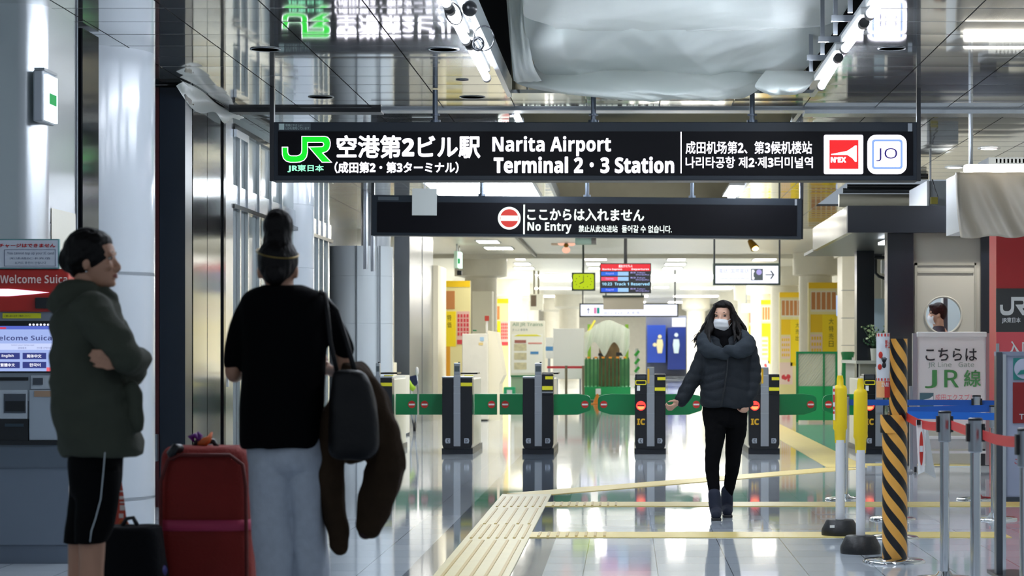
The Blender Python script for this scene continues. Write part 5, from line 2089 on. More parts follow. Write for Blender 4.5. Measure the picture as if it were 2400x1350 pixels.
# ------------------------------------------------------------------ ticket machine on the left
Y = 13.4
t = thing('ticket_machine', P(40, 1318, Y), 'red topped railway ticket machine with a lit touch screen at the left edge', 'ticket machine')
M_mgrey = mat('machine_grey', '#8c97a4', rough=.4)
M_mdark = mat('machine_dark', '#10141a', rough=.35)
M_mpale = mat('machine_pale', '#a9b2bb', rough=.4)
L, Rr = -130, 150
MB().pbox(L, 632, Rr, 1036, Y + .02, .55).build('cabinet', M_mpale, t, bevel=.008)
MB().pbox(L, 630, Rr + 10, 731, Y - .03, .3).build('red_header', mat('machine_red', '#a3221c', rough=.35), t, bevel=.01)
MB().text('Welcome Suica', 0, 644, 158, 664, Y - .034, .02).build('header_lettering', mat('pale_ink', '#e2c9c4', rough=.5), t)
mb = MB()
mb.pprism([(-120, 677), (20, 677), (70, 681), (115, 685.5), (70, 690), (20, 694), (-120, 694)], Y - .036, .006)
mb.build('reflection_strip', emis('header_reflection', '#ffd9ff', 1.6), t)  # glowing shape drawn in place of a light reflection on the header
MB().pbox(82, 697, 130, 723, Y - .05, .03).build('camera_box', M_mdark, t, bevel=.005)
MB().pbox(L, 731, 140, 752, Y - .012, .05).build('grey_band', mat('machine_band', '#747c88', rough=.4), t)
mb = MB()
mb.pbox(6, 734, 96, 746, Y - .016, .004)
st = mb.build('yellow_sticker', mat('sticker_yellow', '#c9cc1c', rough=.5), t)
MB().text('ご購入前に必ずご確認ください', 10, 738, 72, 743, Y - .0175).build('sticker_print', M_ink, st)
MB().pbox(L, 750, 134, 874, Y - .008, .05).build('screen_bezel', M_mdark, t)
scr = MB().pbox(L, 764, 131, 870, Y - .014, .008).build('screen', emis('screen_blue', '#a9bdf6', .85), t)
mb = MB()
for i in range(8):
    mb.disc(70 + i * 8.5, 761, 2.6, Y - .012, .004, 12)
mb.build('indicator_dots', emis('dot_white', '#f2f2ff', 1.0), t)
MB().pbox(L, 764, 131, 772, Y - .018, .004).build('title_bar', emis('screen_bar', '#5f72d6', .8), scr)
MB().pbox(-60, 767, 14, 771, Y - .021, .003).build('red_tab', emis('screen_red', '#e04050', .8), scr)
MB().text('Welcome Suica', -22, 786, 121, 798, Y - .019, .02).build('title', emis('screen_ink', '#5a63a8', .5), scr)
MB().pbox(L, 805, 131, 820, Y - .017, .003).build('pale_band', emis('screen_pale', '#c9d4fb', .95), scr)
mb = MB()
mb.text('Select your language', 26, 807, 80, 811, Y - .02)
mb.text('选择语言', 42, 813, 62, 818, Y - .02)
mb.text('언어를 선택하세요', 86, 813, 124, 818, Y - .02)
mb.build('small_print', emis('screen_ink2', '#7f88c4', .6), scr)
M_btn = emis('screen_button', '#454f9e', .6)
M_btx = emis('screen_button_text', '#f4f4ff', 1.0)
for xa, xb, ya, yb, s, ta, tb in ((-9, 46, 827, 842, 'English', 4, 32), (53, 108, 827, 842, '简体中文', 63, 97),
                                  (-9, 46, 848, 863, '繁體中文', 1, 35), (53, 108, 848, 863, '한국어', 69, 95)):
    b = MB().pbox(xa, ya, xb, yb, Y - .019, .004).build('language_button', M_btn, scr)
    MB().text(s, ta, ya + 3.5, tb, yb - 3.5, Y - .0205, .02).build('button_lettering', M_btx, scr)
MB().pbox(109, 861, 126, 870, Y - .019, .004).build('red_button', emis('screen_pink', '#f06a7a', .9), scr)
MB().pbox(L, 874, 136, 940, Y - .004, .05).build('slot_panel', mat('slot_grey', '#7b838c', rough=.4), t)
MB().pbox(L, 884, 66, 892, Y - .008, .006).build('note_slot', M_mdark, t)
MB().pbox(72, 880, 124, 912, Y - .01, .01).build('coin_unit', M_mpale, t, bevel=.003)
MB().pbox(77, 886, 100, 902, Y - .016, .01).build('coin_slot', mat('coin_dark', '#3d444e', rough=.4), t)
MB().pbox(L, 914, 64, 982, Y - .008, .02).build('receipt_unit', M_mpale, t, bevel=.004)
MB().pbox(9, 923, 60, 968, Y - .012, .006).build('receipt_recess', mat('coin_dark'), t)
MB().pbox(12, 940, 58, 964, Y - .014, .004).build('receipt_mouth', M_mdark, t)
MB().pbox(L, 982, 66, 1033, Y - .008, .02).build('ticket_tray', M_mdark, t)
MB().pbox(11, 993, 55, 1000, Y - .014, .008).build('tray_lip', mat('tray_steel', '#3d4a55', rough=.3, metal=.6), t)
MB().pbox(68, 914, 136, 1032, Y - .012, .03).build('lower_door', mat('door_pale', '#9aa5b0', rough=.4), t, bevel=.004)
MB().pbox(80, 916, 122, 930, Y - .016, .006).build('amber_slot', mat('amber_dim', '#9a7f68', rough=.5), t)
MB().pbox(L, 1033, 148, 1043, Y - .02, .1).build('black_edge', M_mdark, t)
MB().pbox(L, 1043, 160, 1096, Y - .01, .5).build('upper_plinth', mat('plinth_upper', '#55606c', rough=.5), t)
MB().pbox(L, 1096, 160, 1277, Y, .5).build('plinth', mat('plinth_grey', '#66717f', rough=.5), t)
MB().box(wx(L, Y), wx(160, Y), Y + .01, Y + .5, 0, wz(1277, Y)).build('kick_board', mat('plinth_low', '#5b6674', rough=.5), t)
t = thing('charge_notice', P(60, 628, 13.35), 'white notice in a teal frame with red lettering standing on the ticket machine', 'notice')
Y = 13.36
MB().pbox(-80, 560, 138, 630, Y, .03).build('frame', mat('teal_frame', '#5d8a8c', rough=.4), t)
MB().pbox(-78, 563, 135, 627, Y - .004, .006).build('sheet', mat('notice_sheet', '#bfc6d2', rough=.25), t)
mb = MB()
mb.text('チャージはできません', -2, 571, 130, 580, Y - .007, .03)
mb.build('red_lettering', mat('notice_redink', '#b8242a', rough=.5), t)
mb = MB()
mb.text('You cannot top up your IC card', 17, 590, 126, 598, Y - .007)
mb.text('无法给IC卡充值', 22, 603, 118, 608, Y - .007)
mb.text('IC카드 충전이 안됩니다', 35, 613, 108, 619, Y - .007)
mb.build('small_lettering', mat('notice_ink', '#55607c', rough=.5), t)
mb = MB()
for a in ((10, 585, 130, 585.8), (10, 623, 130, 623.8), (10, 585, 10.8, 624), (129.4, 585, 130.2, 624)):
    mb.pbox(*a, Y - .007, .004)
mb.build('ruled_box', mat('notice_ink'), t)

# exit light box projecting from the steel bulkhead
Y = 13.9
t = thing('exit_lightbox', P(92, 285, Y), 'slim upright light box with a green sign fixed on the steel bulkhead', 'sign')
MB().pbox(77, 163, 101, 284, Y, .30).build('housing', mat('box_grey', '#9ba3ab', rough=.35), t, bevel=.01)
mb = MB()
xs = wx(101, Y)
mb.box(xs, xs + .02, Y + .02, Y + .28, wz(280, Y), wz(172, Y))
mb.build('lit_face', emis('exit_face', '#e8f4ff', 1.6), t)
MB().box(xs + .02, xs + .023, Y + .08, Y + .24, wz(240, Y), wz(215, Y)).build('pictogram', emis('lit_exit_green'), t)
MB().pbox(80, 158, 104, 164, Y - .01, .32).build('cap', M_alu, t)

# ------------------------------------------------------------------ luggage
Y = 9.4
s = Y / F
cx, wd = wx(495, Y), 218 * s
t = thing('suitcase', (cx, Y, 0), 'large red fabric suitcase with a pink luggage strap', 'suitcase')
M_case = mat('suitcase_red', '#84150a', rough=.75, bump=.25, bscale=90, var=.1, vscale=5)
zt = wz(1046, Y)
b = Blob()
rows = [(cx, Y, .06, wd * .48, .135), (cx, Y, .10, wd * .50, .15), (cx - .004, Y, .30, wd * .495, .155), (cx - .006, Y, .55, wd * .485, .155),
        (cx - .008, Y, zt - .10, wd * .475, .15), (cx - .01, Y, zt - .03, wd * .46, .14), (cx - .012, Y, zt, wd * .40, .11)]
b.rings(rows, 4, 48, 5.0)
body = b.fuse('shell', M_case, t, .012, 3, folds(.006, 6, 6, 5, 3))
mb = MB()
vs = []
rows2 = [(-.18, .06), (-.182, zt - .14), (-.15, zt - .05), (-.1, zt - .03), (.11, zt - .03), (.165, zt - .07), (.178, zt - .16), (.185, .06)]
mb.tube([(cx + a * wd / .4 - .002, Y - .158, z) for a, z in rows2], .008, 8)
mb.build('front_piping', mat('piping_red', '#5e100b', rough=.6), t, smooth='all')
zs = wz(1225, Y)
hs = 12.5 * s
mb = MB()
N = 48
vs = []
for i in range(N):
    a = 2 * math.pi * i / N
    c, q = math.cos(a), math.sin(a)
    k = (abs(c) ** 5 + abs(q) ** 5) ** -.2
    for dz in (-hs, hs):
        vs.append((cx - .005 + wd * .498 * c * k, Y + .163 * q * k, zs + dz))
mb.add(vs, [(2 * i, (2 * i + 2) % (2 * N), (2 * i + 3) % (2 * N), 2 * i + 1) for i in range(N)])
so = mb.build('luggage_strap', mat('strap_pink', '#b8385c', rough=.6), t, smooth='all').modifiers.new('s', 'SOLIDIFY')
so.thickness = .004
mb = MB()
mb.tube([P(408, 1075, Y - .12), P(402, 1062, Y - .15), P(410, 1050, Y - .15), P(422, 1052, Y - .12)], .02, 10)
mb.build('corner_guard', M_black, t, smooth='all')
mb = MB()
mb.tube([P(455, 1048, Y), P(462, 1034, Y), P(500, 1034, Y), P(508, 1048, Y)], .012, 10)
mb.build('top_handle', M_black, t, smooth='all')
for sx_ in (-.14, .14):
    for sy_ in (-.09, .09):
        MB().tube([(cx + sx_ - .012, Y + sy_, .03), (cx + sx_ + .012, Y + sy_, .03)], .03, 16).build('wheel', M_rubber, t, smooth=True)
t = thing('ribbon_tag', P(475, 1035, Y), 'small purple and orange ribbon tied on the red suitcase handle', 'ribbon')
mb = MB()
mb.tube([P(455, 1036, Y - .02), P(447, 1024, Y - .02), P(458, 1020, Y - .02), P(466, 1033, Y - .02), P(470, 1022, Y - .01), P(463, 1012, Y - .01)], [.004, .014, .012, .005, .012, .003], 8)
mb.build('purple_loop', mat('ribbon_purple', '#6a1e84', rough=.5), t, smooth='all')
mb = MB()
mb.tube([P(466, 1040, Y - .02), P(480, 1036, Y - .03), P(490, 1028, Y - .02), P(497, 1013, Y - .01)], [.01, .02, .012, .004], 8)
mb.tube([P(478, 1030, Y - .02), P(484, 1026, Y - .02), P(492, 1038, Y - .02)], [.004, .008, .003], 8)
mb.build('orange_loop', mat('ribbon_orange', '#d8682a', rough=.5), t, smooth='all')

Y = 9.0
s = Y / F
t = thing('cabin_bag', (wx(318, Y), Y, 0), 'low black cabin bag standing behind the bare legged person', 'bag')
b = Blob()
cx = wx(312, Y)
b.rings([(cx + .015, Y, .03, .15, .11), (cx + .012, Y, .08, .155, .115), (cx + .004, Y, .35, .135, .11), (cx - .002, Y, wz(1250, Y), .115, .10), (cx - .004, Y, wz(1232, Y), .10, .085)], 4, 40, 4.0)
b.fuse('bag_body', mat('bag_black', '#0c0d11', rough=.85, bump=.2, bscale=60, spec=.15), t, .012, 3, folds(.006, 7, 7, 6, 9))
mb = MB()
mb.tube([P(287, 1232, Y), P(296, 1216, Y), P(312, 1213, Y), P(322, 1232, Y)], .009, 10)
mb.build('handle', mat('handle_grey', '#23262c', rough=.5), t, smooth='all')
mb = MB()
mb.ell(P(374, 1338, Y - .02), (.03, .05, .03))
mb.build('blue_wheel_guard', mat('guard_blue', '#141c6c', rough=.5), t, smooth='all')
for dx in (-.12, .13):
    MB().tube([(cx + dx - .01, Y - .02, .028), (cx + dx + .01, Y - .02, .028)], .028, 14).build('wheel', M_rubber, t, smooth=True)
t = thing('paper_carrier', P(285, 1225, Y + .25), 'orange and white paper carrier bag edge behind the black cabin bag', 'carrier bag')
mb = MB()
Yc = Y + .25
mb.add([P(255, 1120, Yc), P(284, 1116, Yc), P(299, 1235, Yc), P(299, 1546, Yc), P(250, 1546, Yc),
        P(255, 1120, Yc + .1), P(284, 1116, Yc + .1), P(299, 1235, Yc + .12), P(299, 1546, Yc + .12), P(250, 1546, Yc + .12)],
       [(0, 4, 3, 2, 1), (5, 6, 7, 8, 9), (0, 1, 6, 5), (1, 2, 7, 6), (2, 3, 8, 7), (3, 4, 9, 8)])
mb.build('carrier_body', mat('carrier_orange', '#c7432a', rough=.5), t)
mb = MB()
for a in ((279, 1150, 288, 1153), (280, 1163, 289, 1170), (281, 1176, 290, 1179), (281, 1184, 292, 1196), (279, 1204, 289, 1214)):
    mb.pbox(*a, Yc - .004, .003)
mb.build('white_print', mat('print_white', '#e6d6cc', rough=.6), t)
MB().tube([P(276, 1240, Yc - .05), P(283, 1222, Yc - .05), P(294, 1218, Yc - .03), P(300, 1230, Yc)], .006, 8).build('cord_handle', mat('cord_orange', '#c25a24', rough=.6), t, smooth='all')
# ------------------------------------------------------------------ plastic sheeting hung in the opened ceiling bay
def drape(name, label, rows, Yof, N, K, crumple, mtl, seed):
    """rows: picture rows (py, px_left, px_right); Yof(v,u): depth"""
    t_rows = catmull([list(map(float, r)) for r in rows], 6)
    rr = random.Random(int(seed * 10))
    lines = []
    for _ in range(30):
        an = rr.uniform(0, math.pi)
        lines.append((rr.random(), rr.random(), math.cos(an), math.sin(an) * .6, rr.uniform(.02, .12), rr.uniform(-.45, .75)))
    vs, fs = [], []
    for i in range(K + 1):
        v = i / K
        a = v * (len(t_rows) - 1)
        k = min(int(a), len(t_rows) - 2)
        f = a - k
        py, pl, pr = [t_rows[k][q] * (1 - f) + t_rows[k + 1][q] * f for q in range(3)]
        for j in range(N + 1):
            u = j / N
            px = pl + (pr - pl) * u
            p = P(px, py, Yof(v, u))
            q = Vector((u * 5 + seed, v * 3.2, seed))
            r1 = 1 - 2 * abs(noise.noise(q))
            r2_ = 1 - 2 * abs(noise.noise(q * 2.1 + Vector((3, 7, 1))))
            cr = 0.
            for cu_, cv_, nu_, nv_, wd_, am_ in lines:
                g = math.exp(-((u - cu_) ** 2 + ((v - cv_) * .7) ** 2) / wd_)
                cr += am_ * g * (1 - min(1, abs((u - cu_) * nu_ + (v - cv_) * nv_) * 7))
            r3 = 1 - 2 * abs(noise.noise(Vector((u * 9 + v * 7 + seed, v * 2 - u * 3, 4))))
            edge = min(1, 8 * u, 8 * (1 - u))
            d = crumple * (r1 * .26 + r2_ * .08 + r3 * .10 + 1.1 * cr) * (.4 + .6 * edge)
            vs.append(p + Vector((0, -d, -.35 * d * edge)))
    for i in range(K):
        for j in range(N):
            a = i * (N + 1) + j
            fs.append((a, a + 1, a + N + 2, a + N + 1))
    o = single(MB().add(vs, fs), name, mtl, label, 'plastic sheet', smooth='all')
    return o


drape('plastic_sheet', 'large crumpled translucent plastic sheet sagging from the opened ceiling', [(-40, 1222, 2030), (20, 1226, 1985), (80, 1232, 1950), (130, 1245, 1915), (165, 1262, 1885), (185, 1300, 1850)],
      lambda v, u: 16.6 + 2.0 * v + .35 * math.sin(u * 3.1), 110, 60, .18, M_sheet, 2.3)
drape('plastic_sheet', 'paler overlapping upper layer of plastic sheet at the top of the bay', [(-45, 1224, 2000), (10, 1228, 1985), (40, 1232, 1965), (62, 1296, 1925), (71, 1300, 1800)],
      lambda v, u: 16.35 + .95 * v + .35 * math.sin(u * 3.1), 90, 30, .10, sheet_material('polythene_layer', '#eef2ef', .3, .6), 3.1)
drape('plastic_sheet', 'lower bulging fold of plastic sheet just above the station sign', [(150, 1200, 1800), (175, 1204, 1800), (198, 1215, 1790), (216, 1290, 1770), (229, 1400, 1745), (232, 1420, 1730)],
      lambda v, u: 18.55 - .55 * math.sin(v * math.pi * .8) * (.35 + .65 * math.sin(u * math.pi)), 80, 26, .10, M_sheet, 7.7)
drape('plastic_sheet', 'small pale plastic sheet wrapped round the lamp at the right of the bay', [(165, 1795, 1925), (190, 1775, 1905), (205, 1770, 1895), (218, 1790, 1880), (220, 1800, 1870)],
      lambda v, u: 18.1 - .3 * math.sin(v * math.pi), 30, 14, .05, M_sheet, 11.1)
drape('plastic_sheet', 'narrow upright plastic strip beside the bright tube lamps', [(-30, 1185, 1240), (60, 1192, 1236), (150, 1200, 1250), (190, 1204, 1270)],
      lambda v, u: 16.9 + 1.2 * v, 14, 24, .05, M_sheet, 5.2)
# white cloth lining of the second bay, seen over the top of the station sign
drape('plastic_sheet', 'pale cloth lining inside the second ceiling bay above the station sign', [(232, 1224, 1858), (262, 1224, 1858), (292, 1230, 1850)],
      lambda v, u: 21.4 - .5 * (v - .2), 60, 12, .08, mat('lining_cloth', '#d3d2c4', rough=.7), 4.4)
t = thing('cylinder_unit', P(1309, 262, 22.5), 'ribbed grey cylinder unit between the sheet and the station sign', 'ceiling unit')
x = wx(1309, 22.5)
MB().lathe(x, 22.5, [(.068, wz(300, 22.5)), (.068, wz(272, 22.5)), (.078, wz(268, 22.5)), (.078, wz(258, 22.5)), (.06, wz(254, 22.5)), (.06, 3.98)], 24).build('cylinder', mat('unit_grey', '#8f99a8', rough=.35, metal=.5), t, smooth=True, angle=40)
t = thing('ceiling_projector', P(1238, 272, 21.5), 'small white fitting peeking over the station sign, left of the ribbed cylinder', 'ceiling unit')
MB().pbox(1224, 260, 1246, 283, 21.5, .2).build('case', M_white, t, bevel=.02)
MB().pbox(1216, 276, 1234, 290, 21.45, .1).build('bracket', M_black, t)
MB().cyl(wx(1236, 21.6), 21.6, wz(262, 21.5), 4.0, .012, 8).build('hanger_rod', M_alu, t)
# ------------------------------------------------------------------ people
def head_matrix(p, deg, sc, tilt=0.):
    return Matrix.Translation(p) @ Matrix.Rotation(math.radians(deg), 4, 'Z') @ Matrix.Rotation(math.radians(tilt), 4, 'X') @ Matrix.Scale(sc, 4)


def add_head(b, M):
    """head in its own frame: chin at z = 0, looking along -y"""
    rows = []
    for z, fr, bk, hw in ((-.004, -.062, -.01, .018), (.004, -.076, .0, .034), (.02, -.085, .015, .046), (.05, -.085, .05, .056), (.08, -.084, .078, .064),
                          (.112, -.082, .091, .069), (.135, -.087, .097, .072), (.165, -.082, .10, .074), (.195, -.063, .088, .064),
                          (.213, -.03, .06, .042), (.221, -.005, .035, .02)):
        rows.append((0, (fr + bk) / 2, z, hw, (bk - fr) / 2))
    b.rings(rows, 3, 28, 2.2, M)
    V = Vector
    for pts in ([(0, -.080, .122, .008), (0, -.094, .098, .0095), (0, -.105, .080, .011), (0, -.098, .070, .010)],):
        b.limb([(M @ V(p[:3]), p[3] * M.to_scale()[0]) for p in pts], 3, 10)
    for sgn in (-1, 1):
        b.mell(M, (sgn * .011, -.093, .074), (.008, .010, .008), 10, 8)
        b.mell(M, (sgn * .077, .012, .095), (.008, .017, .031), 12, 8)
        b.mell(M, (sgn * .034, -.070, .085), (.024, .018, .02), 12, 8)
        b.mell(M, (sgn * .033, -.077, .136), (.022, .012, .007), 12, 8)
    b.mell(M, (0, -.087, .051), (.021, .009, .006), 12, 8)
    b.mell(M, (0, -.086, .040), (.019, .009, .007), 12, 8)
    b.mell(M, (0, -.078, .014), (.022, .014, .014), 12, 8)


def add_face(M, parent, lips=True, iris=(0, 0), ey=-.0735):
    V = Vector
    sc = M.to_scale()[0]
    w_, ir, br = MB(), MB(), MB()
    lid = MB()
    for sgn in (-1, 1):
        c = M @ V((sgn * .032, ey, .1165))
        w_.ell(c, (.0118 * sc, .0118 * sc, .0075 * sc), 14, 10)
        d = (M.to_3x3() @ V((iris[0], -1, 0))).normalized()
        ir.ell(c + d * .0075 * sc, (.0062 * sc, .0062 * sc, .0068 * sc), 12, 8)
        lid.tube([M @ V((sgn * .019, ey - .0035, .118)), M @ V((sgn * .032, ey - .0103, .1235)), M @ V((sgn * .045, ey + .0005, .119))], [.001 * sc, .002 * sc, .001 * sc], 6)
        br.tube([M @ V((sgn * .017, -.0828, .138)), M @ V((sgn * .032, -.0838, .142)), M @ V((sgn * .05, -.070, .137))], [.002 * sc, .003 * sc, .0015 * sc], 6)
    w_.build('eyes', mat('eye_white', '#a89c92', rough=.35), parent, smooth='all')
    ir.build('irises', mat('eye_brown', '#20130c', rough=.15), parent, smooth='all')
    lid.build('eyelashes', mat('lash', '#120c0a', rough=.6), parent, smooth='all')
    br.build('eyebrows', mat('brow', '#2a1c16', rough=.7), parent, smooth='all')
    if lips:
        mb = MB()
        for z, r_ in ((.0505, .004), (.0415, .005)):
            mb.tube([M @ V((-.022, -.083, .046)), M @ V((-.01, -.0935, z)), M @ V((.01, -.0935, z)), M @ V((.022, -.083, .046))], [.001 * sc, r_ * sc, r_ * sc, .001 * sc], 8)
        mb.build('lips', mat('lips', '#9a5a50', rough=.4), parent, smooth='all')


def add_hand(b, wrist, d, thumb, curl=35, sc=1.):
    """palm of four rays, five separate fingers bending towards the palm side"""
    d = d.normalized()
    thumb = (thumb - d * thumb.dot(d)).normalized()
    n = d.cross(thumb)               # palm side
    for i, (off, ln, r_) in enumerate(((.030, .072, .0085), (.010, .080, .009), (-.010, .074, .0085), (-.028, .058, .0075))):
        k = wrist + d * .088 * sc + thumb * off * sc
        b.limb([(wrist + thumb * off * .55 * sc, .013 * sc), (wrist.lerp(k, .55) + n * .002, .0135 * sc), (k, .0105 * sc)], 3, 8)
        p, a = k, math.radians(curl * .7)
        dirv = d
        pts = [(k, r_ * 1.05 * sc)]
        for j, fr in enumerate((.45, .32, .23)):
            dirv = (d * math.cos(a) + n * math.sin(a)).normalized()
            p = p + dirv * ln * fr * sc
            pts.append((p, r_ * (1 - .1 * (j + 1)) * sc))
            a += math.radians(curl)
        b.limb(pts, 3, 8)
    t0 = wrist + d * .022 * sc + thumb * .022 * sc
    t1 = t0 + (d * .6 + thumb * .6 + n * .25).normalized() * .042 * sc
    t2 = t1 + (d * .85 + thumb * .15 + n * .4).normalized() * .032 * sc
    t3 = t2 + (d * .9 + n * .5 - thumb * .1).normalized() * .026 * sc
    b.limb([(t0, .014 * sc), (t1, .0115 * sc), (t2, .0098 * sc), (t3, .008 * sc)], 3, 8)


def rowz(Yp, rows):
    """picture rows (py, px_left, px_right, depth radius, dy) to ring rows"""
    out = []
    for r in rows:
        py, a, b_, ry = r[:4]
        dy = r[4] if len(r) > 4 else 0
        Yq = Yp + dy
        out.append((wx((a + b_) / 2, Yq), Yq, wz(py, Yq), abs(b_ - a) / 2 * Yq / F, ry))
    out.sort(key=lambda q: q[2])
    return out


def shoe(px, Yp, dirx, diry, label_mat, parent, ln=.25):
    b = Blob()
    x = wx(px, Yp)
    d = Vector((dirx, diry, 0)).normalized()
    c = Vector((x, Yp, 0))
    b.limb([(c - d * .05 + Vector((0, 0, .045)), .045), (c + d * .05 + Vector((0, 0, .043)), .043), (c + d * (ln - .09) + Vector((0, 0, .036)), .036)], 3, 12)
    b.limb([(c - d * .02 + Vector((0, 0, .05)), .044), (c - d * .02 + Vector((0, 0, .10)), .042)], 3, 12)
    return b.fuse('shoe', label_mat, parent, .01, 3)


# ================================================================ 1: olive parka, seen from the side
Yp = 8.4
pt = lambda px, py, dy=0.: P(px, py, Yp + dy)
S = Yp / F
t = thing('person', (wx(215, Yp), Yp, 0), 'person in an olive parka and black shorts standing in profile with crossed arms', 'person')
M1 = head_matrix(pt(219, 673), 90, .93)
b = Blob()
add_head(b, M1)
b.limb([(pt(205, 645), 30 * S), (pt(204, 690), 33 * S), (pt(204, 720), 44 * S)])
b.rings(rowz(Yp, [(700, 175, 250, .10), (730, 150, 270, .15), (800, 150, 270, .15), (900, 155, 270, .14), (1000, 175, 270, .13), (1070, 185, 262, .12), (1100, 195, 258, .10)]))
for lx, dy in ((214, -.09), (188, .09)):
    b.limb([(pt(lx + 8, 1090, dy * .8), 34 * S), (pt(lx + 4, 1200, dy), 32 * S), (pt(lx + 2, 1270, dy), 31 * S), (pt(lx, 1340, dy), 29 * S), (pt(lx - 3, 1410, dy), 31 * S),
            (pt(lx - 4, 1500, dy), 22 * S), (pt(lx - 2, 1575, dy), 18 * S), (pt(lx + 4, 1600, dy), 19 * S)])
# arms (inside the sleeves) and the hand that shows
b.limb([(pt(210, 730, -.16), 26 * S), (pt(262, 790, -.2), 24 * S), (pt(305, 846, -.17), 20 * S), (pt(324, 846, -.03), 17 * S), (pt(316, 838, .10), 14 * S)])
b.limb([(pt(212, 730, .16), 26 * S), (pt(280, 810, .2), 24 * S), (pt(312, 878, .15), 20 * S), (pt(318, 868, 0), 17 * S), (pt(298, 852, -.16), 14 * S)])
add_hand(b, pt(297, 852, -.175), Vector((-.55, -.75, .12)), Vector((.1, 0, 1)), 32, .98)
body = b.fuse('body', M_skin, t, .006, 4)
add_face(M1, t, True, (0, 0), -.0705)
h = Blob()
h.mell(M1, (0, .022, .140), (.086, .104, .104), 28, 18)
h.mell(M1, (0, -.012, .182), (.074, .064, .050), 24, 14)
for sg in (-1, 1):
    h.limb([(M1 @ Vector((sg * .060, -.028, .172)), .018), (M1 @ Vector((sg * .072, .008, .145)), .017), (M1 @ Vector((sg * .074, .040, .115)), .018), (M1 @ Vector((sg * .05, .075, .10)), .022)])
h.mell(M1, (0, .06, .10), (.07, .055, .06), 20, 12)
h.mell(M1, (0, .098, .112), (.04, .046, .054), 20, 12)
h.limb([(M1 @ Vector((0, .07, .07)), .03), (M1 @ Vector((0, .055, .045)), .02)])
h.fuse('hair', M_hair, t, .006, 3, folds(.003, 30, 30, 30, 2))
mb = MB()
mb.ell(M1 @ Vector((-.086, .008, .060)), (.004, .004, .004), 10, 8)
mb.ell(M1 @ Vector((.086, .008, .060)), (.004, .004, .004), 10, 8)
mb.build('earring', M_chrome, t, smooth='all')
b = Blob()
b.rings(rowz(Yp, [(672, 212, 252, .05), (690, 190, 262, .09), (708, 160, 272, .14), (740, 134, 284, .19), (790, 125, 290, .20), (850, 126, 297, .2), (900, 126, 308, .2),
                  (960, 129, 318, .2), (1010, 138, 325, .195), (1045, 147, 330, .19), (1062, 152, 330, .187), (1068, 156, 324, .18)]), 4, 40, 2.3)
b.limb([(pt(210, 678, -.05), 22 * S), (pt(172, 686, -.06), 32 * S), (pt(140, 712, -.03), 30 * S)])
b.limb([(pt(210, 678, .05), 22 * S), (pt(172, 686, .06), 32 * S), (pt(140, 712, .03), 30 * S)])
b.limb([(pt(245, 686, -.04), 17 * S), (pt(258, 700, 0), 17 * S), (pt(245, 686, .04), 17 * S)])
b.limb([(pt(212, 728, -.15), 47 * S), (pt(255, 782, -.21), 42 * S), (pt(300, 842, -.18), 36 * S), (pt(322, 846, -.04), 31 * S), (pt(316, 840, .08), 26 * S)])
b.limb([(pt(215, 728, .15), 47 * S), (pt(275, 800, .2), 40 * S), (pt(308, 868, .16), 33 * S), (pt(314, 868, .03), 27 * S), (pt(302, 858, -.10), 21 * S)])
b.limb([(pt(309, 905, -.10), 15 * S), (pt(317, 950, -.09), 17 * S), (pt(320, 1000, -.08), 15 * S)])
M_olive = mat('olive_cotton', '#3a3f33', rough=.85, bump=.15, bscale=140, var=.08, vscale=9)
b.fuse('parka', M_olive, t, .009, 3, folds(.014, 5, 5, 9, 1.3))
b = Blob()
b.rings(rowz(Yp, [(1030, 168, 284, .15), (1070, 165, 286, .16), (1130, 165, 281, .16), (1165, 170, 276, .13)]), 3, 36)
b.rings(rowz(Yp, [(1100, 178, 281, .10, -.07), (1180, 176, 277, .085, -.085), (1240, 176, 264, .08, -.09), (1272, 176, 247, .075, -.09)]), 3, 30)
b.rings(rowz(Yp, [(1100, 164, 265, .10, .07), (1180, 162, 255, .085, .085), (1240, 154, 240, .08, .09), (1272, 149, 225, .075, .09)]), 3, 30)
b.fuse('shorts', mat('black_jersey', '#08090b', rough=.9, spec=.1), t, .008, 3, folds(.005, 7, 7, 6, 4))
MB().tube([pt(246, 1060, -.185), pt(242, 1110, -.178), pt(236, 1170, -.175), pt(224, 1215, -.176), pt(214, 1245, -.172), pt(211, 1270, -.168)], .0022, 6).build('white_piping', mat('piping_white', '#c9d3d6', rough=.6), t, smooth='all')
shoe(212, Yp - .09, 1, 0, M_black, t)
shoe(186, Yp + .09, 1, 0, M_black, t)

# ================================================================ 2: black T-shirt, seen from behind
Yp = 8.6
S = Yp / F
t = thing('person', (wx(665, Yp), Yp, 0), 'person seen from behind with a tall hair bun, black T-shirt and grey sweatpants', 'person')
M2 = head_matrix(pt(652, 692), 180, .95)
b = Blob()
add_head(b, M2)
b.limb([(pt(653, 640), 33 * S), (pt(655, 668), 33 * S), (pt(656, 690), 40 * S), (pt(657, 720), 50 * S)])
b.rings(rowz(Yp, [(700, 600, 730, .07), (730, 580, 745, .10), (850, 590, 735, .11), (950, 590, 735, .11), (1050, 595, 740, .12), (1110, 605, 735, .11)]))
b.limb([(pt(590, 718), 24 * S), (pt(562, 780, .01), 22 * S), (pt(547, 850, .02), 20 * S), (pt(548, 878, .04), 18.5 * S), (pt(566, 872, .16), 16 * S), (pt(590, 862, .27), 12 * S)])
b.limb([(pt(736, 715), 24 * S), (pt(772, 770, .01), 21 * S), (pt(803, 828, .02), 17 * S), (pt(800, 868, .06), 17 * S), (pt(786, 872, .18), 15 * S), (pt(770, 866, .27), 12 * S)])
add_hand(b, pt(592, 861, .275), Vector((.5, .6, .15)), Vector((0, 0, 1)), 38)
add_hand(b, pt(768, 865, .275), Vector((-.5, .6, .1)), Vector((0, 0, 1)), 38)
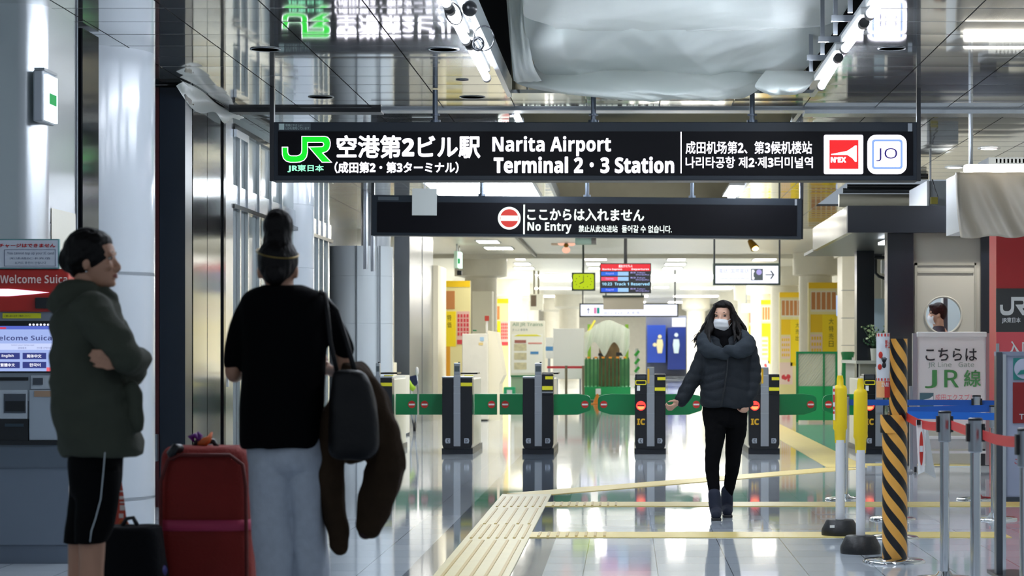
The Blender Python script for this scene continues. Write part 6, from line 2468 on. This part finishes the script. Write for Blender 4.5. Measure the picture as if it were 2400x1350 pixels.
for lx, dy in ((646, 0.), (726, .04)):
    b.limb([(pt(lx, 1080, dy), 40 * S), (pt(lx, 1250, dy), 34 * S), (pt(lx, 1400, dy), 27 * S), (pt(lx, 1580, dy), 18 * S)])
b.fuse('body', M_skin, t, .007, 4)
add_face(M2, t, True)
h = Blob()
h.mell(M2, (0, .014, .143), (.082, .102, .094), 28, 18)
h.mell(M2, (0, .062, .105), (.064, .048, .055), 20, 12)
h.limb([(M2 @ Vector((0, .075, .085)), .046), (M2 @ Vector((0, .062, .055)), .03), (M2 @ Vector((.0, .055, .035)), .014)])
h.limb([(M2 @ Vector((0, .02, .215)), .056), (M2 @ Vector((0, .01, .25)), .054)])
h.mell(M2, (0, .005, .282), (.062, .060, .072), 24, 16)
h.fuse('hair', M_hair, t, .006, 3, folds(.004, 26, 26, 18, 6))
mb = MB()
pts = []
for i in range(41):
    a = 2 * math.pi * i / 40
    x_, y_ = .0845 * math.cos(a), .102 * math.sin(a) + .014
    pts.append(M2 @ Vector((x_, y_, .172 - .022 * math.sin(a) + .012 * math.cos(a))))
mb.tube(pts, .0032, 8)
mb.build('headband', mat('headband_gold', '#8f7a45', rough=.3, metal=.8), t, smooth='all')
b = Blob()
b.rings(rowz(Yp, [(668, 620, 706, .062), (676, 604, 726, .085), (688, 576, 748, .10), (712, 562, 764, .118), (780, 563, 764, .135), (860, 566, 760, .135), (950, 563, 757, .14),
                  (1020, 565, 752, .165), (1042, 567, 747, .168), (1048, 572, 742, .155)]), 4, 40, 2.4)
b.limb([(pt(594, 712), 31 * S), (pt(566, 770), 30 * S), (pt(548, 838, .015), 25 * S), (pt(546, 851, .018), 23 * S)])
b.limb([(pt(732, 710), 31 * S), (pt(770, 755), 29 * S), (pt(802, 806, .012), 25 * S), (pt(808, 818, .014), 23 * S)])
b.fuse('t_shirt', mat('black_cotton', '#060608', rough=.95, spec=.1), t, .008, 4, folds(.008, 5, 5, 4, 8))
b = Blob()
b.rings(rowz(Yp, [(1000, 600, 748, .10), (1040, 584, 755, .125), (1075, 583, 760, .135), (1100, 588, 758, .12), (1120, 600, 748, .08)]), 3, 36, 2.3)
b.rings(rowz(Yp, [(1040, 600, 676, .09), (1075, 586, 683, .125), (1110, 585, 685, .13), (1180, 590, 688, .115), (1270, 598, 690, .105), (1350, 606, 692, .10), (1460, 610, 690, .10), (1560, 612, 688, .105), (1592, 616, 684, .10)]), 3, 30, 2.3)
b.rings(rowz(Yp, [(1040, 668, 744, .09, .02), (1075, 668, 761, .125, .03), (1110, 670, 762, .13, .03), (1180, 680, 758, .115, .03), (1270, 686, 762, .105, .04), (1350, 689, 769, .10, .04), (1460, 691, 770, .10, .04), (1560, 692, 766, .105, .04), (1592, 696, 762, .10, .04)]), 3, 30, 2.3)
b.fuse('sweatpants', mat('grey_marl', '#b4bcc8', rough=.9, bump=.2, bscale=120, var=.06, vscale=30), t, .008, 3, folds(.013, 7, 7, 3.2, 5))
shoe(650, Yp, 0, 1, M_black, t)
shoe(728, Yp + .04, 0, 1, M_black, t)

# shoulder bag and the jacket over the arm: carried, but things of their own
t = thing('shoulder_bag', pt(820, 1078, -.14), 'black leather shoulder bag hanging at the right side of the person with the bun', 'bag')
b = Blob()
b.rings(rowz(Yp, [(868, 790, 842, .035, -.15), (885, 780, 862, .055, -.15), (960, 774, 884, .065, -.15), (1040, 772, 888, .07, -.15), (1068, 778, 876, .06, -.15), (1078, 796, 856, .04, -.15)]), 4, 36, 2.8)
b.fuse('bag_body', mat('black_leather', '#08080b', rough=.5, spec=.3, bump=.15, bscale=50), t, .007, 3, folds(.006, 8, 8, 6, 12))
mb = MB()
mb.tube([pt(752, 684, -.02), pt(762, 690, -.10), pt(768, 740, -.155), pt(774, 800, -.17), pt(790, 872, -.17)], .009, 8)
mb.tube([pt(752, 684, .02), pt(790, 730, -.05), pt(812, 800, -.10), pt(832, 872, -.15)], .010, 8)
mb.build('strap', mat('black_leather'), t, smooth='all')
t = thing('jacket', pt(850, 1285, .02), 'brown and olive jacket draped over the arm, sleeves hanging down', 'jacket')
b = Blob()
b.rings(rowz(Yp, [(852, 806, 846, .07, .02), (875, 796, 868, .10, .02), (920, 780, 896, .11, .02), (970, 758, 916, .10, .0), (1020, 742, 936, .08, .0), (1060, 736, 947, .06, .0), (1078, 740, 944, .045, .0)]), 4, 40, 2.3)
b.limb([(pt(768, 1050), 34 * S), (pt(772, 1120), 33 * S), (pt(783, 1200), 27 * S), (pt(791, 1255), 24 * S), (pt(793, 1272), 22 * S)])
b.limb([(pt(757, 1080, .03), 20 * S), (pt(762, 1130, .03), 22 * S), (pt(768, 1170, .03), 10 * S)])
b.limb([(pt(905, 1050), 41 * S), (pt(905, 1090), 42 * S), (pt(893, 1140), 42 * S), (pt(876, 1195), 36 * S), (pt(864, 1228), 28 * S)])
b.limb([(pt(793, 1272), 23 * S), (pt(796, 1280), 20 * S)])
b.fuse('jacket_cloth', mat('jacket_brown', '#33261a', rough=.9, spec=.15, bump=.25, bscale=70, var=.35, vscale=5), t, .008, 3, folds(.022, 8, 8, 5, 17))
b = Blob()
b.limb([(pt(862, 1226), 24 * S), (pt(857, 1246), 19 * S)])
b.fuse('knit_cuff', mat('cuff_plum', '#2d1a1c', rough=.9, bump=.4, bscale=150, stretch=(1, 1, .1)), t, .006, 2)

# ================================================================ 3: masked walker
Yp = 17.1
S = Yp / F
t = thing('person', (wx(1690, Yp), Yp, 0), 'person with long dark hair and a white face mask walking in a grey padded coat', 'person')
M3 = head_matrix(pt(1694, 776), -16, 1.0, 0)
b = Blob()
add_head(b, M3)
b.limb([(pt(1696, 760), 17 * S), (pt(1697, 790), 18 * S), (pt(1698, 810), 26 * S)])
b.rings(rowz(Yp, [(792, 1660, 1738, .08), (820, 1652, 1752, .11), (900, 1655, 1752, .11), (960, 1652, 1748, .12), (985, 1660, 1742, .11)]))
b.limb([(pt(1668, 808), 13 * S), (pt(1640, 864, -.02), 11 * S), (pt(1611, 915, -.035), 9 * S), (pt(1591, 944, -.05), 7.5 * S)])
b.limb([(pt(1742, 808), 13 * S), (pt(1760, 862, .0), 11 * S), (pt(1760, 911, -.045), 9 * S), (pt(1753, 934, -.08), 7.5 * S)])
add_hand(b, pt(1591, 943, -.05), Vector((-.30, -.25, -.22)), Vector((-.2, -.9, .4)), 55, .92)
add_hand(b, pt(1752, 935, -.08), Vector((-.10, -.2, -.45)), Vector((-.7, -.6, 0)), 60, .92)
for pts in ([(1673, 960, 0, 24), (1676, 1010, -.04, 22), (1670, 1090, -.10, 15), (1674, 1160, -.16, 11), (1678, 1200, -.2, 11)],
            [(1724, 960, 0, 24), (1724, 1010, .02, 22), (1716, 1090, .04, 15), (1706, 1150, .10, 11), (1703, 1190, .12, 11)]):
    b.limb([(pt(a, c, d), r_ * S) for a, c, d, r_ in pts])
b.fuse('body', M_skin2, t, .007, 4)
add_face(M3, t, False, (.55, 0))
# mask
mb = MB()
vs, fs = [], []
N, K = 16, 14
for i in range(N + 1):
    for j in range(K + 1):
        u = i / N * 2 - 1
        v = j / K
        x_ = u * (.062 - .012 * abs(v - .55))
        z_ = .094 - v * (.098 - .012 * u * u) - .01 * u * u
        y_ = -.123 + .052 * u * u + .034 * (v - .25) ** 2 * 2 + .0025 * math.sin(v * 18)
        vs.append(M3 @ Vector((x_, y_, z_)))
for i in range(N):
    for j in range(K):
        a = i * (K + 1) + j
        fs.append((a, a + K + 1, a + K + 2, a + 1))
o = mb.add(vs, fs).build('face_mask', mat('mask_white', '#e9ebee', rough=.7), t, smooth='all')
so = o.modifiers.new('s', 'SOLIDIFY')
so.thickness = .003
mb = MB()
for sg in (-1, 1):
    mb.tube([M3 @ Vector((sg * .06, -.058, .082)), M3 @ Vector((sg * .078, -.01, .10)), M3 @ Vector((sg * .082, .02, .10))], .002, 6)
    mb.tube([M3 @ Vector((sg * .052, -.06, .014)), M3 @ Vector((sg * .072, -.01, .06)), M3 @ Vector((sg * .082, .02, .08))], .002, 6)
mb.build('ear_loop', mat('mask_white'), o, smooth='all')
# hair
h = Blob()
h.mell(M3, (0, .030, .142), (.088, .095, .100), 26, 16)
h.mell(M3, (0, -.034, .196), (.068, .052, .030), 18, 10)
h.mell(M3, (0, .07, .06), (.085, .05, .11), 22, 14)
r3 = random.Random(11)
for side in (-1, 1):
    for k in range(15):
        f_ = k / 14
        top = pt(1694 + side * (20 + 5 * f_), 722 + 8 * f_, -.06 + .14 * f_)
        m1 = pt(1694 + side * (27 + 9 * f_ + r3.uniform(-2, 2)), 750 + r3.uniform(-4, 4), -.06 + .16 * f_)
        m2 = pt(1694 + side * (30 + 20 * f_ + r3.uniform(-4, 4)), 774 + r3.uniform(-5, 5), -.10 + .18 * f_)
        e1 = pt(1694 + side * (31 + 28 * f_ + r3.uniform(-5, 6)), 796 + r3.uniform(-8, 6), -.15 + .20 * f_)
        e2 = pt(1694 + side * (30 + 35 * f_ + r3.uniform(-6, 8)), 810 + r3.uniform(-8, 8), -.17 + .20 * f_)
        h.limb([(top, .016), (m1, .016), (m2 + Vector((r3.uniform(-.02, .02), 0, 0)), .013), (e1, .010), (e2, .003)], 4, 8)
# fringe strands
for k in range(8):
    a = k / 7
    for sg, x0_ in ((-1, .005), (1, .02)):
        h.limb([(M3 @ Vector((x0_, -.045, .222)), .010), (M3 @ Vector((x0_ + sg * .035, -.078 + .01 * a, .205 - .012 * a)), .010),
                (M3 @ Vector((x0_ + sg * (.062 - .006 * a), -.066 + .03 * a, .175 - .02 * a)), .009), (M3 @ Vector((sg * .078, -.045 + .03 * a, .125)), .008), (M3 @ Vector((sg * .080, -.04 + .03 * a, .08)), .005)], 3, 8)

h.fuse('hair', M_hair, t, .005, 2, folds(.004, 20, 20, 9, 3))
for k in range(10):
    side = -1 if k % 2 else 1
    pts_ = [pt(1694 + side * (34 + r3.uniform(-4, 6)), 752 + r3.uniform(-8, 8), .0), pt(1694 + side * (46 + r3.uniform(-4, 8)), 778 + r3.uniform(-6, 6), -.02),
            pt(1694 + side * (58 + r3.uniform(-6, 10)), 795 + r3.uniform(-8, 8), -.04), pt(1694 + side * (62 + r3.uniform(-8, 16)), 806 + r3.uniform(-6, 10), -.04)]
    MB().tube([Vector(q) for q in catmull([list(p) for p in pts_], 4)], .0022, 5).build('hair_wisp', M_hair, t, smooth='all')
# coat
b = Blob()
b.rings(rowz(Yp, [(784, 1668, 1728, .09), (796, 1650, 1750, .135), (830, 1646, 1760, .165), (880, 1644, 1760, .165), (925, 1640, 1764, .17), (946, 1640, 1766, .165), (955, 1646, 1760, .15)]), 4, 40, 2.4)
b.limb([(pt(1661, 808), 23 * S), (pt(1638, 862, -.02), 21 * S), (pt(1612, 912, -.03), 18 * S), (pt(1597, 938, -.045), 15 * S)])
b.limb([(pt(1748, 808), 23 * S), (pt(1762, 860, .0), 21 * S), (pt(1762, 908, -.04), 18 * S), (pt(1754, 930, -.075), 15 * S)])


def quilt(c):
    q = noise.noise(Vector((c.x * 7, c.y * 7, c.z * 5)))
    return .006 * abs(math.sin(c.z * 42 + q * 2.2)) + .010 * q - .003


M_coat = mat('coat_grey', '#22272d', rough=.7, spec=.2, bump=.12, bscale=120, var=.06, vscale=14)
b.fuse('padded_coat', M_coat, t, .009, 3, quilt)
b = Blob()
for sg, seq in ((-1, [(1690, 778, .07, 13), (1664, 784, .02, 15), (1652, 802, -.08, 19), (1660, 819, -.14, 19), (1684, 829, -.17, 14), (1703, 836, -.18, 8)]),
                (1, [(1700, 778, .07, 13), (1728, 784, .02, 15), (1749, 800, -.08, 19), (1744, 817, -.14, 20), (1724, 824, -.18, 16), (1704, 818, -.20, 9)])):
    b.limb([(pt(a, c, d), r_ * S) for a, c, d, r_ in seq], 5, 14)
b.fuse('shawl_collar', mat('collar_grey', '#2f363d', rough=.85, spec=.2, bump=.1, bscale=120), t, .009, 4, folds(.014, 8, 8, 11, 5))
b = Blob()
b.limb([(pt(1676, 772, -.02), 13 * S), (pt(1688, 786, -.09), 13 * S), (pt(1702, 788, -.09), 13 * S), (pt(1716, 774, -.02), 13 * S)])
b.limb([(pt(1694, 788, -.09), 12 * S), (pt(1698, 806, -.12), 12 * S), (pt(1703, 822, -.15), 7 * S)])
b.fuse('black_scarf', mat('black_cotton'), t, .008, 3, folds(.004, 16, 16, 16, 4))
MB().tube([pt(1706, 836, -.19), pt(1704, 870, -.185), pt(1698, 910, -.182), pt(1690, 953, -.172)], .006, 8).build('front_edge', mat('coat_seam', '#1c2126', rough=.7), t, smooth='all')
b = Blob()
b.rings(rowz(Yp, [(935, 1650, 1750, .11), (960, 1646, 1751, .125), (985, 1648, 1751, .12), (1000, 1656, 1744, .09)]), 3, 32)
for pts in ([(1673, 970, 0, 27), (1677, 1010, -.04, 25), (1673, 1050, -.08, 20), (1669, 1092, -.10, 17), (1672, 1130, -.13, 15), (1675, 1166, -.17, 12)],
            [(1724, 970, 0, 27), (1725, 1010, .02, 25), (1720, 1050, .03, 20), (1717, 1092, .04, 17), (1711, 1130, .08, 14), (1705, 1160, .10, 12)]):
    b.limb([(pt(a, c, d), r_ * S) for a, c, d, r_ in pts])
b.fuse('trousers', mat('black_denim', '#050507', rough=.9, spec=.12), t, .007, 3, folds(.004, 14, 14, 16, 2))
M_boot = mat('navy_suede', '#131b2e', rough=.8)
for seq, dy, sole in (([(1674, 1158, -.17, 15), (1676, 1180, -.18, 15.5), (1678, 1196, -.19, 15)], -.2, 1678), ([(1704, 1150, .10, 14), (1704, 1175, .11, 14.5), (1704, 1190, .12, 14)], .12, 1704)):
    b = Blob()
    b.limb([(pt(a, c, d), r_ * S) for a, c, d, r_ in seq])
    x_ = wx(sole, Yp + dy)
    yb = Yp + dy
    lift = .0 if dy < 0 else .0
    b.limb([(Vector((x_, yb + .01, .062)), .046), (Vector((x_, yb - .07, .05)), .043), (Vector((x_ - .004, yb - .13, .04)), .036)], 4, 14)
    bo = b.fuse('boot', M_boot, t, .007, 3)
    mb = MB()
    mb.box(x_ - .035, x_ + .035, yb + .0, yb + .06, 0, .035)
    mb.box(x_ - .04, x_ + .036, yb - .165, yb - .04, 0, .02)
    mb.build('sole', M_rubber, bo, bevel=.006)

# ================================================================ 4: person behind the porthole
Yp = 25.5
S = Yp / F
t = thing('person', (wx(2197, Yp), Yp, 0), 'person with short dark hair and white mask seen in profile through the round porthole', 'person')
M4 = head_matrix(pt(2196, 758), -90, .98)
b = Blob()
add_head(b, M4)
b.limb([(pt(2199, 748), 12 * S), (pt(2200, 770), 13 * S)])
b.rings(rowz(Yp, [(768, 2186, 2214, .08), (785, 2180, 2222, .15), (850, 2182, 2222, .16), (900, 2184, 2218, .15)]))
for dy in (-.17, .17):
    b.limb([(pt(2200, 786, dy), 10 * S), (pt(2199, 840, dy * 1.15), 9 * S), (pt(2192, 895, dy * 1.1), 7 * S)])
    add_hand(b, pt(2192, 896, dy * 1.1), Vector((-.15, 0, -1)), Vector((-1, 0, 0)), 25)
    b.limb([(pt(2199, 900, dy * .5), 17 * S), (pt(2198, 1000, dy * .5), 12 * S), (pt(2200, 1070, dy * .5), 9 * S)])
b.fuse('body', M_skin2, t, .009, 4)
add_face(M4, t, True)
h = Blob()
h.mell(M4, (0, .016, .150), (.086, .106, .098), 24, 16)
h.mell(M4, (0, -.05, .20), (.06, .045, .028), 18, 10)
h.mell(M4, (0, .06, .10), (.07, .05, .06), 18, 12)
h.fuse('hair', M_hair, t, .008, 2, folds(.004, 25, 25, 20, 3))
b = Blob()
b.rings(rowz(Yp, [(764, 2188, 2211, .075), (778, 2182, 2219, .14), (800, 2178, 2224, .19), (850, 2179, 2225, .18), (905, 2182, 2221, .17)]), 3, 28)
for dy in (-.18, .18):
    b.limb([(pt(2200, 788, dy), 13 * S), (pt(2199, 840, dy * 1.15), 12 * S), (pt(2193, 890, dy * 1.1), 9 * S)])
b.fuse('dark_jacket', mat('uniform_navy', '#121826', rough=.8), t, .01, 3, folds(.006, 8, 8, 8, 4))
b = Blob()
for dy in (-.085, .085):
    b.limb([(pt(2199, 900, dy), 19 * S), (pt(2198, 1000, dy), 15 * S), (pt(2200, 1072, dy), 12 * S)])
b.fuse('trousers', mat('black_denim'), t, .01, 3)
for dy in (-.085, .085):
    shoe(2203, Yp + dy, -1, 0, M_black, t)
mb = MB()
vs, fs = [], []
N, K = 12, 8
for i in range(N + 1):
    for j in range(K + 1):
        u = i / N * 2 - 1
        v = j / K
        vs.append(M4 @ Vector((u * .062, -.112 + .06 * u * u + .03 * (v - .3) ** 2 * 2, .094 - v * .096 - .01 * u * u)))
for i in range(N):
    for j in range(K):
        a = i * (K + 1) + j
        fs.append((a, a + K + 1, a + K + 2, a + 1))
mb.add(vs, fs).build('face_mask', mat('mask_white'), t, smooth='all')
